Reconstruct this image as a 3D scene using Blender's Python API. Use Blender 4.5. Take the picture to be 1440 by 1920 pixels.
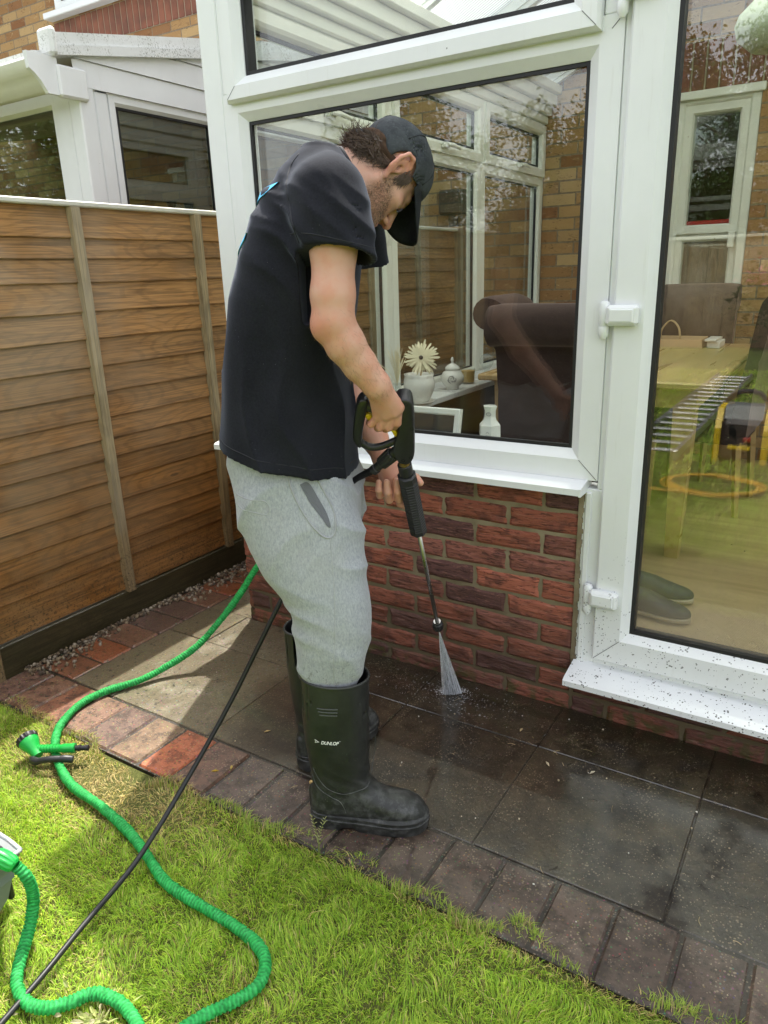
import bpy, bmesh, math, random
import numpy as np
from mathutils import Vector, Matrix

random.seed(7)
RNG = np.random.default_rng(7)
for o in list(bpy.data.objects):
    bpy.data.objects.remove(o)
SC = bpy.context.scene
COL = SC.collection
rad = math.radians

# ------------------------------------------------------------------ camera
CAM_POS = (0.0, -2.0, 1.335)
yaw, pitch, roll = rad(-32.65), rad(18.076), rad(-1.907)
fw = Vector((math.sin(yaw) * math.cos(pitch), math.cos(yaw) * math.cos(pitch), -math.sin(pitch)))
r0 = Vector((math.cos(yaw), -math.sin(yaw), 0))
u0 = r0.cross(fw)
rr = math.cos(roll) * r0 + math.sin(roll) * u0
uu = -math.sin(roll) * r0 + math.cos(roll) * u0
cd = bpy.data.cameras.new("camera")
cd.sensor_fit = 'VERTICAL'
cd.sensor_height = 36.0
cd.lens = 36.0 * 1364.6 / 1920.0
cd.clip_start, cd.clip_end = 0.02, 500.0
cam = bpy.data.objects.new("camera", cd)
COL.objects.link(cam)
cam.matrix_world = Matrix(((rr.x, uu.x, -fw.x, CAM_POS[0]), (rr.y, uu.y, -fw.y, CAM_POS[1]),
                           (rr.z, uu.z, -fw.z, CAM_POS[2]), (0, 0, 0, 1)))
SC.camera = cam

# ------------------------------------------------------------------ sky and sun
SUN_EL = rad(61.5)
SUN_DIR = Vector((-0.387, 0.922, 0)).normalized()      # horizontal direction towards the sun
sun_vec = Vector((SUN_DIR.x * math.cos(SUN_EL), SUN_DIR.y * math.cos(SUN_EL), math.sin(SUN_EL)))
W = bpy.data.worlds.new("World")
SC.world = W
W.use_nodes = True
wn, wl = W.node_tree.nodes, W.node_tree.links
wn.clear()
sky = wn.new("ShaderNodeTexSky")
sky.sky_type = 'NISHITA'
sky.sun_disc = False
sky.sun_elevation = SUN_EL
sky.sun_rotation = math.atan2(SUN_DIR.x, SUN_DIR.y)
sky.air_density, sky.dust_density, sky.ozone_density = 1.0, 3.0, 0.6
hs = wn.new("ShaderNodeHueSaturation")                 # thin white cloud takes most of the blue out
hs.inputs['Saturation'].default_value = 0.22
bg = wn.new("ShaderNodeBackground")
bg.inputs['Strength'].default_value = 0.15
wo = wn.new("ShaderNodeOutputWorld")
wl.new(sky.outputs[0], hs.inputs['Color'])
wl.new(hs.outputs[0], bg.inputs['Color'])
wl.new(bg.outputs[0], wo.inputs['Surface'])
sd = bpy.data.lights.new("sun", 'SUN')
sd.energy = 2.0
sd.angle = rad(0.6)
sd.color = (1.0, 0.95, 0.86)
sun = bpy.data.objects.new("sun", sd)
COL.objects.link(sun)
sun.rotation_euler = (-sun_vec).to_track_quat('-Z', 'Y').to_euler()
SC.view_settings.view_transform = 'Standard'
SC.view_settings.look = 'None'
SC.view_settings.exposure = 1.9
SC.view_settings.gamma = 1.0
SC.cycles.transparent_max_bounces = 24
SC.cycles.max_bounces = 8
SC.cycles.caustics_reflective = False
SC.cycles.caustics_refractive = False
SC.cycles.use_denoising = True

# ------------------------------------------------------------------ material helpers
def new_mat(name):
    m = bpy.data.materials.new(name)
    m.use_nodes = True
    nt = m.node_tree
    nt.nodes.clear()
    out = nt.nodes.new("ShaderNodeOutputMaterial")
    return m, nt, out

class NT:
    """small node-graph writer"""
    def __init__(self, name):
        self.m, self.nt, self.out = new_mat(name)
    def n(self, kind, **kw):
        nd = self.nt.nodes.new(kind)
        for k, v in kw.items():
            if k in ('op',):
                nd.operation = v
            elif hasattr(nd, k) and k not in ('inputs',):
                setattr(nd, k, v)
        return nd
    def l(self, a, b):
        self.nt.links.new(a, b)
    def setin(self, sock, v):
        if hasattr(v, 'links') or hasattr(v, 'is_linked'):
            self.l(v, sock)
        else:
            sock.default_value = v
    def coord(self, which='Object', scale=(1, 1, 1), rot=(0, 0, 0), loc=(0, 0, 0)):
        tc = self.n("ShaderNodeTexCoord")
        mp = self.n("ShaderNodeMapping")
        mp.inputs['Scale'].default_value = scale
        mp.inputs['Rotation'].default_value = rot
        mp.inputs['Location'].default_value = loc
        self.l(tc.outputs[which], mp.inputs['Vector'])
        return mp.outputs[0]
    def noise(self, vec, scale, detail=4, rough=0.55, dist=0.0):
        t = self.n("ShaderNodeTexNoise")
        self.l(vec, t.inputs['Vector'])
        t.inputs['Scale'].default_value = scale
        t.inputs['Detail'].default_value = detail
        t.inputs['Roughness'].default_value = rough
        t.inputs['Distortion'].default_value = dist
        return t.outputs['Fac']
    def voro(self, vec, scale, feature='F1', out='Distance', rnd=1.0):
        t = self.n("ShaderNodeTexVoronoi")
        t.feature = feature
        self.l(vec, t.inputs['Vector'])
        t.inputs['Scale'].default_value = scale
        t.inputs['Randomness'].default_value = rnd
        return t.outputs[out]
    def ramp(self, fac, stops, interp='LINEAR'):
        t = self.n("ShaderNodeValToRGB")
        cr = t.color_ramp
        cr.interpolation = interp
        while len(cr.elements) < len(stops):
            cr.elements.new(0.5)
        for e, (p, c) in zip(cr.elements, stops):
            e.position = p
            if not isinstance(c, (tuple, list)):
                c = (c, c, c)
            e.color = (*c[:3], 1)
        self.l(fac, t.inputs['Fac'])
        return t.outputs['Color']
    def mix(self, fac, a, b, blend='MIX'):
        t = self.n("ShaderNodeMix")
        t.data_type = 'RGBA'
        t.blend_type = blend
        self.setin(t.inputs[0], fac)
        for sock, v in ((t.inputs[6], a), (t.inputs[7], b)):
            if isinstance(v, (tuple, list)):
                sock.default_value = (*v[:3], 1)
            else:
                self.l(v, sock)
        return t.outputs[2]
    def math(self, op, a, b=0.0, clamp=False):
        t = self.n("ShaderNodeMath")
        t.operation = op
        t.use_clamp = clamp
        self.setin(t.inputs[0], a)
        if b is not None:
            self.setin(t.inputs[1], b)
        return t.outputs[0]
    def mapr(self, v, a, b, c=0.0, d=1.0):
        t = self.n("ShaderNodeMapRange")
        t.interpolation_type = 'SMOOTHSTEP'
        self.setin(t.inputs[0], v)
        for i, x in enumerate((a, b, c, d)):
            t.inputs[i + 1].default_value = x
        return t.outputs[0]
    def sep(self, vec):
        t = self.n("ShaderNodeSeparateXYZ")
        self.l(vec, t.inputs[0])
        return t.outputs
    def attr(self, name, out='Color'):
        t = self.n("ShaderNodeAttribute")
        t.attribute_name = name
        return t.outputs[out]
    def bump(self, h, strength=0.3, dist=0.01, normal=None):
        t = self.n("ShaderNodeBump")
        t.inputs['Strength'].default_value = strength
        t.inputs['Distance'].default_value = dist
        self.l(h, t.inputs['Height'])
        if normal is not None:
            self.l(normal, t.inputs['Normal'])
        return t.outputs[0]
    def pbr(self, color, rough=0.5, metal=0.0, spec=0.5, normal=None, **kw):
        b = self.n("ShaderNodeBsdfPrincipled")
        if isinstance(color, (tuple, list)):
            b.inputs['Base Color'].default_value = (*color[:3], 1)
        else:
            self.l(color, b.inputs['Base Color'])
        self.setin(b.inputs['Roughness'], rough)
        self.setin(b.inputs['Metallic'], metal)
        self.setin(b.inputs['Specular IOR Level'], spec)
        for k, v in kw.items():
            key = k.replace('_', ' ')
            if isinstance(v, (tuple, list)) and len(v) == 3:
                v = (*v, 1) if 'Color' in key or 'Tint' in key else v
            self.setin(b.inputs[key], v)
        if normal is not None:
            self.l(normal, b.inputs['Normal'])
        self.l(b.outputs[0], self.out.inputs['Surface'])
        return b
    def obj_random(self):
        return self.n("ShaderNodeObjectInfo").outputs['Random']

MATS = {}
def mat(fn):
    MATS[fn.__name__] = fn()
    return fn

def simple(name, color, rough=0.5, metal=0.0, var=0.12, scale=40.0, bumpd=0.0006, spec=0.5, **kw):
    """plain material with a little tone variation and surface grain"""
    t = NT(name)
    c = t.coord('Object')
    n1 = t.noise(c, scale * 0.12, 5)
    n2 = t.noise(c, scale * 4, 3)
    lo = tuple(x * (1 - var) for x in color)
    hi = tuple(min(1, x * (1 + var)) for x in color)
    col = t.ramp(n1, [(0.3, lo), (0.7, hi)])
    rg = t.mapr(n1, 0.3, 0.7, max(0.02, rough - 0.08), min(1, rough + 0.08))
    nm = t.bump(n2, 0.25, bumpd) if bumpd else None
    t.pbr(col, rg, metal, spec, nm, **kw)
    MATS[name] = t.m
    return t.m

# ------------------------------------------------------------------ mesh helpers
ORG = {}
def V3(p):
    return np.asarray(p, float)

class MB:
    def __init__(self):
        self.v, self.f, self.mi, self.c = [], [], [], []
        self.nv = 0
        self.cur = 0
        self.col = None
    def add(self, verts, faces, col=None):
        verts = np.asarray(verts, float).reshape(-1, 3)
        b = self.nv
        self.v.append(verts)
        self.nv += len(verts)
        for f in faces:
            self.f.append(tuple(int(i) + b for i in f))
            self.mi.append(self.cur)
        cc = col if col is not None else self.col
        if cc is None:
            cc = (1, 1, 1)
        self.c.append(np.tile(np.asarray(cc, float)[:3], (len(verts), 1)))
    def box(self, lo, hi, col=None):
        (a, b, c), (d, e, f) = lo, hi
        v = [(a, b, c), (d, b, c), (d, e, c), (a, e, c), (a, b, f), (d, b, f), (d, e, f), (a, e, f)]
        self.add(v, [(0, 3, 2, 1), (4, 5, 6, 7), (0, 1, 5, 4), (1, 2, 6, 5), (2, 3, 7, 6), (3, 0, 4, 7)], col)
    def cbox(self, lo, hi, ch=0.004, col=None, M=None):
        """box with chamfered edges"""
        lo, hi = V3(lo), V3(hi)
        cen, h = (lo + hi) / 2, (hi - lo) / 2
        ch = min(ch, h.min() * 0.9)
        vs, idx = [], {}
        for sx in (-1, 1):
            for sy in (-1, 1):
                for sz in (-1, 1):
                    s = np.array([sx, sy, sz])
                    for ax in range(3):
                        q = s * (h - ch)
                        q[ax] = s[ax] * h[ax]
                        idx[(sx, sy, sz, ax)] = len(vs)
                        vs.append(cen + q)
        fs = []
        for ax in range(3):
            o = [i for i in range(3) if i != ax]
            for s in (-1, 1):
                ring = []
                for (p, q) in ((-1, -1), (1, -1), (1, 1), (-1, 1)):
                    k = [0, 0, 0]
                    k[ax] = s; k[o[0]] = p; k[o[1]] = q
                    ring.append(idx[(*k, ax)])
                flip = (s < 0) ^ (ax == 1)
                fs.append(ring[::-1] if flip else ring)
        for ax in range(3):
            o = [i for i in range(3) if i != ax]
            for p in (-1, 1):
                for q in (-1, 1):
                    k0, k1 = [0, 0, 0], [0, 0, 0]
                    k0[ax], k1[ax] = -1, 1
                    k0[o[0]] = k1[o[0]] = p
                    k0[o[1]] = k1[o[1]] = q
                    fs.append([idx[(*k0, o[0])], idx[(*k1, o[0])], idx[(*k1, o[1])], idx[(*k0, o[1])]])
        for sx in (-1, 1):
            for sy in (-1, 1):
                for sz in (-1, 1):
                    fs.append([idx[(sx, sy, sz, a)] for a in range(3)])
        vs = np.array(vs)
        if M is not None:
            vs = vs @ np.asarray(M)[:3, :3].T + np.asarray(M)[:3, 3]
        self.add(vs, fs, col)
    def tube(self, pts, r, seg=10, cap=True, col=None, squash=None):
        pts = np.asarray(pts, float)
        n = len(pts)
        r = np.broadcast_to(np.asarray(r, float), (n,)) if np.ndim(r) < 2 else r
        T = np.gradient(pts, axis=0)
        T /= np.linalg.norm(T, axis=1)[:, None] + 1e-12
        up = np.array([0, 0, 1.0]) if abs(T[0][2]) < 0.9 else np.array([1.0, 0, 0])
        nrm = np.cross(T[0], up); nrm /= np.linalg.norm(nrm)
        vs = []
        ang = np.linspace(0, 2 * np.pi, seg, endpoint=False)
        for i in range(n):
            nrm = nrm - (nrm @ T[i]) * T[i]; nrm /= np.linalg.norm(nrm)
            bi = np.cross(T[i], nrm)
            ring = pts[i] + r[i] * (np.cos(ang)[:, None] * nrm + np.sin(ang)[:, None] * bi)
            vs.append(ring)
        fs = []
        for i in range(n - 1):
            for j in range(seg):
                k = (j + 1) % seg
                fs.append((i * seg + j, i * seg + k, (i + 1) * seg + k, (i + 1) * seg + j))
        if cap:
            fs.append(tuple(range(seg))[::-1])
            fs.append(tuple((n - 1) * seg + j for j in range(seg)))
        self.add(np.concatenate(vs), fs, col)
    def lathe(self, prof, origin, axis=(0, 0, 1), seg=24, col=None, cap=True, wob=None):
        """prof: list of (radius, height) along axis"""
        a = V3(axis); a /= np.linalg.norm(a)
        x = np.cross(a, [0, 0, 1.0]) if abs(a[2]) < 0.9 else np.array([1.0, 0, 0])
        x /= np.linalg.norm(x)
        y = np.cross(a, x)
        ang = np.linspace(0, 2 * np.pi, seg, endpoint=False)
        vs = []
        for i, (r, h) in enumerate(prof):
            rr_ = r * (1 + (wob(i, ang) if wob else 0 * ang))
            vs.append(V3(origin) + h * a + rr_[:, None] * (np.cos(ang)[:, None] * x + np.sin(ang)[:, None] * y))
        fs = []
        n = len(prof)
        for i in range(n - 1):
            for j in range(seg):
                k = (j + 1) % seg
                fs.append((i * seg + j, i * seg + k, (i + 1) * seg + k, (i + 1) * seg + j))
        if cap:
            fs.append(tuple(range(seg))[::-1])
            fs.append(tuple((n - 1) * seg + j for j in range(seg)))
        self.add(np.concatenate(vs), fs, col)
    def prism(self, poly, ext, col=None):
        """closed 3-D polygon swept along vector ext"""
        p = np.asarray(poly, float)
        n = len(p)
        vs = np.concatenate([p, p + V3(ext)])
        fs = [tuple(range(n))[::-1], tuple(range(n, 2 * n))]
        for i in range(n):
            j = (i + 1) % n
            fs.append((i, j, n + j, n + i))
        self.add(vs, fs, col)
    def ring(self, lo, hi, prof, plane='xz', base=0.0, out=-1, col=None):
        """mitred rectangular frame. prof: (inset, proud) pairs; base: plane position; out: sign of the outward normal"""
        (a0, b0), (a1, b1) = lo, hi
        vs = []
        for (u, v) in prof:
            for (p, q) in ((a0 + u, b0 + u), (a1 - u, b0 + u), (a1 - u, b1 - u), (a0 + u, b1 - u)):
                d = base + out * v
                vs.append((p, d, q) if plane == 'xz' else (d, p, q))
        n = len(prof)
        fs = []
        for i in range(n):
            j = (i + 1) % n
            for k in range(4):
                m = (k + 1) % 4
                fs.append((i * 4 + k, i * 4 + m, j * 4 + m, j * 4 + k))
        self.add(vs, fs, col)
    def mesh(self, name, smooth=False):
        v = np.concatenate(self.v)
        me = bpy.data.meshes.new(name)
        me.from_pydata(v.tolist(), [], self.f)
        me.polygons.foreach_set('material_index', self.mi)
        ca = me.color_attributes.new('tint', 'FLOAT_COLOR', 'POINT')
        c = np.ones((len(v), 4)); c[:, :3] = np.concatenate(self.c)
        ca.data.foreach_set('color', c.ravel())
        if smooth:
            me.polygons.foreach_set('use_smooth', [True] * len(me.polygons))
        me.update()
        return me

def fix_normals(me):
    bm = bmesh.new(); bm.from_mesh(me)
    bmesh.ops.recalc_face_normals(bm, faces=bm.faces)
    bm.to_mesh(me); bm.free()

def link(name, me, mats, parent=None, smooth=False, angle=None, recalc=True):
    """link a mesh given in world coordinates as ONE object (under parent)"""
    if recalc and len(me.polygons) < 60000:
        fix_normals(me)
    ms = mats if isinstance(mats, (list, tuple)) else [mats]
    for m in ms:
        me.materials.append(MATS[m] if isinstance(m, str) else m)
    if parent is not None:
        org = ORG.get(parent.name, (0, 0, 0))
        n = len(me.vertices)
        a = np.empty(n * 3); me.vertices.foreach_get('co', a)
        a = (a.reshape(-1, 3) - V3(org)).ravel()
        me.vertices.foreach_set('co', a)
    o = bpy.data.objects.new(name, me)
    COL.objects.link(o)
    if parent is not None:
        o.parent = parent
        ORG[o.name] = ORG.get(parent.name, (0, 0, 0))
    if smooth:
        me.polygons.foreach_set('use_smooth', [True] * len(me.polygons))
    if angle is not None:
        me.polygons.foreach_set('use_smooth', [True] * len(me.polygons))
        try:
            me.set_sharp_from_angle(angle=rad(angle))
        except Exception:
            pass
    me.update()
    return o

def build(mb, name, mats, parent=None, smooth=False, angle=None, recalc=True):
    return link(name, mb.mesh(name), mats, parent, smooth, angle, recalc)

def thing(name, label, cat, loc, group=None):
    o = bpy.data.objects.new(name, None)
    o.empty_display_size = 0.1
    COL.objects.link(o)
    o.location = loc
    o['label'], o['category'] = label, cat
    if group:
        o['group'] = group
    ORG[o.name] = tuple(loc)
    return o

def tag(o, label, cat, group=None, kind=None):
    o['label'], o['category'] = label, cat
    if group:
        o['group'] = group
    if kind:
        o['kind'] = kind
    return o

def struct(o, label=None, cat=None):
    o['kind'] = 'structure'
    if label:
        o['label'] = label
    if cat:
        o['category'] = cat
    return o

def dup(root, loc, rotz, label):
    r = root.copy(); COL.objects.link(r)
    r.location = loc; r.rotation_euler = (0, 0, rotz); r['label'] = label
    for ch in list(root.children):
        c = ch.copy(); COL.objects.link(c); c.parent = r
        for g in list(ch.children):
            d = g.copy(); COL.objects.link(d); d.parent = c
    return r

def spline(pts, n):
    """Catmull-Rom through pts, n samples evenly spread by length"""
    P = np.asarray(pts, float)
    P = np.vstack([2 * P[0] - P[1], P, 2 * P[-1] - P[-2]])
    out = []
    for i in range(1, len(P) - 2):
        for t in np.linspace(0, 1, 24, endpoint=False):
            p0, p1, p2, p3 = P[i - 1:i + 3]
            out.append(0.5 * ((2 * p1) + (p2 - p0) * t + (2 * p0 - 5 * p1 + 4 * p2 - p3) * t ** 2 + (3 * p1 - p0 - 3 * p2 + p3) * t ** 3))
    out.append(P[-2])
    out = np.array(out)
    s = np.r_[0, np.cumsum(np.linalg.norm(np.diff(out, axis=0), axis=1))]
    q = np.linspace(0, s[-1], n)
    return np.stack([np.interp(q, s, out[:, k]) for k in range(3)], 1)

# smooth lattice noise for mesh displacement
_LAT = np.random.default_rng(3).random((32, 32, 32))
def vnoise(P):
    P = np.asarray(P, float)
    i = np.floor(P).astype(int); f = P - i
    f = f * f * (3 - 2 * f)
    r = np.zeros(len(P))
    for dx in (0, 1):
        for dy in (0, 1):
            for dz in (0, 1):
                w = (f[:, 0] if dx else 1 - f[:, 0]) * (f[:, 1] if dy else 1 - f[:, 1]) * (f[:, 2] if dz else 1 - f[:, 2])
                r += w * _LAT[(i[:, 0] + dx) % 32, (i[:, 1] + dy) % 32, (i[:, 2] + dz) % 32]
    return r
# ------------------------------------------------------------------ materials
def m_upvc(name, speck_lo=None, tone=(0.80, 0.82, 0.82), rough=0.32):
    t = NT(name)
    c = t.coord('Object')
    g = t.n("ShaderNodeNewGeometry").outputs['Position']
    n1 = t.noise(c, 3.0, 6, 0.6)
    n2 = t.noise(c, 30.0, 4, 0.6)
    col = t.ramp(n1, [(0.25, tuple(x * 0.92 for x in tone)), (0.6, tone)])
    # washed-on grime: thin streaks
    st = t.noise(t.coord('Object', (14, 14, 1.2)), 6.0, 4)
    col = t.mix(t.mapr(st, 0.58, 0.8, 0, 0.16), col, (0.52, 0.50, 0.44))
    # splashes of dirty water: dark specks near the ground
    z = t.sep(g)[2]
    sv = t.voro(g, 128.0)
    sz = t.noise(g, 52.0, 2)
    sp = t.math('LESS_THAN', sv, t.mapr(sz, 0.40, 0.75, 0.08, 0.42))
    lo = t.mapr(z, 0.05, 0.75, 1.0, 0.0)
    hi_sp = t.math('GREATER_THAN', t.noise(g, 14.0, 3), t.mapr(z, 0.05, 0.9, 0.38, 0.70))
    fac = t.math('MULTIPLY', t.math('MULTIPLY', sp, hi_sp), t.math('MULTIPLY', lo, 0.97))
    sv2 = t.voro(g, 34.0)
    sp2 = t.math('MULTIPLY', t.math('LESS_THAN', sv2, t.mapr(t.noise(g, 21.0, 2), 0.55, 0.8, 0.0, 0.17)), t.mapr(z, 0.05, 0.22, 1.0, 0.0))
    fac = t.math('MAXIMUM', fac, sp2)
    col = t.mix(fac, col, (0.035, 0.032, 0.028))
    # the odd mark higher up
    sv3 = t.voro(g, 9.0)
    col = t.mix(t.math('MULTIPLY', t.math('LESS_THAN', sv3, 0.02), 0.7), col, (0.12, 0.11, 0.1))
    rg = t.math('ADD', t.mapr(n1, 0.3, 0.7, rough - 0.05, rough + 0.1), t.math('MULTIPLY', fac, 0.4))
    t.pbr(col, rg, 0, 0.5, t.bump(n2, 0.12, 0.0008))
    MATS[name] = t.m
m_upvc('white_upvc')
m_upvc('cream_upvc', tone=(0.74, 0.74, 0.66))
m_upvc('old_upvc', tone=(0.78, 0.79, 0.80), rough=0.4)

def m_lichen():
    t = NT('lichened_upvc')
    g = t.n("ShaderNodeNewGeometry").outputs['Position']
    n1 = t.noise(g, 5.0, 5)
    sp = t.noise(g, 120.0, 3, 0.7)
    b = t.noise(g, 9.0, 3)
    f = t.math('MULTIPLY', t.mapr(sp, 0.52, 0.62), t.mapr(b, 0.42, 0.62))
    col = t.mix(t.math('MULTIPLY', f, 0.75), t.ramp(n1, [(0.3, (0.66, 0.67, 0.66)), (0.7, (0.78, 0.79, 0.79))]), (0.16, 0.16, 0.13))
    t.pbr(col, 0.55)
    MATS['lichened_upvc'] = t.m
m_lichen()

def m_glass(name, tint=(1, 1, 1), gain=1.0, dirt=0.0):
    """thin clear pane: see-through with true Fresnel mirror reflection; lets daylight through"""
    t = NT(name)
    tr = t.n("ShaderNodeBsdfTransparent"); tr.inputs[0].default_value = (*tint, 1)
    gl = t.n("ShaderNodeBsdfGlossy"); gl.inputs['Roughness'].default_value = 0.0
    gl.inputs['Color'].default_value = (1, 1, 1, 1)
    ge = t.n("ShaderNodeNewGeometry")
    dt = t.n("ShaderNodeVectorMath"); dt.operation = 'DOT_PRODUCT'
    t.l(ge.outputs['Incoming'], dt.inputs[0]); t.l(ge.outputs['Normal'], dt.inputs[1])
    sch = t.math('POWER', t.math('SUBTRACT', 1.0, t.math('ABSOLUTE', dt.outputs['Value'], None)), 5.0)
    frs = t.math('ADD', t.math('MULTIPLY', sch, 0.95), 0.055)
    g = t.n("ShaderNodeNewGeometry").outputs['Position']
    mx = t.n("ShaderNodeMixShader")
    t.l(t.math('MULTIPLY', frs, gain, True), mx.inputs[0])
    t.l(tr.outputs[0], mx.inputs[1]); t.l(gl.outputs[0], mx.inputs[2])
    last = mx.outputs[0]
    if dirt:
        df = t.n("ShaderNodeBsdfDiffuse"); df.inputs[0].default_value = (0.62, 0.52, 0.36, 1)
        z = t.sep(g)[2]
        drops = t.math('LESS_THAN', t.voro(g, 160.0), t.mapr(t.noise(g, 60, 2), 0.4, 0.8, 0.0, 0.42))
        film = t.mapr(t.math('ADD', z, t.math('MULTIPLY', t.noise(g, 9, 4), 0.22)), 0.33, 0.72, 1.0, 0.0)
        fac = t.math('MULTIPLY', film, t.math('ADD', t.math('MULTIPLY', drops, 0.3), 0.25))
        # dried water marks higher up
        vm = t.math('LESS_THAN', t.voro(g, 26.0), 0.035)
        fac = t.math('MAXIMUM', fac, t.math('MULTIPLY', vm, 0.5))
        m2 = t.n("ShaderNodeMixShader")
        t.l(t.math('MULTIPLY', fac, dirt), m2.inputs[0]); t.l(last, m2.inputs[1]); t.l(df.outputs[0], m2.inputs[2])
        last = m2.outputs[0]
    t.l(last, t.out.inputs['Surface'])
    MATS[name] = t.m
m_glass('window_glass', (0.94, 0.97, 0.95), 1.0)
m_glass('door_glass', (0.93, 0.96, 0.93), 1.15, dirt=0.9)
m_glass('old_glass', (0.68, 0.74, 0.68), 2.0)
m_glass('item_glass', (0.93, 0.95, 0.95), 1.0)

def m_poly():
    t = NT('polycarbonate')
    c = t.n("ShaderNodeNewGeometry").outputs['Position']
    y = t.sep(c)[1]
    w = t.math('SINE', t.math('MULTIPLY', y, 2 * math.pi / 0.02), None)
    f = t.mapr(w, -1, 1, 0.45, 0.8)
    tr = t.n("ShaderNodeBsdfTransparent"); tr.inputs[0].default_value = (0.86, 0.88, 0.86, 1)
    tl = t.n("ShaderNodeBsdfTranslucent"); tl.inputs[0].default_value = (0.93, 0.94, 0.92, 1)
    df = t.n("ShaderNodeBsdfDiffuse"); df.inputs[0].default_value = (0.6, 0.62, 0.6, 1)
    m1 = t.n("ShaderNodeMixShader"); m1.inputs[0].default_value = 0.12
    t.l(tl.outputs[0], m1.inputs[1]); t.l(df.outputs[0], m1.inputs[2])
    m2 = t.n("ShaderNodeMixShader")
    t.l(f, m2.inputs[0]); t.l(tr.outputs[0], m2.inputs[1]); t.l(m1.outputs[0], m2.inputs[2])
    t.l(m2.outputs[0], t.out.inputs['Surface'])
    MATS['polycarbonate'] = t.m
m_poly()

def m_rust_brick():
    """rustic drag-faced red brick; tint attribute carries each brick's own colour"""
    t = NT('red_brick')
    g = t.n("ShaderNodeNewGeometry").outputs['Position']
    tint = t.attr('tint')
    sx = t.n("ShaderNodeMapping"); sx.inputs['Scale'].default_value = (13, 13, 85); t.l(g, sx.inputs[0])
    drag = t.noise(sx.outputs[0], 1.5, 5, 0.6, 1.2)
    sx2 = t.n("ShaderNodeMapping"); sx2.inputs['Scale'].default_value = (20, 20, 150); t.l(g, sx2.inputs[0])
    fine = t.noise(sx2.outputs[0], 1.6, 4, 0.65, 0.8)
    # broad darker (burnt) patches inside bricks
    bx = t.n("ShaderNodeMapping"); bx.inputs['Scale'].default_value = (9, 9, 9); t.l(g, bx.inputs[0])
    burnt = t.mapr(t.noise(bx.outputs[0], 1.0, 3), 0.5, 0.62)
    c = t.mix(t.math('MULTIPLY', burnt, 0.55), tint, (0.085, 0.038, 0.036))
    c = t.mix(t.mapr(drag, 0.40, 0.48, 0.65, 0.0), c, (0.028, 0.014, 0.012))
    c = t.mix(t.mapr(fine, 0.52, 0.7, 0.0, 0.45), c, (0.46, 0.22, 0.15))
    z = t.sep(g)[2]
    zw = t.math('ADD', z, t.math('MULTIPLY', t.math('SUBTRACT', t.noise(g, 4.0, 4), 0.5), 0.25))
    wet = t.mapr(zw, 0.1, 0.42, 1.0, 0.0)
    c = t.mix(t.math('MULTIPLY', wet, 0.5), c, (0.06, 0.028, 0.015))
    moss = t.math('MULTIPLY', t.mapr(t.noise(g, 28.0, 4), 0.46, 0.6), t.mapr(zw, 0.0, 0.09, 1.0, 0.0))
    c = t.mix(t.math('MULTIPLY', moss, 0.85), c, (0.07, 0.065, 0.018))
    h = t.math('ADD', drag, t.math('MULTIPLY', fine, 0.5))
    t.pbr(c, t.mapr(wet, 0, 1, 0.85, 0.42), 0, 0.4, t.bump(h, 0.9, 0.006))
    MATS['red_brick'] = t.m
m_rust_brick()

def m_mortar():
    t = NT('mortar')
    g = t.n("ShaderNodeNewGeometry").outputs['Position']
    n = t.noise(g, 90, 5, 0.7); n2 = t.noise(g, 9, 4)
    c = t.ramp(n2, [(0.3, (0.17, 0.135, 0.08)), (0.7, (0.34, 0.285, 0.185))])
    z = t.sep(g)[2]
    zw = t.math('ADD', z, t.math('MULTIPLY', t.math('SUBTRACT', t.noise(g, 4.0, 4), 0.5), 0.25))
    wet = t.mapr(zw, 0.12, 0.5, 1.0, 0.0)
    c = t.mix(t.math('MULTIPLY', wet, 0.75), c, (0.075, 0.055, 0.028))
    t.pbr(c, 0.85, 0, 0.3, t.bump(n, 0.6, 0.003))
    MATS['mortar'] = t.m
m_mortar()

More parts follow.
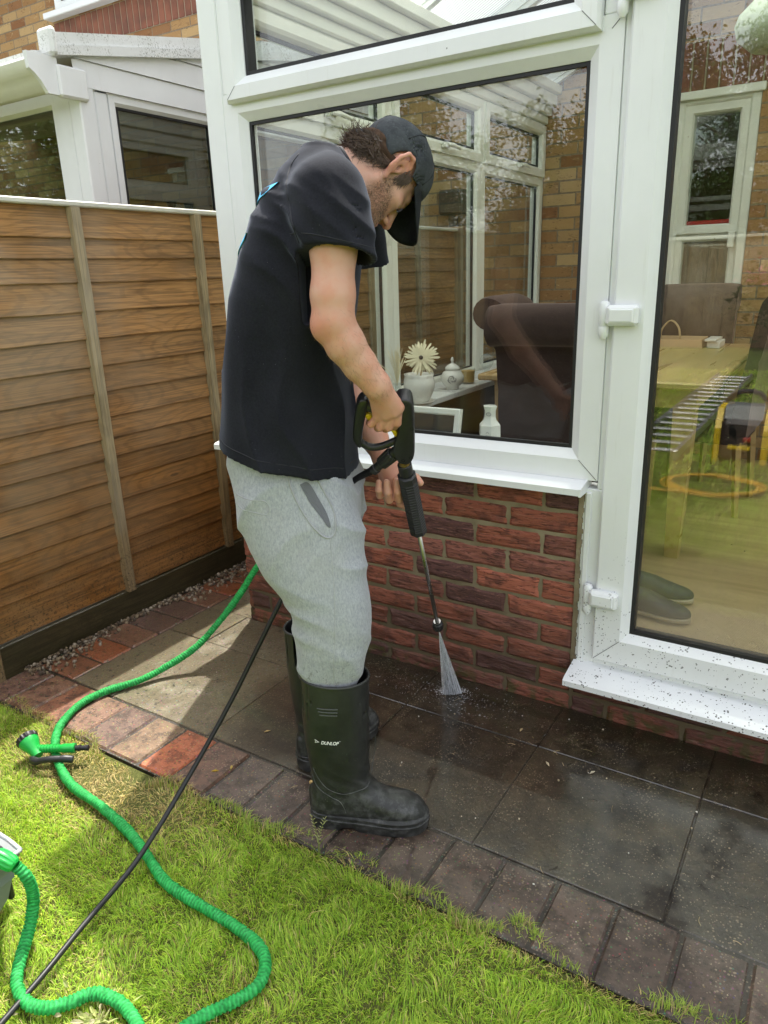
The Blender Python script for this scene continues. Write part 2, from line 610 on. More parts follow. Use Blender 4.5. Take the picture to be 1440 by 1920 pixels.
def m_house_brick():
    """buff multi brick wall laid in the wall's own plane (x, z)"""
    t = NT('buff_brick')
    g = t.n("ShaderNodeNewGeometry").outputs['Position']
    s = t.sep(g)
    cmb = t.n("ShaderNodeCombineXYZ")
    t.l(t.math('ADD', s[0], s[1]), cmb.inputs[0]); t.l(s[2], cmb.inputs[1])
    def brick(c1, c2, mo):
        b = t.n("ShaderNodeTexBrick")
        t.l(cmb.outputs[0], b.inputs['Vector'])
        b.inputs['Scale'].default_value = 1.0
        b.inputs['Brick Width'].default_value = 0.225
        b.inputs['Row Height'].default_value = 0.075
        b.inputs['Mortar Size'].default_value = 0.0055
        b.inputs['Mortar Smooth'].default_value = 0.15
        b.inputs['Bias'].default_value = 0.0
        b.inputs['Color1'].default_value = (*c1, 1); b.inputs['Color2'].default_value = (*c2, 1); b.inputs['Mortar'].default_value = (*mo, 1)
        return b
    b = brick((0, 0, 0), (1, 1, 1), (0.5, 0.5, 0.5))
    idc = t.ramp(b.outputs['Color'], [(0.0, (0.30, 0.155, 0.06)), (0.25, (0.44, 0.27, 0.115)), (0.5, (0.24, 0.105, 0.042)), (0.75, (0.50, 0.34, 0.16)), (1.0, (0.35, 0.2, 0.085))])
    mp = t.n("ShaderNodeMapping"); mp.inputs['Scale'].default_value = (16, 16, 40); t.l(g, mp.inputs[0])
    n = t.noise(mp.outputs[0], 1.0, 5, 0.65, 0.9)
    c = t.mix(t.mapr(n, 0.58, 0.72, 0, 0.5), idc, (0.62, 0.46, 0.25))
    cr = t.noise(mp.outputs[0], 2.1, 3, 0.5, 2.0)
    crack = t.math('MULTIPLY', t.mapr(cr, 0.36, 0.41, 1.0, 0.0), t.mapr(t.noise(g, 11, 2), 0.45, 0.6))
    c = t.mix(t.math('MULTIPLY', crack, 0.8), c, (0.07, 0.035, 0.015))
    c = t.mix(b.outputs['Fac'], c, t.ramp(t.noise(g, 40, 4), [(0.3, (0.17, 0.125, 0.08)), (0.7, (0.30, 0.23, 0.15))]))
    h = t.math('SUBTRACT', t.math('MULTIPLY', n, 0.5), b.outputs['Fac'])
    t.pbr(c, 0.85, 0, 0.3, t.bump(h, 0.7, 0.008))
    MATS['buff_brick'] = t.m
m_house_brick()
simple('soldier_brick', (0.20, 0.075, 0.045), 0.85, var=0.35, scale=60, bumpd=0.003)
simple('pale_mortar', (0.33, 0.27, 0.19), 0.9, var=0.2, bumpd=0.002)

def m_wood(name, dry, wetc, axis='y', wet_line=0.95, grey=0.35):
    t = NT(name)
    g = t.n("ShaderNodeNewGeometry").outputs['Position']
    tint = t.attr('tint')
    sc = {'y': (30, 1.6, 34), 'z': (40, 40, 2.0), 'x': (1.6, 30, 34)}[axis]
    off = t.n("ShaderNodeVectorMath"); off.operation = 'MULTIPLY_ADD'
    t.l(tint, off.inputs[0]); off.inputs[1].default_value = (7, 13, 5); t.l(g, off.inputs[2])
    mp = t.n("ShaderNodeMapping"); mp.inputs['Scale'].default_value = sc; t.l(off.outputs[0], mp.inputs[0])
    grain = t.noise(mp.outputs[0], 1.0, 6, 0.6, 1.6)
    mp2 = t.n("ShaderNodeMapping"); mp2.inputs['Scale'].default_value = tuple(x * 3.2 for x in sc); t.l(off.outputs[0], mp2.inputs[0])
    fine = t.noise(mp2.outputs[0], 1.0, 3, 0.6, 0.5)
    # cathedral rings around knots
    kp = t.n("ShaderNodeMapping"); kp.inputs['Scale'].default_value = {'y': (0.0, 2.0, 7.5), 'z': (2, 2, 1), 'x': (2, 0, 7.5)}[axis]
    t.l(off.outputs[0], kp.inputs[0])
    kd = t.voro(kp.outputs[0], 1.0)
    rings = t.math('SINE', t.math('ADD', t.math('MULTIPLY', kd, 46.0), t.math('MULTIPLY', grain, 5.0)), None)
    base = t.ramp(grain, [(0.3, tuple(x * 0.42 for x in dry)), (0.48, dry), (0.72, tuple(min(1, x * 1.35) for x in dry))])
    base = t.mix(t.math('MULTIPLY', t.mapr(rings, 0.3, 0.9), 0.38), base, tuple(x * 0.42 for x in dry))
    base = t.mix(t.mapr(kd, 0.035, 0.06, 0.85, 0.0), base, (0.07, 0.032, 0.014))
    base = t.mix(t.mapr(fine, 0.5, 0.66, 0, 0.5), base, tuple(x * 0.42 for x in dry))
    mp3 = t.n("ShaderNodeMapping"); mp3.inputs['Scale'].default_value = tuple(x * (2.0 if x < 5 else 7.0) for x in sc); t.l(off.outputs[0], mp3.inputs[0])
    hair = t.noise(mp3.outputs[0], 1.0, 2, 0.5, 0.4)
    base = t.mix(t.mapr(hair, 0.54, 0.64, 0, 0.5), base, tuple(x * 0.35 for x in dry))
    base = t.mix(t.mapr(hair, 0.44, 0.36, 0, 0.3), base, tuple(min(1, x * 1.7) for x in dry))
    hsv = t.n("ShaderNodeSeparateColor"); t.l(tint, hsv.inputs[0])
    base = t.mix(1.0, base, t.ramp(hsv.outputs[1], [(0, (0.78, 0.78, 0.78)), (1, (1.15, 1.12, 1.05))]), 'MULTIPLY')
    s = t.sep(g)
    # weathered grey bloom on the drier, older stretch
    gr = t.math('MULTIPLY', t.mapr(t.noise(g, 3.0, 4), 0.35, 0.65), t.mapr(s[1], -0.5, 0.4, 1.0, 0.25))
    base = t.mix(t.math('MULTIPLY', gr, grey), base, (0.42, 0.36, 0.27))
    # soaked timber towards the ground, with an uneven tide line
    zz = t.math('ADD', s[2], t.math('MULTIPLY', t.math('SUBTRACT', t.noise(g, 2.6, 5), 0.5), 0.9))
    wet = t.mapr(zz, 0.1, wet_line, 1.0, 0.0)
    base = t.mix(t.math('MULTIPLY', wet, 0.72), base, t.mix(1.0, base, wetc, 'MULTIPLY'))
    mud = t.math('MULTIPLY', t.mapr(t.noise(g, 110, 3, 0.7), 0.53, 0.62), t.mapr(t.math('ADD', s[2], t.math('MULTIPLY', t.noise(g, 7, 3), 0.3)), 0.2, 0.62, 1.0, 0.0))
    base = t.mix(t.math('MULTIPLY', mud, 0.85), base, (0.03, 0.02, 0.01))
    t.pbr(base, t.mapr(wet, 0, 1, 0.7, 0.33), 0, 0.5, t.bump(t.math('ADD', grain, t.math('MULTIPLY', fine, 0.6)), 0.35, 0.003))
    MATS[name] = t.m
m_wood('fence_board', (0.33, 0.17, 0.058), (0.52, 0.35, 0.15), wet_line=1.45, grey=0.34)
m_wood('fence_batten', (0.30, 0.235, 0.14), (0.55, 0.42, 0.26), axis='z', grey=0.6)
m_wood('gravel_board', (0.075, 0.062, 0.032), (0.5, 0.5, 0.4), grey=0.0, wet_line=0.6)

def m_oak():
    t = NT('oak')
    g = t.coord('Object')
    mp = t.n("ShaderNodeMapping"); mp.inputs['Scale'].default_value = (16, 1.0, 16); t.l(g, mp.inputs[0])
    a = t.noise(mp.outputs[0], 1.0, 4, 0.5, 0.3)
    c = t.ramp(a, [(0.3, (0.40, 0.26, 0.11)), (0.7, (0.50, 0.335, 0.15))])
    t.pbr(c, t.mapr(a, 0.3, 0.7, 0.25, 0.4), 0, 0.5, t.bump(a, 0.1, 0.001))
    MATS['oak'] = t.m
m_oak()

def m_velvet():
    t = NT('brown_velvet')
    g = t.coord('Object')
    n = t.noise(g, 9, 5, 0.65); f = t.noise(t.coord('Object', (1, 1, 4)), 130, 3)
    c = t.ramp(n, [(0.3, (0.036, 0.021, 0.018)), (0.7, (0.068, 0.041, 0.035))])
    c = t.mix(t.mapr(f, 0.5, 0.75, 0, 0.4), c, (0.11, 0.07, 0.062))
    t.pbr(c, 0.9, 0, 0.2, t.bump(f, 0.25, 0.001), Sheen_Weight=0.4, Sheen_Roughness=0.4, Sheen_Tint=(0.8, 0.6, 0.55))
    MATS['brown_velvet'] = t.m
m_velvet()

def m_slab():
    t = NT('paving')
    g = t.n("ShaderNodeNewGeometry").outputs['Position']
    tint = t.attr('tint')
    s = t.sep(g)
    agg = t.voro(g, 105.0); aggc = t.voro(g, 105.0, out='Color')
    grit = t.noise(g, 95, 5, 0.8)
    big = t.noise(g, 3.2, 6, 0.65)
    med = t.noise(g, 14, 5, 0.65)
    base = t.mix(t.mapr(grit, 0.42, 0.62, 0.0, 0.45), tint, t.mix(1.0, tint, (0.45, 0.43, 0.4), 'MULTIPLY'))
    base = t.mix(t.mapr(agg, 0.16, 0.28, 0.6, 0.0), base, t.mix(1.0, aggc, (0.62, 0.5, 0.34), 'MULTIPLY'))
    # film of grime and moss where the washer has not been yet (right of the cleaned stretch)
    xw = t.math('ADD', s[0], t.math('MULTIPLY', t.math('SUBTRACT', big, 0.5), 0.55))
    dirt = t.math('MULTIPLY', t.mapr(xw, -1.62, -1.38, 0.0, 1.0), t.mapr(s[1], -0.70, -0.67, 0.55, 1.0))
    dirtcol = t.ramp(med, [(0.3, (0.0065, 0.0042, 0.0025)), (0.5, (0.0185, 0.0125, 0.007)), (0.72, (0.042, 0.030, 0.0175))])
    dirtcol = t.mix(t.mapr(grit, 0.54, 0.68, 0.0, 0.55), dirtcol, (0.15, 0.125, 0.085))
    spk = t.math('MULTIPLY', t.math('LESS_THAN', t.voro(g, 140.0), t.mapr(t.noise(g, 33, 3), 0.45, 0.75, 0.0, 0.32)), 0.6)
    dirtcol = t.mix(spk, dirtcol, (0.40, 0.34, 0.25))
    base = t.mix(t.math('MULTIPLY', dirt, t.mapr(t.math('ADD', t.math('MULTIPLY', big, 0.6), t.math('MULTIPLY', med, 0.4)), 0.38, 0.64, 0.99, 0.72)), base, dirtcol)
    gr2 = t.math('MULTIPLY', t.mapr(t.noise(g, 22, 5, 0.7), 0.44, 0.62), t.mapr(s[1], -0.74, -0.66, 0.8, 0.25))
    base = t.mix(gr2, base, t.mix(1.0, base, (0.30, 0.27, 0.22), 'MULTIPLY'))
    # greener algae band along the wall foot
    alg = t.math('MULTIPLY', t.mapr(t.math('ADD', s[1], t.math('MULTIPLY', med, 0.08)), -0.1, 0.02, 0.0, 1.0), dirt)
    base = t.mix(t.math('MULTIPLY', alg, 0.75), base, (0.022, 0.020, 0.009))
    # clods left on the washed bricks
    clod = t.math('MULTIPLY', t.mapr(t.noise(g, 46, 4, 0.6), 0.60, 0.645), t.mapr(xw, -1.85, -1.7, 1.0, 0.35))
    clod = t.math('MULTIPLY', clod, t.mapr(t.attr('tint', 'Alpha'), 0.0, 1.0, 1.0, 1.0))
    base = t.mix(t.math('MULTIPLY', clod, 0.9), base, (0.020, 0.014, 0.009))
    sp3 = t.math('LESS_THAN', t.voro(g, 120.0), t.mapr(t.noise(g, 9, 3), 0.35, 0.7, 0.10, 0.30))
    base = t.mix(t.math('MULTIPLY', sp3, 0.42), base, t.mix(t.noise(g, 40, 1), (0.50, 0.40, 0.26), (0.20, 0.16, 0.11)))
    pit = t.math('LESS_THAN', t.voro(t.coord('Object', (1, 1, 1), (0, 0, 0), (3.3, 1.7, 0)), 48.0), 0.17)
    base = t.mix(t.math('MULTIPLY', pit, 0.6), base, (0.010, 0.008, 0.006))
    # standing water
    pud = t.math('ADD', big, t.math('MULTIPLY', t.math('SUBTRACT', med, 0.5), 0.35))
    wet = t.mapr(pud, 0.34, 0.47, 0.0, 1.0)
    wet = t.math('MULTIPLY', wet, t.mapr(s[1], -0.80, -0.60, 0.15, 1.0))
    base = t.mix(t.math('MULTIPLY', wet, 0.35), base, t.mix(1.0, base, (0.55, 0.5, 0.42), 'MULTIPLY'))
    rg = t.mapr(wet, 0, 1, 0.55, 0.3)
    bm = t.bump(t.math('ADD', grit, t.math('MULTIPLY', med, 1.2)), 0.5, 0.003)
    mixn = t.n("ShaderNodeMix"); mixn.data_type = 'VECTOR'
    flat = t.n("ShaderNodeNewGeometry").outputs['Normal']
    t.l(t.math('MULTIPLY', wet, 0.85), mixn.inputs[0]); t.l(bm, mixn.inputs[4]); t.l(flat, mixn.inputs[5])
    pb = t.pbr(base, rg, 0, 0.5, bm)
    t.l(wet, pb.inputs['Coat Weight']); pb.inputs['Coat Roughness'].default_value = 0.035; pb.inputs['Coat IOR'].default_value = 1.68
    t.l(mixn.outputs[1], pb.inputs['Coat Normal'])
    MATS['paving'] = t.m
m_slab()

def m_soil():
    t = NT('soil')
    g = t.n("ShaderNodeNewGeometry").outputs['Position']
    n = t.noise(g, 6, 5, 0.6); f = t.noise(g, 120, 4, 0.7)
    s = t.sep(g)
    far = t.mapr(s[1], -1.9, -2.6, 0.0, 1.0)
    c = t.ramp(f, [(0.3, (0.06, 0.055, 0.018)), (0.7, (0.17, 0.15, 0.05))])
    gc = t.ramp(t.math('ADD', t.math('MULTIPLY', n, 0.6), t.math('MULTIPLY', f, 0.4)), [(0.3, (0.035, 0.06, 0.012)), (0.55, (0.075, 0.125, 0.02)), (0.75, (0.14, 0.19, 0.045))])
    c = t.mix(t.math('MAXIMUM', far, 0.35), c, gc)
    t.pbr(c, 0.95, 0, 0.2, t.bump(f, 0.8, 0.01))
    MATS['soil'] = t.m
m_soil()

def m_tint(name, rough=0.6, spec=0.4, sheen=0.0, sub=0.0, trans=0.0, bump_s=None):
    t = NT(name)
    c = t.attr('tint')
    if trans:
        d = t.n("ShaderNodeBsdfPrincipled")
        t.l(c, d.inputs['Base Color']); d.inputs['Roughness'].default_value = rough; d.inputs['Specular IOR Level'].default_value = spec
        tl = t.n("ShaderNodeBsdfTranslucent")
        t.l(t.mix(1.0, c, (1.3, 1.45, 0.6), 'MULTIPLY'), tl.inputs[0])
        mx = t.n("ShaderNodeMixShader"); mx.inputs[0].default_value = trans
        t.l(d.outputs[0], mx.inputs[1]); t.l(tl.outputs[0], mx.inputs[2])
        t.l(mx.outputs[0], t.out.inputs['Surface'])
    else:
        nm = None
        if bump_s:
            nm = t.bump(t.noise(t.coord('Object'), bump_s, 4), 0.4, 0.002)
        t.pbr(c, rough, 0, spec, nm)
    MATS[name] = t.m
m_tint('grass_blade', 0.55, 0.35, trans=0.4)
m_tint('leaf', 0.6, 0.3, trans=0.3)
m_tint('gravel', 0.7, 0.4, bump_s=200)
m_tint('debris', 0.8, 0.2)
m_tint('hair_strand', 0.5, 0.35)
m_tint('hair_mass', 0.95, 0.05)

def m_cloth_grey():
    t = NT('grey_marl')
    g = t.coord('Object')
    mp = t.n("ShaderNodeMapping"); mp.inputs['Scale'].default_value = (1, 1, 0.45); t.l(g, mp.inputs[0])
    n = t.noise(mp.outputs[0], 330, 3, 0.7)
    n2 = t.noise(mp.outputs[0], 170, 4, 0.8)
    f = t.math('ADD', t.math('MULTIPLY', n, 0.5), t.math('MULTIPLY', n2, 0.5))
    c = t.ramp(f, [(0.34, (0.25, 0.268, 0.30)), (0.5, (0.345, 0.363, 0.393)), (0.68, (0.45, 0.47, 0.50))])
    tint = t.attr('tint')
    gp = t.n("ShaderNodeNewGeometry").outputs['Position']
    z = t.sep(gp)[2]
    sp = t.math('MULTIPLY', t.mapr(t.noise(gp, 75, 4, 0.7), 0.58, 0.66), t.mapr(t.math('ADD', z, t.math('MULTIPLY', t.noise(gp, 8, 3), 0.3)), 0.5, 0.85, 1.0, 0.0))
    c = t.mix(t.math('MULTIPLY', sp, 0.6), c, (0.09, 0.085, 0.075))
    st = t.mapr(t.noise(gp, 5, 4), 0.56, 0.75, 0, 0.25)
    c = t.mix(st, c, (0.36, 0.36, 0.33))
    c = t.mix(1.0, c, tint, 'MULTIPLY')
    fuzz = t.noise(g, 600, 2)
    t.pbr(c, 0.92, 0, 0.15, t.bump(t.math('ADD', f, fuzz), 0.25, 0.0015), Sheen_Weight=0.25, Sheen_Roughness=0.5)
    MATS['grey_marl'] = t.m
m_cloth_grey()

def m_tee():
    t = NT('charcoal_cotton')
    g = t.coord('Object')
    n = t.noise(g, 260, 3, 0.7); b = t.noise(g, 7, 4)
    c = t.ramp(t.math('ADD', t.math('MULTIPLY', n, 0.5), t.math('MULTIPLY', b, 0.5)), [(0.35, (0.0085, 0.009, 0.012)), (0.65, (0.018, 0.019, 0.025))])
    lint = t.math('LESS_THAN', t.voro(g, 60.0), 0.035)
    c = t.mix(t.math('MULTIPLY', lint, 0.35), c, (0.25, 0.25, 0.27))
    t.pbr(c, 0.9, 0, 0.12, t.bump(n, 0.25, 0.001), Sheen_Weight=0.12, Sheen_Roughness=0.4, Sheen_Tint=(0.7, 0.78, 1.0))
    MATS['charcoal_cotton'] = t.m
m_tee()

def m_cap():
    t = NT('washed_cap_cotton')
    g = t.coord('Object')
    n = t.noise(g, 240, 3, 0.7); b = t.noise(g, 22, 5, 0.7)
    c = t.ramp(b, [(0.3, (0.022, 0.026, 0.030)), (0.7, (0.062, 0.070, 0.076))])
    c = t.mix(t.mapr(n, 0.5, 0.7, 0, 0.3), c, (0.11, 0.12, 0.125))
    c = t.mix(1.0, c, t.attr('tint'), 'MULTIPLY')
    t.pbr(c, 0.9, 0, 0.2, t.bump(n, 0.35, 0.001))
    MATS['washed_cap_cotton'] = t.m
m_cap()

def m_skin():
    t = NT('skin')
    g = t.coord('Object')
    tint = t.attr('tint')
    n = t.noise(g, 30, 5, 0.6); f = t.noise(g, 420, 3); b = t.noise(g, 9, 3)
    c = t.mix(t.mapr(n, 0.4, 0.65, 0, 0.45), tint, t.mix(1.0, tint, (1.0, 0.72, 0.66), 'MULTIPLY'))
    c = t.mix(t.mapr(b, 0.35, 0.65, 0.0, 0.22), c, t.mix(1.0, tint, (1.02, 0.84, 0.70), 'MULTIPLY'))
    beard = t.attr('beard', 'Fac')
    st = t.noise(g, 520, 3, 0.75)
    wisp = t.noise(t.coord('Object', (1, 1, 2.4)), 180, 4, 0.7, 1.0)
    c = t.mix(t.math('MULTIPLY', t.mapr(t.math('ADD', t.math('MULTIPLY', st, 0.5), t.math('MULTIPLY', wisp, 0.5)), 0.42, 0.56, 0.25, 1.0), t.math('MULTIPLY', beard, 0.85)), c, (0.085, 0.055, 0.038))
    mole = t.math('LESS_THAN', t.voro(g, 9.0), 0.022)
    c = t.mix(t.math('MULTIPLY', mole, 0.55), c, (0.16, 0.06, 0.035))
    b_ = t.pbr(c, t.mapr(n, 0.3, 0.7, 0.42, 0.55), 0, 0.4, t.bump(t.math('ADD', f, t.math('MULTIPLY', n, 0.4)), 0.18, 0.0012))
    b_.inputs['Subsurface Weight'].default_value = 0.12
    b_.inputs['Subsurface Radius'].default_value = (0.9, 0.35, 0.2)
    b_.inputs['Subsurface Scale'].default_value = 0.006
    MATS['skin'] = t.m
m_skin()

def m_boot():
    t = NT('boot_rubber')
    g = t.coord('Object')
    n = t.noise(g, 11, 5, 0.6)
    tint = t.attr('tint')
    gp = t.n("ShaderNodeNewGeometry").outputs['Position']
    z = t.sep(gp)[2]
    c = t.ramp(n, [(0.3, (0.0135, 0.0145, 0.0135)), (0.7, (0.024, 0.0255, 0.0235))])
    dust = t.math('MULTIPLY', t.mapr(t.noise(gp, 40, 5, 0.7), 0.42, 0.66, 0, 1), t.mapr(z, 0.03, 0.2, 0.75, 0.06))
    c = t.mix(dust, c, (0.095, 0.097, 0.095))
    dr = t.math('LESS_THAN', t.voro(gp, 190), t.mapr(t.noise(gp, 50, 2), 0.5, 0.8, 0.0, 0.3))
    c = t.mix(t.math('MULTIPLY', dr, t.mapr(z, 0.03, 0.4, 0.6, 0.05)), c, (0.16, 0.155, 0.14))
    c = t.mix(1.0, c, tint, 'MULTIPLY')
    t.pbr(c, t.mapr(n, 0.3, 0.7, 0.36, 0.5), 0, 0.45, t.bump(t.noise(g, 500, 2), 0.12, 0.0008))
    MATS['boot_rubber'] = t.m
m_boot()

def m_hose():
    t = NT('green_hose_fabric')
    g = t.n("ShaderNodeNewGeometry").outputs['Position']
    c = t.mix(t.mapr(t.noise(g, 60, 4, 0.7), 0.4, 0.65, 0, 0.5), (0.02, 0.33, 0.065), (0.06, 0.45, 0.13))
    c = t.mix(1.0, c, t.attr('tint'), 'MULTIPLY')
    t.pbr(c, 0.7, 0, 0.3, t.bump(t.noise(g, 500, 3), 0.4, 0.001))
    MATS['green_hose_fabric'] = t.m
m_hose()

simple('black_plastic', (0.016, 0.016, 0.017), 0.42, var=0.3, scale=60)
simple('black_rubber', (0.011, 0.011, 0.012), 0.5, var=0.3, scale=30)
simple('gasket', (0.012, 0.012, 0.013), 0.6, var=0.2)
simple('dark_slot', (0.004, 0.004, 0.004), 0.8, var=0.1)
simple('yellow_plastic', (0.72, 0.50, 0.015), 0.4)
simple('gen_yellow', (0.75, 0.52, 0.01), 0.4)
simple('yellow_cable', (0.66, 0.40, 0.03), 0.5)
simple('steel', (0.36, 0.35, 0.33), 0.28, metal=1.0, var=0.15)
simple('brass', (0.55, 0.38, 0.12), 0.3, metal=1.0)
simple('aluminium', (0.62, 0.63, 0.63), 0.4, metal=1.0, var=0.08)
simple('green_plastic', (0.012, 0.36, 0.055), 0.35)
simple('grey_plastic', (0.20, 0.215, 0.215), 0.5, var=0.12)
simple('pale_grey_plastic', (0.48, 0.50, 0.50), 0.45)
simple('white_ceramic', (0.74, 0.72, 0.66), 0.22, var=0.06, scale=80, bumpd=0.0)
simple('white_paint', (0.76, 0.75, 0.70), 0.4, var=0.05)
simple('sill_board', (0.66, 0.67, 0.66), 0.3, var=0.05)
simple('candle_wax', (0.62, 0.38, 0.11), 0.5)
simple('kraft_paper', (0.46, 0.31, 0.165), 0.8, var=0.12)
simple('kraft_cord', (0.50, 0.36, 0.20), 0.8)
simple('lamp_shade_pale', (0.50, 0.56, 0.42), 0.6)
simple('photo_dark', (0.035, 0.034, 0.032), 0.25, var=0.5, scale=30)
simple('petal', (0.78, 0.70, 0.48), 0.7, var=0.12)
simple('ink', (0.12, 0.12, 0.13), 0.5)
simple('white_print', (0.80, 0.80, 0.80), 0.5, var=0.03)
simple('cyan_print', (0.03, 0.36, 0.62), 0.6, var=0.06)
simple('moulded_ridge', (0.065, 0.07, 0.066), 0.4)
simple('charcoal_hem', (0.013, 0.014, 0.019), 0.85)
simple('pocket_dark', (0.135, 0.14, 0.16), 0.9)
simple('seam_grey', (0.34, 0.35, 0.365), 0.9)
simple('downpipe_black', (0.02, 0.02, 0.02), 0.4)
simple('bark', (0.10, 0.075, 0.05), 0.9, var=0.4, bumpd=0.01)
simple('roof_tile', (0.10, 0.075, 0.06), 0.8, var=0.4, scale=60)
simple('red_plastic', (0.5, 0.02, 0.02), 0.4)
simple('shoe_dark', (0.03, 0.034, 0.036), 0.6)
simple('shoe_sole', (0.50, 0.43, 0.32), 0.7)
simple('cap_rail', (0.62, 0.60, 0.53), 0.5, var=0.15)
simple('plaster', (0.55, 0.52, 0.45), 0.9)
simple('eye_dark', (0.02, 0.014, 0.011), 0.3)
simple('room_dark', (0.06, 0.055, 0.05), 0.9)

def m_floor():
    t = NT('oak_laminate')
    g = t.n("ShaderNodeNewGeometry").outputs['Position']
    mp = t.n("ShaderNodeMapping"); mp.inputs['Scale'].default_value = (2, 22, 22); t.l(g, mp.inputs[0])
    n = t.noise(mp.outputs[0], 1.0, 5, 0.6)
    c = t.ramp(n, [(0.3, (0.30, 0.20, 0.10)), (0.7, (0.44, 0.31, 0.17))])
    t.pbr(c, 0.4)
    MATS['oak_laminate'] = t.m
m_floor()

def m_mat():
    t = NT('ribbed_mat')
    g = t.n("ShaderNodeNewGeometry").outputs['Position']
    s = t.sep(g)
    w = t.math('SINE', t.math('MULTIPLY', s[1], 2 * math.pi / 0.011), None)
    w2 = t.math('SINE', t.math('MULTIPLY', s[0], 2 * math.pi / 0.012), None)
    k = t.math('MULTIPLY', w, w2)
    c = t.ramp(t.mapr(k, -1, 1), [(0.2, (0.33, 0.23, 0.12)), (0.8, (0.56, 0.43, 0.26))])
    t.pbr(c, 0.95, 0, 0.2, t.bump(k, 0.5, 0.004))
    MATS['ribbed_mat'] = t.m
m_mat()

def m_water():
    t = NT('water_spray')
    tr = t.n("ShaderNodeBsdfTransparent")
    df = t.n("ShaderNodeBsdfDiffuse"); df.inputs[0].default_value = (0.9, 0.92, 0.95, 1)
    tl = t.n("ShaderNodeBsdfTranslucent"); tl.inputs[0].default_value = (0.9, 0.92, 0.95, 1)
    a = t.n("ShaderNodeMixShader"); a.inputs[0].default_value = 0.5
    t.l(df.outputs[0], a.inputs[1]); t.l(tl.outputs[0], a.inputs[2])
    m = t.n("ShaderNodeMixShader")
    t.l(t.sep(t.attr('tint'))[0], m.inputs[0]); t.l(tr.outputs[0], m.inputs[1]); t.l(a.outputs[0], m.inputs[2])
    t.l(m.outputs[0], t.out.inputs['Surface'])
    MATS['water_spray'] = t.m
m_water()
# ------------------------------------------------------------------ ground
mb = MB()
xs, ys = [-30, -12, -6, -3.2, 0.8, 3, 8, 30], [-40, -16, -8, -4, -2.2, -0.895]
gv = [(x, y, -0.012) for y in ys for x in xs]
gf = [(j * 8 + i, j * 8 + i + 1, (j + 1) * 8 + i + 1, (j + 1) * 8 + i) for j in range(5) for i in range(7)]
mb.add(gv, gf)
mb.add([(-30, -0.8955, -0.029), (30, -0.8955, -0.029), (30, 60, -0.029), (-30, 60, -0.029)], [(0, 1, 2, 3)])
struct(build(mb, 'ground', 'soil'))

# patio slabs and border blocks -------------------------------------------------
mb = MB()
mb.box((-2.42, -0.892, -0.027), (2.2, 0.001, -0.0035), (0.030, 0.023, 0.014))
mb.box((-2.42, 0.001, -0.027), (-1.935, 2.99, -0.0035), (0.02, 0.016, 0.011))
def slab(x0, x1, y0, y1, tone):
    dz = RNG.uniform(-0.002, 0.002)
    k = RNG.uniform(0.9, 1.1)
    g = 0.002
    mb.cbox((x0 + g, y0 + g, -0.02), (x1 - g, y1 - g, dz), 0.0018, tuple(c * k for c in tone))
PALE = (0.175, 0.15, 0.092)
xj = [-2.178, -1.97, -1.52, -1.07, -0.62, -0.17, 0.28, 0.73, 1.18, 1.63, 2.08]
for a, b in zip(xj[:-1], xj[1:]):
    slab(a, b, -0.683, -0.238, PALE)
    slab(a, b, -0.238, -0.004, PALE)
for k in range(7):
    slab(-2.178, -1.945, 0.0 + 0.45 * k - 0.004, 0.45 + 0.45 * k - 0.004, PALE)
struct(build(mb, 'patio', 'paving', recalc=True))
mb = MB()
RED = [(0.26, 0.105, 0.055), (0.23, 0.115, 0.07), (0.19, 0.10, 0.07), (0.33, 0.105, 0.045), (0.16, 0.095, 0.07), (0.24, 0.13, 0.085)]
# front border: headers laid across the edge
x = -2.40
i = 0
hot = {5: (0.42, 0.115, 0.045), 6: (0.34, 0.12, 0.06)}
while x < 2.1:
    wdt = 0.1335
    if x < -2.17:
        pass
    tone = RED[(i * 5 + 2) % 6]
    if x > -1.45:
        kk = RNG.uniform(0.65, 1.05)
        tone = tuple(c * kk for c in (0.175, 0.118, 0.088))
    if -1.83 < x < -1.55:
        tone = (0.44, 0.125, 0.05) if -1.70 < x < -1.58 else (0.22, 0.135, 0.075)
    dz = RNG.uniform(-0.002, 0.003)
    mb.cbox((x + 0.003, -0.884 + RNG.uniform(-.006, .006), -0.05), (x + wdt - 0.003, -0.689, 0.001 + dz), 0.006, tone)
    x += wdt
    i += 1
# left border: headers beside the fence
y = -0.683
while y < 2.9:
    wdt = 0.1335
    tone = RED[int(RNG.integers(0, 6))]
    mb.cbox((-2.383 + RNG.uniform(-.006, .004), y + 0.003, -0.05), (-2.184, y + wdt - 0.003, 0.001 + RNG.uniform(-.002, .003)), 0.006, tone)
    y += wdt
struct(build(mb, 'patio_border', 'paving'))

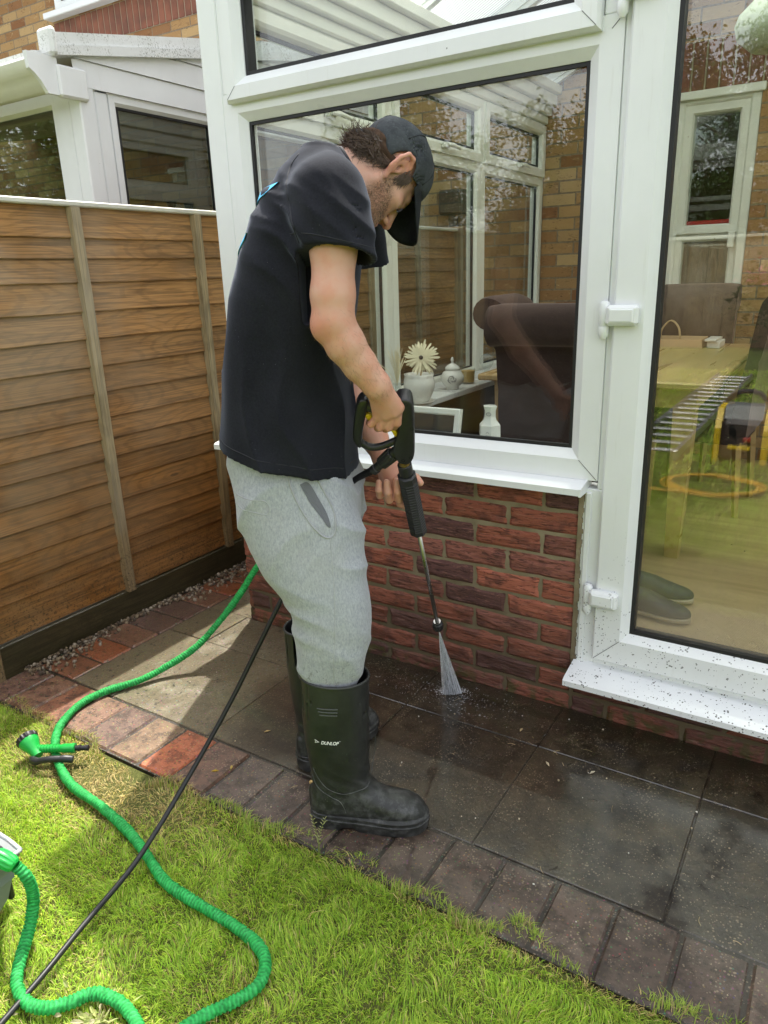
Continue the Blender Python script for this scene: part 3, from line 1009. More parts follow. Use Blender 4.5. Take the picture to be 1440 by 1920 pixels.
# gravel between border and fence ------------------------------------------------
mb = MB()
ico_v, ico_f = None, None
bm = bmesh.new(); bmesh.ops.create_icosphere(bm, subdivisions=1, radius=1.0)
ico_v = np.array([v.co[:] for v in bm.verts]); ico_f = [tuple(v.index for v in f.verts) for f in bm.faces]; bm.free()
for k in range(1500):
    y = RNG.uniform(-0.74, 1.6)
    spread = 0.05 + 0.03 * math.sin(y * 7) + (0.035 if y > 0 else 0)
    x = -2.40 + abs(RNG.normal(0, 1)) * spread * 0.8 - 0.005
    if x > -2.25:
        continue
    r = RNG.uniform(0.004, 0.0095)
    on = x > -2.385
    z = (0.002 if on else -0.01) + r * 0.6 + (RNG.uniform(0, 0.012) if x < -2.37 else 0)
    s = RNG.uniform(0.6, 1.2, 3) * r
    p = ico_v * s * (1 + 0.25 * RNG.normal(size=(len(ico_v), 1)) * 0.5)
    a = RNG.uniform(0, 6.28)
    p = np.stack([p[:, 0] * math.cos(a) - p[:, 1] * math.sin(a), p[:, 0] * math.sin(a) + p[:, 1] * math.cos(a), p[:, 2]], 1) + (x, y, z)
    t = RNG.choice(4)
    c = [(0.12, 0.08, 0.045), (0.20, 0.15, 0.09), (0.07, 0.05, 0.032), (0.27, 0.22, 0.16)][t]
    mb.add(p, ico_f, c)
for k in range(60):                        # loose grains and chips strewn on the paving
    x, y = RNG.uniform(-2.1, 0.2), RNG.uniform(-0.85, -0.05)
    r = RNG.uniform(0.0012, 0.0035)
    p = ico_v * RNG.uniform(0.6, 1.2, 3) * r + (x, y, r * 0.6 + 0.002)
    mb.add(p, ico_f, [(0.45, 0.38, 0.26), (0.3, 0.24, 0.15), (0.5, 0.48, 0.42)][k % 3])
p = ico_v * (0.007, 0.006, 0.007) + (-1.098, -0.705, 0.008)
mb.add(p, ico_f, (0.62, 0.43, 0.17))
o = build(mb, 'gravel', 'gravel', recalc=False)
tag(o, 'loose brown gravel heaped along the foot of the fence', 'gravel', kind='stuff')

# ------------------------------------------------------------------ fence
FX = -2.42
FZ = [1.592, 1.492, 1.425, 1.342, 1.238, 1.138, 1.038, 0.938, 0.839, 0.756, 0.679, 0.591, 0.506, 0.417, 0.327, 0.262, 0.128]
fence = thing('fence', 'brown overlap timber fence with grey weathered battens and dark base board', 'fence', (FX, 0.95, 0))
def fence_panel(y0, y1, seed):
    rg = np.random.default_rng(seed)
    mb = MB()
    ny = 60
    ysn = np.linspace(y0, y1, ny)
    for k in range(len(FZ) - 1):
        zt, zb = FZ[k] + 0.02, FZ[k + 1]
        tint = rg.random(3)
        w = 0.006 * (vnoise(np.stack([ysn * 2.1, np.full(ny, k * 3.7 + seed), np.zeros(ny)], 1)) - 0.5) + 0.003 * (vnoise(np.stack([ysn * 9, np.full(ny, k * 5.1 + seed), np.zeros(ny)], 1)) - 0.5)
        vs = []
        for y, ww in zip(ysn, w):
            vs += [(FX - 0.004, y, zt), (FX + 0.010, y, zb + ww + 0.0025), (FX + 0.008, y, zb + ww), (FX - 0.008, y, zb + ww), (FX - 0.008, y, zt)]
        fs = []
        for q in range(ny - 1):
            for j in range(5):
                jj = (j + 1) % 5
                fs.append((q * 5 + j, q * 5 + jj, (q + 1) * 5 + jj, (q + 1) * 5 + j))
        fs += [(0, 1, 2, 3, 4), tuple((ny - 1) * 5 + j for j in (4, 3, 2, 1, 0))]
        mb.add(vs, fs, tint)
    return build(mb, 'boarding', 'fence_board', fence)
fence_panel(-0.79, 1.03, 1)
fence_panel(1.13, 2.78, 2)
for k_ in range(4):
    fence_panel(-2.73 - 1.92 * k_, -0.90 - 1.92 * k_, 3 + k_)
for y in (-0.222, 0.365, 0.93, 1.7, 2.25, -1.3, -1.85, -2.4, -3.3, -3.8, -4.3, -5.2, -5.8, -6.3, -7.1, -7.7):
    mb = MB()
    n = 26
    zz = np.linspace(0.118, 1.597, n)
    wob = 0.004 * (vnoise(np.stack([zz * 4, np.full(n, y * 9), np.zeros(n)], 1)) - 0.5)
    vs = []
    for z, w_ in zip(zz, wob):
        vs += [(FX + 0.002, y - 0.021 + w_, z), (FX + 0.030, y - 0.019 + w_, z), (FX + 0.030, y + 0.017 + w_, z), (FX + 0.002, y + 0.021 + w_, z)]
    fs = [(q * 4 + j, q * 4 + (j + 1) % 4, (q + 1) * 4 + (j + 1) % 4, (q + 1) * 4 + j) for q in range(n - 1) for j in range(4)]
    fs += [(0, 1, 2, 3), tuple((n - 1) * 4 + j for j in (3, 2, 1, 0))]
    mb.add(vs, fs, RNG.random(3))
    build(mb, 'batten', 'fence_batten', fence)
mb = MB(); mb.cbox((FX - 0.022, -8.6, 1.598), (FX + 0.026, 2.80, 1.617), 0.004); build(mb, 'capping_rail', 'cap_rail', fence)
mb = MB(); mb.cbox((FX - 0.012, -8.6, -0.05), (FX + 0.018, 2.80, 0.122), 0.004, (0.3, 0.4, 0.5)); build(mb, 'base_board', 'gravel_board', fence)
for y in (-0.845, 1.08, 2.83, -2.785, -4.705, -6.625, -8.545):
    mb = MB(); mb.cbox((FX - 0.055, y - 0.045, -0.05), (FX + 0.03, y + 0.045, 1.63), 0.006, RNG.random(3)); build(mb, 'post', 'fence_batten', fence)

# ------------------------------------------------------------------ house
house = thing('house', 'buff brick house wall with white windows behind the conservatories', 'house', (-1.5, 3.2, 0))
HY = 3.0
wx0, wx1, wz0, wz1 = -1.075, -0.615, 0.86, 2.27          # window opening
mb = MB()
mb.box((-12, HY, -0.1), (wx0, HY + 0.28, 5.1))
mb.box((wx1, HY, -0.1), (6, HY + 0.28, 5.1))
mb.box((wx0, HY + 0.0005, -0.1), (wx1, HY + 0.28, wz0))
mb.box((wx0, HY + 0.0005, wz1), (wx1, HY + 0.28, 5.1))
wall = build(mb, 'wall', 'buff_brick', house)
for x0, x1, z0, z1 in ((-1.45, -0.2, 2.275, 2.53), (-6.62, -4.6, 3.375, 3.615)):
    mb = MB()
    x = x0
    mb.cur = 1
    mb.box((x0 - 0.005, HY - 0.004, z0 - 0.004), (x1, HY + 0.02, z1 + 0.004))
    mb.cur = 0
    while x < x1 - 0.06:
        mb.cbox((x, HY - 0.010, z0), (x + 0.066, HY + 0.02, z1), 0.004)
        x += 0.076
    build(mb, 'soldier_course', ['soldier_brick', 'pale_mortar'], house)
def sash_window(x0, x1, z0, z1, tz, name='window', m='cream_upvc'):
    y = HY + 0.02
    mb = MB()
    mb.ring((x0, z0), (x1, z1), [(0, -0.06), (0, 0.012), (0.045, 0.012), (0.055, 0.002), (0.055, -0.06)], base=y)
    mb.cbox((x0 - 0.01, HY - 0.025, z1 - 0.03), (x1 + 0.02, HY + 0.015, z1 + 0.014), 0.004)
    wdw = build(mb, name, m, house, angle=30)
    mb = MB()
    mb.ring((x0 + 0.055, tz - 0.02), (x1 - 0.055, z1 - 0.055), [(0, -0.05), (0, 0.03), (0.04, 0.03), (0.05, 0.015), (0.05, -0.05)], base=y + 0.03)
    mb.cbox((x1 - 0.095, HY - 0.022, tz - 0.11), (x1 - 0.06, HY + 0.012, tz - 0.02), 0.006)
    build(mb, 'sash', m, wdw, angle=30)
    mb = MB()
    mb.ring((x0 + 0.05, z0 + 0.05), (x1 - 0.05, tz - 0.02), [(0, -0.05), (0, 0.012), (0.035, 0.012), (0.045, 0.0), (0.045, -0.05)], base=y + 0.03)
    build(mb, 'sash', m, wdw, angle=30)
    for za, zb in ((z0 + 0.09, tz - 0.06), (tz + 0.02, z1 - 0.1)):
        mb = MB(); mb.box((x0 + 0.09, y + 0.028, za), (x1 - 0.09, y + 0.048, zb)); build(mb, 'glass_pane', 'window_glass', wdw)
    mb = MB()
    mb.box((x0, HY + 0.29, z0), (x1, HY + 0.30, z1)); mb.box((x0 - 1, HY + 2.5, z0 - 1), (x1 + 1, HY + 2.6, z1 + 1))
    return wdw
win = sash_window(wx0 + 0.003, wx1 - 0.003, wz0, wz1 - 0.003, 1.53)
mb = MB()     # red gathered blind edge in the window, dim room behind it
mb.cbox((-0.98, HY + 0.075, 1.56), (-0.71, HY + 0.10, 1.585), 0.005); build(mb, 'blind_hem', 'red_plastic', win)
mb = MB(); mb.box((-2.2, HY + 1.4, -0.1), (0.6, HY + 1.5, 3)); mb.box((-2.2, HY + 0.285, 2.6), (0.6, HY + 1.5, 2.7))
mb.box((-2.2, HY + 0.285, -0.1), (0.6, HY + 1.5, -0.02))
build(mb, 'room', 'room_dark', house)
# window above the neighbour's roof
mb = MB()
mb.cbox((-6.64, HY - 0.10, 3.63), (-4.6, HY + 0.0, 3.68), 0.006)
build(mb, 'window_sill', 'white_upvc', house, angle=30)
mb = MB()
mb.ring((-6.54, 3.69), (-4.7, 4.7), [(0, -0.02), (0, 0.02), (0.055, 0.02), (0.075, 0.004), (0.075, -0.02)], base=HY - 0.01)
uw = build(mb, 'window', 'white_upvc', house, angle=30)
mb = MB(); mb.ring((-6.455, 3.775), (-5.7, 4.62), [(0, -0.015), (0, 0.025), (0.04, 0.025), (0.05, 0.01), (0.05, -0.015)], base=HY - 0.01); build(mb, 'sash', 'white_upvc', uw, angle=30)
mb = MB(); mb.box((-6.46, HY - 0.012, 3.77), (-4.78, HY - 0.006, 4.62)); build(mb, 'glass_pane', 'photo_dark', uw)
mb = MB()
mb.prism([(-12, HY - 0.35, 5.0), (-12, HY + 3.9, 7.4), (-12, HY + 3.9, 7.2), (-12, HY - 0.35, 4.85)], (18, 0, 0)); build(mb, 'roof', 'roof_tile', house)

# rainwater pipe on the house wall
pipe = thing('downpipe', 'black rainwater downpipe fixed to the buff brick wall past the fence end', 'downpipe', (-2.51, 2.955, 0))
mb = MB(); mb.tube([(-2.51, 2.955, -0.05), (-2.51, 2.955, 1.80)], 0.034, 14); build(mb, 'pipe', 'downpipe_black', pipe, angle=40)
mb = MB(); mb.cbox((-2.60, 2.89, 1.72), (-2.42, 2.998, 1.88), 0.012); build(mb, 'hopper', 'downpipe_black', pipe, angle=30)
for z in (0.5, 1.2):
    mb = MB(); mb.cbox((-2.56, 2.915, z), (-2.46, 2.998, z + 0.03), 0.004); build(mb, 'bracket', 'downpipe_black', pipe)

# ------------------------------------------------------------------ neighbour's conservatory
NX, NY = -2.95, 0.30
nb = thing('neighbour_conservatory', 'older white conservatory with mossy lean-to roof beyond the fence', 'conservatory', (NX, NY, 0))
mb = MB()
mb.box((-7.2, NY, -0.03), (NX, NY + 0.1, 0.65)); mb.box((NX - 0.1, NY + 0.1, -0.03), (NX, 2.999, 0.65))
build(mb, 'wall', 'buff_brick', nb)
mb = MB()
mb.cbox((NX - 0.065, NY - 0.012, 0.65), (NX + 0.01, NY + 0.068, 2.15), 0.006)
mb.cbox((NX - 0.16, NY - 0.004, 0.65), (NX - 0.065, NY + 0.05, 2.15), 0.012)
mb.cbox((NX - 0.05, NY + 0.068, 0.65), (NX + 0.002, NY + 0.15, 2.15), 0.012)
build(mb, 'corner_post', 'old_upvc', nb, angle=30)
for (x0, x1) in ((-4.3, NX - 0.16), (-5.7, -4.32), (-7.1, -5.72)):
    mb = MB(); mb.ring((x0, 0.66), (x1, 2.14), [(0, -0.04), (0, 0.0), (0.045, 0.0), (0.06, -0.015), (0.06, -0.04)], base=NY + 0.005)
    w_ = build(mb, 'window', 'old_upvc', nb, angle=30)
    mb = MB(); mb.box((x0 + 0.05, NY + 0.02, 0.72), (x1 - 0.05, NY + 0.036, 2.08)); build(mb, 'glass_pane', 'old_glass', w_)
for (y0, y1) in ((NY + 0.15, 1.12), (1.14, 2.05), (2.07, 2.98)):
    mb = MB(); mb.ring((y0, 0.66), (y1, 2.135), [(0, -0.04), (0, 0.0), (0.03, 0.0), (0.045, -0.015), (0.045, -0.04)], plane='yz', base=NX, out=1)
    w_ = build(mb, 'window', 'old_upvc', nb, angle=30)
    mb = MB(); mb.ring((y0 + 0.044, 0.705), (y1 - 0.044, 2.091), [(0, -0.03), (0, -0.012), (0.010, -0.012), (0.010, -0.03)], plane='yz', base=NX, out=1); build(mb, 'gasket', 'gasket', w_)
    mb = MB(); mb.box((NX - 0.036, y0 + 0.04, 0.71), (NX - 0.02, y1 - 0.04, 2.088)); build(mb, 'glass_pane', 'old_glass', w_)
def rake(y):
    return 2.235 + (y - 0.22) * 0.175
# horizontal cladding under the raking verge
mb = MB()
for k in range(4):
    z0 = 2.137 + k * 0.105
    for q in range(40):
        ya, yb = NY - 0.02 + q * 0.0675, NY - 0.02 + (q + 1) * 0.0675
        zta, ztb = min(z0 + 0.1, rake(ya)), min(z0 + 0.1, rake(yb))
        if zta <= z0 and ztb <= z0:
            continue
        zta, ztb = max(zta, z0), max(ztb, z0)
        mb.add([(NX + 0.012, ya, z0), (NX + 0.012, yb, z0), (NX + 0.004, yb, ztb), (NX + 0.004, ya, zta)], [(0, 1, 2, 3)])
    ys0 = max(NY, 0.22 + (z0 - 2.235) / 0.175 + 0.02)
    mb.box((NX - 0.02, ys0, z0 - 0.006), (NX + 0.002, 2.99, z0))
build(mb, 'gable_cladding', 'old_upvc', nb)
mb = MB()
mb.prism([(NX - 0.02, 0.19, rake(0.19)), (NX - 0.02, 2.99, rake(2.99)), (NX - 0.02, 2.99, rake(2.99) + 0.045), (NX - 0.02, 0.19, rake(0.19) + 0.036)], (0.055, 0, 0))
mb.prism([(NX - 0.05, 0.19, rake(0.19) + 0.038), (NX - 0.05, 2.99, rake(2.99) + 0.047), (NX - 0.05, 2.99, rake(2.99) + 0.10), (NX - 0.05, 0.19, rake(0.19) + 0.083)], (0.075, 0, 0))
mb.cbox((NX - 0.05, 0.165, rake(0.19) - 0.004), (NX + 0.045, 0.20, rake(0.19) + 0.10), 0.012)
build(mb, 'verge_trim', 'lichened_upvc', nb, angle=30)
# gutter with stop end
mb = MB()
gp = [(0.19, 2.10), (0.165, 2.092), (0.145, 2.10), (0.125, 2.13), (0.105, 2.15), (0.085, 2.165), (0.075, 2.20), (0.082, 2.21), (0.095, 2.18), (0.13, 2.16), (0.15, 2.12), (0.19, 2.12)]
mb.prism([(-7.2, y, z) for y, z in gp], (7.2 + NX + 0.0, 0, 0))
gt = build(mb, 'gutter', 'cream_upvc', nb, angle=40)
mb = MB()
mb.prism([(NX - 0.005, y, z) for y, z in [(0.2, 2.085), (0.14, 2.085), (0.115, 2.125), (0.09, 2.15), (0.068, 2.165), (0.063, 2.225), (0.2, 2.225)]], (0.02, 0, 0))
mb.cbox((NX - 0.01, 0.19, 2.08), (NX + 0.03, 0.33, 2.20), 0.008)
build(mb, 'stop_end', 'old_upvc', nb, angle=30)
mb = MB()
mb.prism([(-7.2, 0.12, rake(0.12) + 0.0), (-7.2, 2.99, rake(2.99) + 0.0), (-7.2, 2.99, rake(2.99) + 0.025), (-7.2, 0.12, rake(0.12) + 0.025)], (7.2 + NX - 0.03, 0, 0))
build(mb, 'roof', 'lichened_upvc', nb)
mb = MB(); mb.box((-7.1, NY + 0.1, 0.0), (NX - 0.1, 2.99, 0.02)); build(mb, 'floor', 'oak_laminate', nb)
# a candelabra silhouette stands on the neighbour's sill
cand = thing('candelabra', 'dark two-armed candle holder on the neighbour window sill', 'candle holder', (NX - 0.16, 0.95, 1.56))
for yy in (0.90, 1.02):
    mb = MB(); mb.lathe([(0.002, 0), (0.022, 0.004), (0.006, 0.02), (0.005, 0.07), (0.02, 0.09), (0.028, 0.12), (0.026, 0.12), (0.004, 0.094)], (NX - 0.16, yy, 1.61), seg=14); build(mb, 'cup', 'black_plastic', cand, smooth=True)
mb = MB(); mb.tube(spline([(NX - 0.16, 0.90, 1.615), (NX - 0.16, 0.96, 1.585), (NX - 0.16, 1.02, 1.615)], 14), 0.006, 8); mb.lathe([(0.04, 0), (0.04, 0.008), (0.008, 0.014)], (NX - 0.16, 0.96, 1.565), seg=16); build(mb, 'arms', 'black_plastic', cand)
nsill = MB(); nsill.cbox((NX - 0.26, NY + 0.2, 1.545), (NX - 0.06, 2.9, 1.565), 0.004); build(nsill, 'inner_sill', 'sill_board', nb)
# ------------------------------------------------------------------ our conservatory
cons = thing('conservatory', 'white framed gabled conservatory on a red brick plinth', 'conservatory', (-0.6, 0.0, 0))
CXL, CXR = -1.955, 1.655           # outside faces of the side walls
XC = -0.15

def brick_run(mb, p0, dirv, outv, length, z_from, z_to, z0=0.052, right_full_odd=1, start_half=False):
    """drag-faced bricks laid from p0 along dirv; each has an uneven face and ragged arrises"""
    rg = np.random.default_rng(11)
    p0, d, ov = V3(p0), V3(dirv), V3(outv)
    row = -2
    while True:
        zb = z0 + 0.075 * row + 0.005
        zt = zb + 0.065
        row += 1
        if zt < z_from:
            continue
        if zb > z_to:
            break
        zt = min(zt, z_to)
        full = (row % 2 == right_full_odd)
        pos = 0.0
        first = True
        while pos < length - 0.02:
            L_ = 0.215 if (full or not first) else 0.1025
            L_ = min(L_, length - pos)
            first = False
            k = rg.random()
            if k < 0.62:
                base = V3((0.36, 0.115, 0.070)) * rg.uniform(0.8, 1.25)
            elif k < 0.85:
                base = V3((0.27, 0.10, 0.072)) * rg.uniform(0.8, 1.2)
            else:
                base = V3((0.15, 0.068, 0.060)) * rg.uniform(0.8, 1.2)
            nx_, nz_ = 22, 8
            u = np.linspace(0, 1, nx_); w = np.linspace(0, 1, nz_)
            U, Wv = np.meshgrid(u, w, indexing='ij')
            P = p0 + d * (pos + U[..., None] * L_)
            P = P + np.array([0, 0, 1.0]) * (zb + Wv[..., None] * (zt - zb))
            flat = P.reshape(-1, 3)
            edge = np.minimum(np.minimum(U, 1 - U) * L_, np.minimum(Wv, 1 - Wv) * 0.065).ravel()
            n1 = vnoise(flat * (22, 22, 90)) - 0.5
            n2 = vnoise(flat * (70, 70, 60) + 9) - 0.5
            out = 0.006 * n1 + 0.0015 - 0.007 * np.exp(-edge / 0.004)
            flat = flat + ov * out[:, None]
            # ragged outline
            side = np.exp(-edge / 0.003)[:, None]
            flat = flat + side * (d * (0.005 * n2[:, None]) + np.array([0, 0, 1.0]) * (0.005 * n1[:, None]))
            fs = [(i * nz_ + j, (i + 1) * nz_ + j, (i + 1) * nz_ + j + 1, i * nz_ + j + 1) for i in range(nx_ - 1) for j in range(nz_ - 1)]
            loop = [i * nz_ for i in range(nx_)] + [(nx_ - 1) * nz_ + j for j in range(1, nz_)] + [i * nz_ + nz_ - 1 for i in range(nx_ - 2, -1, -1)] + [j for j in range(nz_ - 2, 0, -1)]
            b0 = len(flat)
            back = flat[loop] - ov * 0.02
            fs += [(loop[i], loop[(i + 1) % len(loop)], b0 + (i + 1) % len(loop), b0 + i) for i in range(len(loop))]
            mb.add(np.vstack([flat, back]), fs, base)
            pos += L_ + 0.010

mb = MB()
mb.cur = 1
mb.box((CXL + 0.004, 0.006, -0.05), (-0.606, 0.10, 0.728))
mb.box((CXL + 0.006, 0.1, -0.05), (CXL + 0.1, 2.995, 0.719))
mb.box((0.306, 0.006, -0.05), (CXR - 0.004, 0.10, 0.728))
mb.box((CXR - 0.1, 0.1, -0.05), (CXR - 0.006, 2.995, 0.719))
mb.box((-0.606, 0.006, -0.05), (0.306, 0.10, 0.139))
# irregular pointing squeezed along the jamb edge
for k in range(60):
    z = 0.06 + k * 0.0109
    w_ = 0.004 + 0.006 * random.random()
    mb.box((-0.608, -0.001 - 0.003 * random.random(), z), (-0.606 + w_ + 0.004, 0.03, z + 0.0125))
mb.cur = 0
brick_run(mb, (-0.608, 0.001, 0), (-1, 0, 0), (0, -1, 0), 1.345, -0.05, 0.727, right_full_odd=0)
brick_run(mb, (CXL, 0.0, 0), (0, 1, 0), (-1, 0, 0), 2.98, -0.05, 0.719, right_full_odd=1)
brick_run(mb, (0.308, 0.001, 0), (1, 0, 0), (0, -1, 0), 1.345, -0.05, 0.727, right_full_odd=0)
brick_run(mb, (-0.60, 0.001, 0), (1, 0, 0), (0, -1, 0), 0.905, -0.05, 0.137)
build(mb, 'brick_plinth', ['red_brick', 'mortar'], cons, recalc=True)

# sills -----------------------------------------------------------------------
def sill(x0, x1):
    mb = MB()
    prof = [(0.06, 0.757), (0.0, 0.7565), (-0.05, 0.748), (-0.062, 0.743), (-0.062, 0.7245), (-0.05, 0.7215), (-0.046, 0.730), (0.0, 0.730), (0.06, 0.730)]
    mb.prism([(x0, y, z) for y, z in prof], (x1 - x0, 0, 0))
    # moulded end cap
    mb.prism([(x1, -0.064, 0.7225), (x1, -0.064, 0.745), (x1, 0.0, 0.7585), (x1, 0.03, 0.7585), (x1, 0.03, 0.7225)], (0.006, 0, 0))
    build(mb, 'window_sill', 'white_upvc', cons, angle=25)
sill(-1.998, -0.592); sill(0.29, 1.70)
mb = MB(); mb.cbox((-1.999, -0.05, 0.7215), (-1.93, 2.99, 0.7425), 0.006); build(mb, 'side_sill', 'white_upvc', cons)
mb = MB(); mb.cbox((1.63, -0.05, 0.7215), (1.699, 2.99, 0.7425), 0.006)
build(mb, 'side_sill', 'white_upvc', cons)

# posts and head ----------------------------------------------------------------
def post(x0, x1):
    mb = MB()
    mb.cbox((x0, 0.0, 0.752), (x1, 0.075, 2.31), 0.004)
    return build(mb, 'corner_post', 'white_upvc', cons, angle=30)
post(-1.935, -1.853); post(1.553, 1.635)
FRAME = [(0, -0.06), (0, 0.0), (0.058, 0.0), (0.084, -0.02), (0.084, -0.06)]
SASH = [(0, -0.06), (0.0, 0.018), (0.008, 0.028), (0.045, 0.028), (0.072, 0.004), (0.072, -0.06)]
def front_window(x0, x1, side):
    mb = MB()
    mb.ring((x0, 0.757), (x1, 1.905), FRAME)
    mb.cbox((x0, 0.001, 1.906), (x0 + 0.034, 0.06, 2.30), 0.003)
    mb.cbox((x1 - 0.05, 0.001, 1.906), (x1, 0.06, 2.30), 0.003)
    wdw = build(mb, 'window', 'white_upvc', cons, angle=30)
    mb = MB()
    mb.ring((x0 + 0.084, 0.841), (x1 - 0.084, 1.821), [(-0.002, -0.023), (0.010, -0.023), (0.010, -0.034), (-0.002, -0.034)])
    build(mb, 'gasket', 'gasket', wdw)
    mb = MB(); mb.box((x0 + 0.08, 0.034, 0.838), (x1 - 0.08, 0.054, 1.825)); build(mb, 'glass_pane', 'window_glass', wdw)
    mb = MB(); mb.ring((x0 + 0.035, 1.873), (x1 - 0.052, 2.262), SASH); build(mb, 'opening_sash', 'white_upvc', wdw, angle=30)
    mb = MB(); mb.ring((x0 + 0.107, 1.945), (x1 - 0.124, 2.19), [(-0.002, 0.0), (0.012, 0.0), (0.012, -0.04), (-0.002, -0.04)]); build(mb, 'gasket', 'gasket', wdw)
    mb = MB(); mb.box((x0 + 0.104, 0.034, 1.942), (x1 - 0.121, 0.052, 2.193)); build(mb, 'glass_pane', 'window_glass', wdw)
    # mitre joints: hairline welds in the corners
    jn = [(x0, 0.757, 1, 1, 0.002, 0.056, -0.0006), (x1, 0.757, -1, 1, 0.002, 0.056, -0.0006), (x1, 1.905, -1, -1, 0.002, 0.03, -0.0006),
          (x0 + 0.035, 1.873, 1, 1, 0.009, 0.044, -0.0283), (x1 - 0.052, 1.873, -1, 1, 0.009, 0.044, -0.0283)]
    for (xa, za, sx, sz, r0_, r1_, yy) in jn:
        mb = MB(); mb.tube([(xa + sx * r0_, yy, za + sz * r0_), (xa + sx * r1_, yy, za + sz * r1_)], 0.0009, 5)
        build(mb, 'mitre_joint', 'ink', wdw)
    return wdw
front_window(-1.852, -0.560, 0)
front_window(0.26, 1.552, 1)
mb = MB()
mb.cbox((-1.935, 0.002, 2.263), (1.635, 0.09, 2.40), 0.004)
mb.cbox((-1.935, -0.012, 2.30), (1.635, 0.002, 2.36), 0.004)
build(mb, 'head_beam', 'white_upvc', cons, angle=30)

# door ------------------------------------------------------------------------
mb = MB()
mb.cbox((-0.599, 0.004, 0.15), (-0.541, 0.075, 0.732), 0.003)
mb.cbox((-0.5595, 0.004, 0.732), (-0.541, 0.075, 2.262), 0.003)
mb.cbox((-0.588, -0.004, 0.17), (-0.572, 0.004, 0.721), 0.002)
mb.cbox((0.241, 0.004, 0.15), (0.299, 0.075, 0.732), 0.003)
mb.cbox((0.241, 0.004, 0.732), (0.2595, 0.075, 2.262), 0.003)
mb.cbox((-0.541, 0.004, 0.15), (0.241, 0.075, 0.205), 0.003)
mb.cbox((-0.541, 0.004, 2.15), (0.241, 0.075, 2.262), 0.003)
build(mb, 'door_frame', 'white_upvc', cons, angle=30)
mb = MB()
mb.ring((-0.541, 0.202), (0.241, 2.14), [(0, -0.05), (0.0, 0.012), (0.006, 0.018), (0.080, 0.018), (0.104, -0.006), (0.104, -0.05)])
door = build(mb, 'door', 'white_upvc', cons, angle=30)
mb = MB(); mb.ring((-0.437, 0.306), (0.137, 2.036), [(-0.003, -0.004), (0.009, -0.004), (0.009, -0.04), (-0.003, -0.04)]); build(mb, 'gasket', 'gasket', door)
mb = MB(); mb.box((-0.440, 0.022, 0.303), (0.140, 0.040, 2.039)); build(mb, 'glass_pane', 'door_glass', door)
for (xa, za, sx, sz) in ((-0.541, 0.202, 1, 1), (0.241, 0.202, -1, 1)):
    mb = MB(); mb.tube([(xa + sx * 0.007, -0.0184, za + sz * 0.007), (xa + sx * 0.079, -0.0184, za + sz * 0.079)], 0.0009, 5)
    build(mb, 'mitre_joint', 'ink', door)
for z in (1.215, 0.412, 1.95):
    mb = MB()
    mb.cbox((-0.553, -0.046, z - 0.026), (-0.470, -0.017, z + 0.026), 0.008)
    mb.cbox((-0.545, -0.049, z - 0.018), (-0.480, -0.040, z + 0.018), 0.004)
    mb.lathe([(0.006, -0.062), (0.0125, -0.052), (0.0135, -0.03), (0.0128, -0.0285), (0.0135, -0.027), (0.0135, 0.028), (0.010, 0.034), (0.004, 0.036)], (-0.562, -0.018, z), seg=18)
    build(mb, 'hinge', 'white_upvc', door, angle=35)
mb = MB(); mb.cbox((0.18, -0.05, 1.0), (0.21, -0.018, 1.2), 0.006); mb.tube([(0.195, -0.05, 1.14), (0.195, -0.075, 1.14), (0.08, -0.078, 1.14)], 0.009, 10); build(mb, 'handle', 'white_upvc', door)
mb = MB()
mb.prism([(-0.598, 0.03, 0.182), (-0.598, -0.002, 0.180), (-0.598, -0.092, 0.164), (-0.598, -0.104, 0.158), (-0.598, -0.104, 0.141), (-0.598, -0.09, 0.138), (-0.598, 0.0035, 0.140), (-0.598, 0.03, 0.140)], (0.90, 0, 0))
build(mb, 'threshold', 'white_upvc', cons, angle=25)

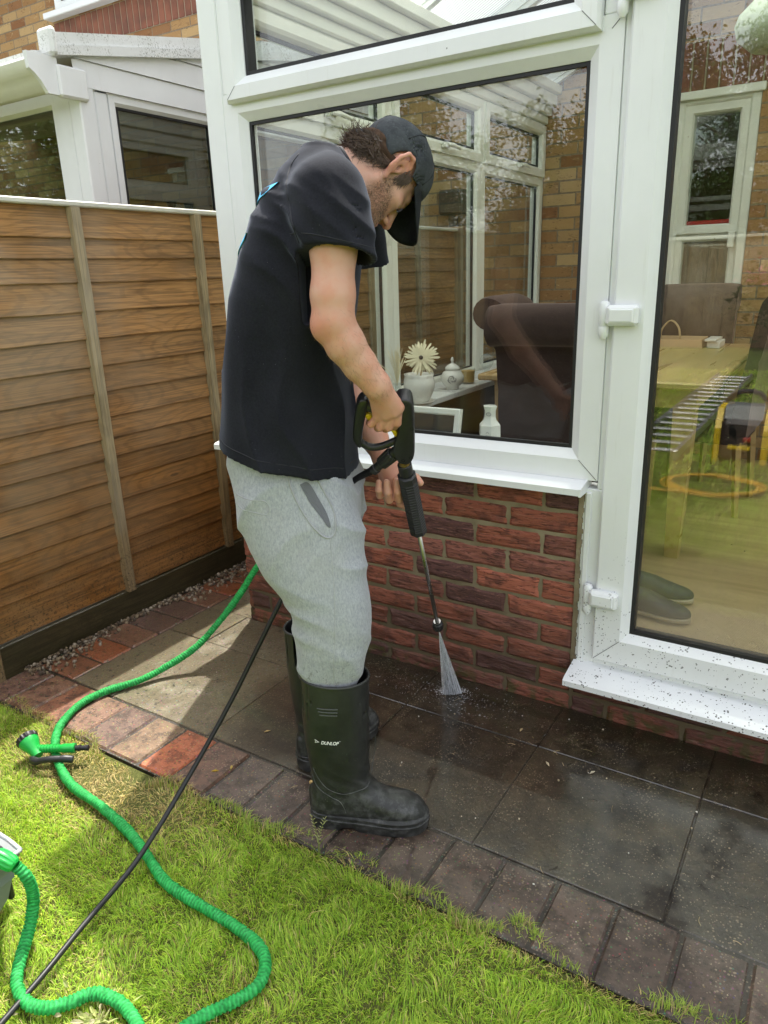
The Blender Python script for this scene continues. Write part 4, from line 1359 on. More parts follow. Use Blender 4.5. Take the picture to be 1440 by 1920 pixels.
# glazed side walls ---------------------------------------------------------------
def side_wall(xo, sgn, handles):
    """windows of a side wall; xo is the outside plane, sgn points inwards"""
    ym = [0.10, 1.06, 2.03, 2.985]
    for i in range(3):
        y0, y1 = ym[i] + (0.0 if i == 0 else 0.002), ym[i + 1]
        mb = MB()
        mb.ring((y0, 0.74), (y1, 1.905), [(0, -0.035), (0, 0.03), (0.03, 0.035), (0.05, 0.03), (0.06, 0.015), (0.06, -0.03)], plane='yz', base=xo, out=sgn)
        mb.ring((y0, 1.90), (y1, 2.215), [(0, -0.035), (0, 0.03), (0.02, 0.035), (0.026, 0.03), (0.026, -0.03)], plane='yz', base=xo, out=sgn)
        w_ = build(mb, 'window', 'cream_upvc', cons, angle=30)
        mb = MB()
        mb.ring((y0 + 0.022, 1.90), (y1 - 0.022, 2.2), [(0, -0.02), (0, 0.05), (0.038, 0.052), (0.05, 0.044), (0.06, 0.02), (0.06, -0.02)], plane='yz', base=xo, out=sgn)
        build(mb, 'opening_sash', 'cream_upvc', w_, angle=30)
        for a, b, c, d, gx in ((y0 + 0.055, y1 - 0.055, 0.795, 1.85, -0.004), (y0 + 0.078, y1 - 0.078, 1.957, 2.143, 0.01)):
            mb = MB()
            mb.ring((a, c), (b, d), [(0.0, gx + 0.014), (0.012, gx + 0.014), (0.012, gx + 0.001), (0.0, gx + 0.001)], plane='yz', base=xo, out=sgn)
            build(mb, 'gasket', 'gasket', w_)
            mb = MB()
            xa, xb = sorted((xo + sgn * (gx - 0.016), xo + sgn * gx))
            mb.box((xa, a - 0.004, c - 0.004), (xb, b + 0.004, d + 0.004)); build(mb, 'glass_pane', 'window_glass', w_)
        if handles:
            yc = (y0 + y1) / 2
            mb = MB()
            x_ = xo + sgn * 0.052
            lo, hi = sorted((x_, x_ + sgn * 0.02))
            mb.cbox((lo, yc - 0.03, 1.918), (hi, yc + 0.03, 1.944), 0.005)
            mb.tube([(x_ + sgn * 0.026, yc - 0.02, 1.932), (x_ + sgn * 0.034, yc + 0.03, 1.934), (x_ + sgn * 0.03, yc + 0.12, 1.928)], [0.011, 0.010, 0.008], 10)
            build(mb, 'window_handle', 'cream_upvc', w_, angle=40)
side_wall(-1.90, 1, True)
side_wall(1.60, -1, False)
# eaves beams, stepped on the inside
for sx in (1, -1):
    mb = MB()
    def X(a, b):
        p = sorted((XC - sx * (XC + 1.95) * 1 + sx * a, XC - sx * (XC + 1.95) * 1 + sx * b))
        return p
    for (a, b, z0, z1) in ((0.02, 0.10, 2.2155, 2.262), (0.005, 0.125, 2.262, 2.31), (0.02, 0.155, 2.31, 2.375), (-0.02, 0.185, 2.375, 2.425)):
        xa, xb = X(a, b)
        mb.cbox((xa, 0.091, z0), (xb, 2.995, z1 - 0.001), 0.005)
    build(mb, 'eaves_beam', 'cream_upvc', cons, angle=30)

# roof ---------------------------------------------------------------------------
SL = 0.47
def rz(x):
    return 2.44 + SL * (1.77 - abs(x - XC))
mb = MB()
for y in (0.05, 0.66, 1.27, 1.88, 2.49, 2.95):
    for sx in (-1, 1):
        xa, xb = XC + sx * 1.80, XC + sx * 0.02
        for (hw, dz0, dz1) in ((0.03, -0.05, -0.002), (0.018, -0.075, -0.05), (0.025, 0.022, 0.034)):
            mb.prism([(xa, y - hw, rz(xa) + dz0), (xb, y - hw, rz(xb) + dz0), (xb, y - hw, rz(xb) + dz1), (xa, y - hw, rz(xa) + dz1)], (0, 2 * hw, 0))
mb.cbox((XC - 0.05, -0.03, rz(XC) - 0.10), (XC + 0.05, 2.99, rz(XC) + 0.06), 0.01)
roof = build(mb, 'roof', 'white_upvc', cons, angle=30)
for sx in (-1, 1):
    xa, xb = XC + sx * 1.80, XC + sx * 0.05
    mb = MB()
    mb.prism([(xa, -0.05, rz(xa)), (xb, -0.05, rz(xb)), (xb, -0.05, rz(xb) + 0.02), (xa, -0.05, rz(xa) + 0.02)], (0, 3.04, 0))
    build(mb, 'polycarbonate_sheet', 'polycarbonate', roof)
    mb = MB()
    xg = XC + sx * 1.755
    pr = [(0, 2.36), (0.07, 2.36), (0.09, 2.39), (0.11, 2.43), (0.11, 2.445), (0.095, 2.445), (0.08, 2.40), (0.0, 2.375)]
    mb.prism([(xg + sx * a, -0.06, z) for a, z in pr], (0, 3.05, 0))
    build(mb, 'gutter', 'white_upvc', roof)
# gable end above the head beam
mb = MB()
for sx in (-1, 1):
    xa, xb = XC + sx * 1.79, XC
    mb.prism([(xa, 0.01, rz(xa) - 0.055), (xb, 0.01, rz(xb) - 0.055), (xb, 0.01, rz(xb) - 0.004), (xa, 0.01, rz(xa) - 0.004)], (0, 0.05, 0))
    mb.prism([(XC + sx * 1.84, -0.045, rz(XC + sx * 1.84) - 0.02), (XC, -0.045, rz(XC) - 0.02), (XC, -0.045, rz(XC) + 0.05), (XC + sx * 1.84, -0.045, rz(XC + sx * 1.84) + 0.05)], (0, 0.018, 0))
for dx in (-0.7, 0, 0.7):
    mb.box((XC + dx - 0.025, 0.012, 2.4), (XC + dx + 0.025, 0.058, rz(XC + dx) - 0.03))
gb = build(mb, 'gable_frame', 'white_upvc', cons)
mb = MB()
mb.prism([(XC - 1.72, 0.03, 2.40), (XC + 1.72, 0.03, 2.40), (XC, 0.03, rz(XC) - 0.03)], (0, 0.02, 0))
build(mb, 'glass_pane', 'window_glass', gb)

# inside sills
mb = MB(); mb.cbox((-1.86, 0.09, 0.745), (-1.615, 2.985, 0.775), 0.004); build(mb, 'inner_sill', 'sill_board', cons)
mb = MB(); mb.cbox((-1.614, 0.062, 0.745), (-0.607, 0.235, 0.773), 0.004); build(mb, 'inner_sill', 'sill_board', cons)
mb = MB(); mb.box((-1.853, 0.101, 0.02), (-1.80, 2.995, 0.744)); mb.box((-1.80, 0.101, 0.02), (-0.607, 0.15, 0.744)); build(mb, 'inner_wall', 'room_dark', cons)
mb = MB(); mb.box((-1.80, 0.15, 0.10), (1.5, 2.999, 0.15)); mb.box((-0.606, 0.076, 0.08), (0.306, 0.15, 0.149)); fl = build(mb, 'floor', 'oak_laminate'); struct(fl)
# ------------------------------------------------------------------ inside the conservatory
FLZ = 0.15
tb = thing('dining_table', 'oak dining table with tapered legs inside behind the glass', 'table', (-0.91, 1.82, FLZ))
mb = MB(); mb.cbox((-1.40, 0.995, 0.872), (-0.425, 2.62, 0.90), 0.006); build(mb, 'tabletop', 'oak', tb)
mb = MB(); mb.box((-1.34, 1.06, 0.79), (-0.485, 1.08, 0.8715)); mb.box((-1.34, 2.53, 0.79), (-0.485, 2.55, 0.8715)); mb.box((-1.34, 1.08, 0.79), (-1.32, 2.53, 0.8715)); mb.box((-0.505, 1.08, 0.79), (-0.485, 2.53, 0.8715)); build(mb, 'apron', 'oak', tb)
for x, y in ((-0.53, 1.10), (-1.30, 1.10), (-0.53, 2.50), (-1.30, 2.50)):
    mb = MB()
    a, b = 0.044, 0.027
    mb.add([(x - b, y - b, FLZ), (x + b, y - b, FLZ), (x + b, y + b, FLZ), (x - b, y + b, FLZ), (x - a, y - a, 0.871), (x + a, y - a, 0.871), (x + a, y + a, 0.871), (x - a, y + a, 0.871)],
           [(0, 3, 2, 1), (4, 5, 6, 7), (0, 1, 5, 4), (1, 2, 6, 5), (2, 3, 7, 6), (3, 0, 4, 7)])
    build(mb, 'leg', 'oak', tb)

def make_chair(loc, rz_, label):
    """scroll-back dining chair, sits facing +y before rotation"""
    c = thing('dining_chair', label, 'chair', loc, 'scroll back dining chairs')
    ORG[c.name] = (0, 0, 0)
    def prof(ps, x0, x1, name, m, nx=10):
        mb = MB()
        P = spline([(0, p[0], p[1]) for p in ps + [ps[0]]], 60)[:-1]
        n = len(P)
        vs = []
        xs_ = np.linspace(x0, x1, nx)
        for x in xs_:
            e = min(abs(x - x0), abs(x1 - x))
            k = 0.008 * math.exp(-e / 0.012)
            Q = P.copy(); cen = P.mean(0); Q = P + (cen - P) / (np.linalg.norm(cen - P, axis=1)[:, None] + 1e-6) * k
            Q[:, 0] = x
            vs.append(Q)
        fs = [(i * n + j, i * n + (j + 1) % n, (i + 1) * n + (j + 1) % n, (i + 1) * n + j) for i in range(nx - 1) for j in range(n)]
        fs += [tuple(range(n))[::-1], tuple((nx - 1) * n + j for j in range(n))]
        mb.add(np.vstack(vs), fs)
        return build(mb, name, m, c, angle=55)
    # profile in (y, z): the back leans away and rolls over at the top
    back = [(-0.02, 0.40), (-0.03, 0.62), (-0.055, 0.84), (-0.075, 0.92), (-0.13, 0.93), (-0.175, 0.97), (-0.175, 1.03), (-0.135, 1.07), (-0.07, 1.065), (-0.02, 1.02), (0.0, 0.9), (0.03, 0.7), (0.05, 0.5), (0.05, 0.40)]
    prof([(y, z) for y, z in back], -0.235, 0.235, 'backrest', 'brown_velvet')
    prof([(0.0, 0.36), (0.42, 0.36), (0.45, 0.39), (0.45, 0.45), (0.40, 0.475), (0.2, 0.485), (0.04, 0.47)], -0.235, 0.235, 'seat', 'brown_velvet')
    for x in (-0.2, 0.2):
        for y in (0.02, 0.41):
            mb = MB(); mb.tube([(x, y - (0.03 if y < 0.1 else 0), 0.0), (x, y, 0.37)], [0.015, 0.022], 4); build(mb, 'leg', 'oak', c)
    c.rotation_euler = (0, 0, rz_)
    return c
ch = make_chair((-0.885, 0.62, FLZ), 0.0, 'brown velvet scroll back dining chair nearest the window, its back to the glass')
dup(ch, (-1.37, 1.46, FLZ), -math.pi / 2 + 0.08, 'brown velvet scroll back chair half hidden behind the chair at the window')
dup(ch, (-0.83, 2.76, FLZ), math.pi, 'dark brown dining chair at the far end of the table behind the paper bag')
dup(ch, (-0.37, 1.95, FLZ), math.pi / 2 - 0.05, 'dark brown dining chair on the right side of the table, cut by the photo edge')

bag = thing('paper_bag', 'flat brown kraft paper bag with twisted handle on the far end of the table', 'bag', (-0.84, 2.36, 0.90))
mb = MB()
mb.add([(-1.14, 2.28, .9005), (-0.68, 2.28, .9005), (-0.68, 2.5, .9005), (-1.14, 2.5, .9005), (-1.13, 2.29, .945), (-0.69, 2.29, .945), (-0.69, 2.49, .95), (-1.13, 2.49, .95)],
       [(0, 3, 2, 1), (4, 5, 6, 7), (0, 1, 5, 4), (1, 2, 6, 5), (2, 3, 7, 6), (3, 0, 4, 7)])
build(mb, 'body', 'kraft_paper', bag)
for dy in (0, 0.02):
    mb = MB(); mb.tube(spline([(-0.905, 2.30 + dy, 0.94), (-0.90, 2.30 + dy, 1.0), (-0.86, 2.31 + dy, 1.045), (-0.815, 2.30 + dy, 1.01), (-0.80, 2.30 + dy, 0.94)], 30), 0.0035, 8); build(mb, 'handle', 'kraft_cord', bag, smooth=True)
bx = MB(); bx.cbox((-0.665, 2.32, 0.9005), (-0.60, 2.50, 0.936), 0.003); bx.cbox((-0.675, 2.30, 0.937), (-0.615, 2.5, 0.949), 0.002)
tag(build(bx, 'envelope_stack', 'white_paint'), 'small stack of white envelopes beside the paper bag on the table', 'envelopes')

# ---- things on the left inner sill
SZ = 0.775
def scallop(i, a):
    return (0.045 * np.sin(a * 11) * np.clip((i - 7) / 4, 0, 1)) + 0.03 * (vnoise(np.stack([a * 6, np.full_like(a, i * 0.9), np.zeros_like(a)], 1)) - .5) * (2 if i > 4 else .2)
pot = thing('plant_pot', 'white ruffled ceramic flower pot on a saucer on the inside sill', 'plant pot', (-1.625, 0.865, SZ))
mb = MB(); mb.lathe([(0.022, 0), (0.06, 0.002), (0.072, 0.012), (0.066, 0.012), (0.05, 0.006)], (-1.625, 0.865, SZ + 0.0005), seg=30); build(mb, 'saucer', 'white_ceramic', pot, smooth=True)
mb = MB()
pr = [(0.038, 0.008), (0.044, 0.012), (0.052, 0.026), (0.062, 0.048), (0.069, 0.07), (0.071, 0.085), (0.070, 0.098), (0.066, 0.112), (0.064, 0.120), (0.068, 0.132), (0.063, 0.132), (0.058, 0.118), (0.05, 0.10), (0.0, 0.098)]
mb.lathe(pr, (-1.625, 0.865, SZ), seg=66, wob=scallop, cap=False)
build(mb, 'bowl', 'white_ceramic', pot, smooth=True)
fl_ = thing('fabric_flower', 'cream spiky fabric flower with dark centre standing in the ruffled pot', 'flower', (-1.62, 0.865, SZ + 0.1))
mb = MB()
fc = V3((-1.605, 0.85, SZ + 0.205)); nrm = V3((0.45, -0.85, 0.25)); nrm /= np.linalg.norm(nrm)
tx = np.cross(nrm, (0, 0, 1)); tx /= np.linalg.norm(tx); ty = np.cross(tx, nrm)
for k in range(46):
    a = k / 46 * 4 * math.pi + RNG.uniform(-.12, .12)
    ln = RNG.uniform(0.055, 0.085)
    d = math.cos(a) * tx + math.sin(a) * ty
    s = np.cross(nrm, d)
    lift = RNG.uniform(0.0, 0.4)
    q = []
    for t_, w_ in ((0.12, 0.004), (0.5, 0.0075), (0.9, 0.007), (1.0, 0.002)):
        p = fc + d * ln * t_ + nrm * (0.03 * lift * t_ - 0.02 * t_ * t_ * (k % 3)) + s * 0.006 * math.sin(k * 2.1) * t_
        w_ *= 0.62
        q += [p - s * w_ + nrm * 0.002, p + s * w_ + nrm * 0.002, p - nrm * 0.0015]
    fs = []
    for i in range(3):
        for j in range(3):
            fs.append((i * 3 + j, i * 3 + (j + 1) % 3, i * 3 + 3 + (j + 1) % 3, i * 3 + 3 + j))
    fs += [(0, 2, 1), (9, 10, 11)]
    mb.add(q, fs)
build(mb, 'petals', 'petal', fl_)
mb = MB(); mb.add(ico_v * 0.011 + fc + nrm * 0.004, ico_f); build(mb, 'centre', 'eye_dark', fl_, smooth=True)
mb = MB(); mb.tube(spline([tuple(fc), (-1.612, 0.862, SZ + 0.15), (-1.62, 0.865, SZ + 0.099)], 12), 0.004, 8); build(mb, 'stem', 'kraft_cord', fl_)

jar = thing('ginger_jar', 'small white lidded china jar with grey flower print on the inside sill', 'jar', (-1.672, 1.285, SZ))
mb = MB(); mb.lathe([(0.03, 0), (0.034, 0.004), (0.03, 0.012), (0.045, 0.026), (0.058, 0.048), (0.058, 0.066), (0.045, 0.088), (0.032, 0.096), (0.03, 0.1)], (-1.672, 1.285, SZ), seg=32); build(mb, 'body', 'white_ceramic', jar, smooth=True)
mb = MB(); mb.lathe([(0.036, 0.098), (0.038, 0.102), (0.034, 0.112), (0.018, 0.124), (0.006, 0.13), (0.006, 0.138), (0.009, 0.146), (0.004, 0.158), (0.001, 0.16)], (-1.672, 1.285, SZ), seg=28); build(mb, 'lid', 'white_ceramic', jar, smooth=True)
mb = MB()
jd = V3((0.42, -0.9, 0)); jd /= np.linalg.norm(jd); js = np.cross(jd, (0, 0, 1))
for k in range(9):
    a = k * 0.7; rr_ = 0.006 + 0.017 * ((k * 37) % 10) / 10
    pts = [V3((-1.672, 1.285, SZ + 0.057)) + js * (rr_ * math.cos(a + s_)) + np.array([0, 0, 1]) * (rr_ * math.sin(a + s_) * 0.9) for s_ in np.linspace(0, 1.3, 7)]
    pts = [V3((-1.672, 1.285, p[2])) + (lambda h: h / np.linalg.norm(h))(V3((p[0] + 1.672, p[1] - 1.285, 0)) + jd * 0.055) * 0.0588 for p in pts]
    mb.tube(pts, 0.0016, 5)
build(mb, 'flower_print', 'ink', jar)

cdl = thing('candle', 'amber candle in a clear glass tumbler beside the china jar', 'candle', (-1.69, 1.50, SZ))
mb = MB(); mb.lathe([(0.034, 0.008), (0.035, 0.066), (0.030, 0.064), (0, 0.062)], (-1.69, 1.50, SZ), seg=26); build(mb, 'wax', 'candle_wax', cdl, angle=40)
mb = MB(); mb.lathe([(0.036, 0), (0.039, 0.003), (0.039, 0.078), (0.0365, 0.078), (0.0362, 0.006), (0, 0.005)], (-1.69, 1.50, SZ), seg=26); build(mb, 'tumbler', 'item_glass', cdl, angle=40)
bl = thing('glass_ornament', 'clear glass angel ornament on the sill behind the table corner', 'ornament', (-1.72, 1.80, SZ))
mb = MB(); mb.lathe([(0.035, 0), (0.037, 0.005), (0.012, 0.03), (0.035, 0.06), (0.042, 0.085), (0.03, 0.112), (0.01, 0.122), (0.018, 0.135), (0.014, 0.15), (0.001, 0.156)], (-1.72, 1.80, SZ), seg=24); build(mb, 'body', 'item_glass', bl, smooth=True)
sj = thing('storage_jar', 'clear clip jar with pale lid on the sill behind the man\'s wrist', 'jar', (-1.735, 0.70, SZ))
mb = MB(); mb.lathe([(0.045, 0), (0.05, 0.004), (0.05, 0.095), (0.04, 0.108), (0.037, 0.108), (0.046, 0.092), (0.046, 0.008), (0, 0.006)], (-1.735, 0.70, SZ), seg=28); build(mb, 'body', 'item_glass', sj, smooth=True)
mb = MB(); mb.lathe([(0.044, 0.11), (0.05, 0.112), (0.052, 0.124), (0.046, 0.13), (0, 0.131)], (-1.735, 0.70, SZ), seg=28); build(mb, 'lid', 'lamp_shade_pale', sj, angle=40)
mb = MB(); mb.tube(spline([(-1.685, 0.68, SZ + 0.12), (-1.678, 0.672, SZ + 0.09), (-1.684, 0.676, SZ + 0.07), (-1.70, 0.66, SZ + 0.08)], 16), 0.002, 6); mb.tube([(-1.735 + .051 * math.cos(a), .7 + .051 * math.sin(a), SZ + .1) for a in np.linspace(0, 6.28, 30)], 0.0015, 6); build(mb, 'clip', 'steel', sj)
# dried grass stems in the corner
gs = thing('dried_grass', 'wispy dried pampas grass in the corner of the inside sill', 'dried grass', (-1.78, 0.93, SZ))
mb = MB()
for k in range(46):
    a = RNG.uniform(0, 6.28); r_ = abs(RNG.normal(0, 0.03)); h = RNG.uniform(0.10, 0.19)
    mb.tube(spline([(-1.78, 0.93, SZ + .06), (-1.78 + .5 * r_ * math.cos(a), .93 + .5 * r_ * math.sin(a), SZ + 0.07 + .5 * h), (-1.78 + r_ * math.cos(a) * 1.5, .93 + r_ * math.sin(a) * 1.5, SZ + 0.07 + h)], 6), [0.0012, 0.0012, 0.0014, 0.0016, 0.0012, 0.0004], 4)
build(mb, 'stems', 'petal', gs)
mb = MB(); mb.lathe([(0.02, 0), (0.026, 0.004), (0.03, 0.03), (0.018, 0.065), (0.02, 0.075), (0.016, 0.075), (0.014, 0.06), (0, 0.01)], (-1.78, 0.93, SZ), seg=20); build(mb, 'bottle', 'item_glass', gs, smooth=True)

# ---- things on the front inner sill
vs_ = thing('vase', 'cream six-sided china vase with faint flower print behind the window', 'vase', (-0.952, 0.135, 0.773))
mb = MB(); mb.lathe([(0.028, 0), (0.034, 0.004), (0.037, 0.06), (0.036, 0.092), (0.023, 0.106), (0.0195, 0.118), (0.019, 0.136), (0.0235, 0.152), (0.0215, 0.153), (0.0175, 0.136), (0, 0.13)], (-0.952, 0.135, 0.773), seg=6); build(mb, 'body', 'white_ceramic', vs_, angle=25)
mb = MB()
for k in range(7):
    a = k * 0.9
    pts = [(-0.952 + 0.006 + 0.011 * math.cos(a + s_) * (0.3 + k % 3 / 3), 0.135 - 0.0345 + 0.003, 0.773 + 0.055 + 0.02 * math.sin(a + s_) * (0.4 + k % 2 / 2)) for s_ in np.linspace(0, 1.4, 6)]
    mb.tube(pts, 0.0009, 5)
    pts = [(-0.952 + 0.003 + 0.008 * math.cos(a + s_), 0.135 - 0.0185, 0.773 + 0.128 + 0.005 * math.sin(a + s_)) for s_ in np.linspace(0, 1.2, 5)]
    mb.tube(pts, 0.0008, 5)
build(mb, 'flower_print', 'ink', vs_)
pf = thing('photo_frame', 'white wooden photo frame with dark picture leaning inside the window', 'photo frame', (-1.18, 0.14, 0.773))
Mx = Matrix.Translation((0, 0.115, 0.774)) @ Matrix.Rotation(rad(-12), 4, 'X')
def tilt(mb, M_):
    for i, v in enumerate(mb.v):
        mb.v[i] = v @ np.array(M_)[:3, :3].T + np.array(M_)[:3, 3]
mb = MB(); mb.ring((-1.315, 0.0), (-1.058, 0.135), [(0, -0.012), (0, 0.004), (0.004, 0.008), (0.019, 0.006), (0.023, 0.0), (0.023, -0.012)]); tilt(mb, Mx); build(mb, 'moulding', 'white_paint', pf, angle=30)
mb = MB(); mb.box((-1.295, 0.001, 0.02), (-1.078, 0.006, 0.115)); tilt(mb, Mx); build(mb, 'picture', 'photo_dark', pf)
tag(pf, pf['label'], 'photo frame')

# door mat and shoes
mb = MB(); mb.cbox((-0.56, 0.16, 0.1505), (0.25, 0.655, 0.160), 0.003); tag(build(mb, 'door_mat', 'ribbed_mat'), 'woven beige door mat inside the glass door', 'door mat')
# pendant lamp
pl = thing('pendant_lamp', 'pale green glass pendant lampshade hanging in the conservatory at top right', 'lamp', (-0.372, 1.35, 2.065))
mb = MB(); mb.lathe([(0.03, 0.0), (0.10, 0.008), (0.15, 0.05), (0.16, 0.09), (0.15, 0.12), (0.08, 0.19), (0.035, 0.21), (0.035, 0.20), (0.075, 0.185), (0.14, 0.118), (0.152, 0.09), (0.14, 0.052), (0.09, 0.014), (0.0, 0.006)], (-0.372, 1.35, 2.065), seg=36, cap=False); build(mb, 'shade', 'lamp_shade_pale', pl, smooth=True)
mb = MB(); mb.tube([(-0.372, 1.35, 2.275), (-0.372, 1.35, 2.95)], 0.004, 8); mb.lathe([(0.02, 0), (0.022, 0.05), (0.006, 0.06)], (-0.372, 1.35, 2.27), seg=14); build(mb, 'cord', 'white_paint', pl)

# ------------------------------------------------------------------ out in the garden behind the camera (seen mirrored in the glass)
gen = thing('generator', 'yellow and black portable generator standing on the lawn, mirrored in the door glass', 'generator', (-0.56, -3.62, 0))
mb = MB(); mb.cbox((-0.70, -3.78, 0.02), (-0.43, -3.44, 0.30), 0.03); build(mb, 'body', 'black_plastic', gen)
for x in (-0.735, -0.43):
    mb = MB()
    mb.prism([(x, -3.80, 0.0), (x, -3.76, 0.0), (x, -3.74, 0.05), (x, -3.50, 0.05), (x, -3.46, 0.0), (x, -3.42, 0.0), (x, -3.42, 0.24), (x, -3.50, 0.37), (x, -3.72, 0.37), (x, -3.80, 0.26)], (0.04, 0, 0)); build(mb, 'side_guard', 'gen_yellow', gen)
mb = MB(); mb.prism([(-0.69, -3.74, 0.30), (-0.69, -3.48, 0.30), (-0.69, -3.53, 0.385), (-0.69, -3.69, 0.385)], (0.25, 0, 0)); build(mb, 'top', 'grey_plastic', gen)
mb = MB(); mb.cbox((-0.66, -3.439, 0.09), (-0.47, -3.43, 0.25), 0.004); build(mb, 'control_panel', 'dark_slot', gen)
mb = MB(); mb.cbox((-0.55, -3.43, 0.155), (-0.50, -3.42, 0.185), 0.004); build(mb, 'socket', 'red_plastic', gen)
mb = MB(); mb.cbox((-0.64, -3.43, 0.095), (-0.50, -3.424, 0.125), 0.002); build(mb, 'name_plate', 'yellow_plastic', gen)
mb = MB(); mb.tube(spline([(-0.7, -3.6, 0.40), (-0.62, -3.6, 0.47), (-0.5, -3.6, 0.47), (-0.43, -3.6, 0.40)], 20), 0.016, 10); build(mb, 'carry_handle', 'black_plastic', gen)
coil = MB()
pts = [(-0.64 + (0.27 + 0.02 * math.sin(t_ * 0.37)) * math.cos(t_) + 0.012 * t_ / 6, -2.72 + (0.22 + 0.02 * math.cos(t_ * .53)) * math.sin(t_), 0.012 + 0.006 * t_ / 6.28) for t_ in np.linspace(0, 6.28 * 3.2, 160)]
pts += [(-0.4, -2.55, 0.012), (-0.9, -2.5, 0.012), (-1.3, -2.62, 0.012)]
coil.tube(pts, 0.008, 8)
tag(build(coil, 'cable_coil', 'yellow_cable', smooth=True), 'coiled yellow extension cable on the lawn, mirrored in the door glass', 'cable')
lad = thing('ladder', 'aluminium ladder lying on the lawn, mirrored in the door glass', 'ladder', (-1.15, -5.0, 0.05))
for x in (-1.32, -0.96):
    mb = MB(); mb.cbox((x - 0.015, -7.6, 0.01), (x + 0.015, -3.3, 0.08), 0.004); build(mb, 'rail', 'aluminium', lad)
for k in range(17):
    mb = MB(); mb.tube([(-1.306, -7.45 + k * 0.252, 0.05), (-0.974, -7.45 + k * 0.252, 0.05)], 0.014, 8); build(mb, 'rung', 'aluminium', lad)

gf = thing('garden_fence', 'long plain timber fence across the far end of the garden, mirrored in the glass', 'fence', (-2.0, -11.5, 0))
mb = MB()
for k in range(60):
    x = -10 + k * 0.30
    mb.cbox((x, -11.52, 0.0), (x + 0.295, -11.49, 1.72), 0.003, RNG.random(3))
build(mb, 'boarding', 'fence_batten', gf)
mb = MB(); mb.cbox((-10, -11.55, 1.72), (8, -11.45, 1.76), 0.004); build(mb, 'capping_rail', 'cap_rail', gf)
far = thing('garage', 'low brick garage beyond the garden fence, mirrored in the glass', 'garage', (4.2, -15.0, 0))
mb = MB(); mb.box((1.0, -17, 0), (7.5, -13, 2.3)); build(mb, 'wall', 'buff_brick', far)
mb = MB(); mb.prism([(0.8, -12.8, 2.25), (0.8, -15, 3.4), (0.8, -17.2, 2.25)], (6.9, 0, 0)); build(mb, 'roof', 'roof_tile', far)

def tree(loc, h, rx, seed, label, dark=1.0, conifer=False):
    rg = np.random.default_rng(seed)
    t = thing('tree', label, 'tree', loc, 'garden trees mirrored in the glass')
    x0, y0, _ = loc
    mb = MB()
    mb.tube([(x0, y0, -0.05), (x0 + .04, y0, h * .3), (x0 - .05, y0 + .05, h * .62), (x0, y0, h * .9)], [0.03 * h, 0.022 * h, 0.012 * h, 0.004 * h], 9)
    for k in range(9):
        a = rg.uniform(0, 6.28); z = h * rg.uniform(.3, .75); l = rx * rg.uniform(.5, .9)
        mb.tube([(x0, y0, z), (x0 + .5 * l * math.cos(a), y0 + .5 * l * math.sin(a), z + .12 * h), (x0 + l * math.cos(a), y0 + l * math.sin(a), z + .2 * h)], [.012 * h, .008 * h, .003 * h], 6)
    build(mb, 'trunk', 'bark', t)
    n = 24000
    cl = rg.normal(size=(60, 3)); cl /= np.linalg.norm(cl, axis=1)[:, None]; cl *= rg.uniform(.35, 1, (60, 1))
    if conifer:
        cl[:, 2] = rg.uniform(-1, 1, 60); cl[:, :2] *= ((1 - cl[:, 2:]) / 2 + 0.12) * 1.1
    cen = V3((x0, y0, h * .6)) + cl * (rx, rx, h * .42)
    idx = rg.integers(0, 60, n)
    p = cen[idx] + rg.normal(0, 0.13 * rx, (n, 3))
    tone = (rg.uniform(.6, 1.25, 60)[idx] * rg.uniform(.75, 1.2, n))[:, None] * V3((0.055, 0.095, 0.024)) * dark
    u = rg.normal(size=(n, 3)); u /= np.linalg.norm(u, axis=1)[:, None]
    w = rg.normal(size=(n, 3)); w -= (w * u).sum(1)[:, None] * u; w /= np.linalg.norm(w, axis=1)[:, None]
    s = rg.uniform(.03, .06, n)[:, None] * (h / 5)
    V = np.stack([p - u * s, p + w * s * .5, p + u * s, p - w * s * .5], 1).reshape(-1, 3)
    me = bpy.data.meshes.new('crown')
    me.from_pydata(V.tolist(), [], [(4 * i, 4 * i + 1, 4 * i + 2, 4 * i + 3) for i in range(n)])
    ca = me.color_attributes.new('tint', 'FLOAT_COLOR', 'POINT')
    c4 = np.ones((4 * n, 4)); c4[:, :3] = np.repeat(tone, 4, 0); ca.data.foreach_set('color', c4.ravel())
    link('crown', me, 'leaf', t, recalc=False)
tree((-5.6, -13.5, 0), 4.6, 1.5, 1, 'rounded garden tree beyond the fence, mirrored left in the big window')
tree((-3.1, -14.5, 0), 5.6, 1.7, 2, 'tallest leafy tree beyond the fence, mirrored at the right of the big window')
tree((-0.6, -14.0, 0), 6.2, 2.0, 3, 'broad leafy tree beyond the fence, mirrored at the top of the door glass')
tree((-9.0, -13.0, 0), 5.0, 1.9, 4, 'spreading tree in the garden corner, mirrored behind the man')
tree((-12.5, -6.0, 0), 6.0, 2.4, 5, 'garden tree reflected green in the neighbour window')
fb = thing('flower_bush', 'pink flowering bush in front of the garden fence, mirrored in the door glass', 'bush', (-1.36, -11.0, 0))
mb = MB()
rg = np.random.default_rng(4)
for k in range(700):
    p = V3((-1.36, -11.0, 0.85)) + rg.normal(size=3) * (0.16, 0.12, 0.22)
    mb.add([p + rg.normal(0, .035, 3) for _ in range(3)], [(0, 1, 2)], (0.7, 0.22, 0.33) if p[2] > 1.0 and k % 2 else (0.05, 0.09, 0.02))
build(mb, 'foliage', 'leaf', fb, recalc=False)
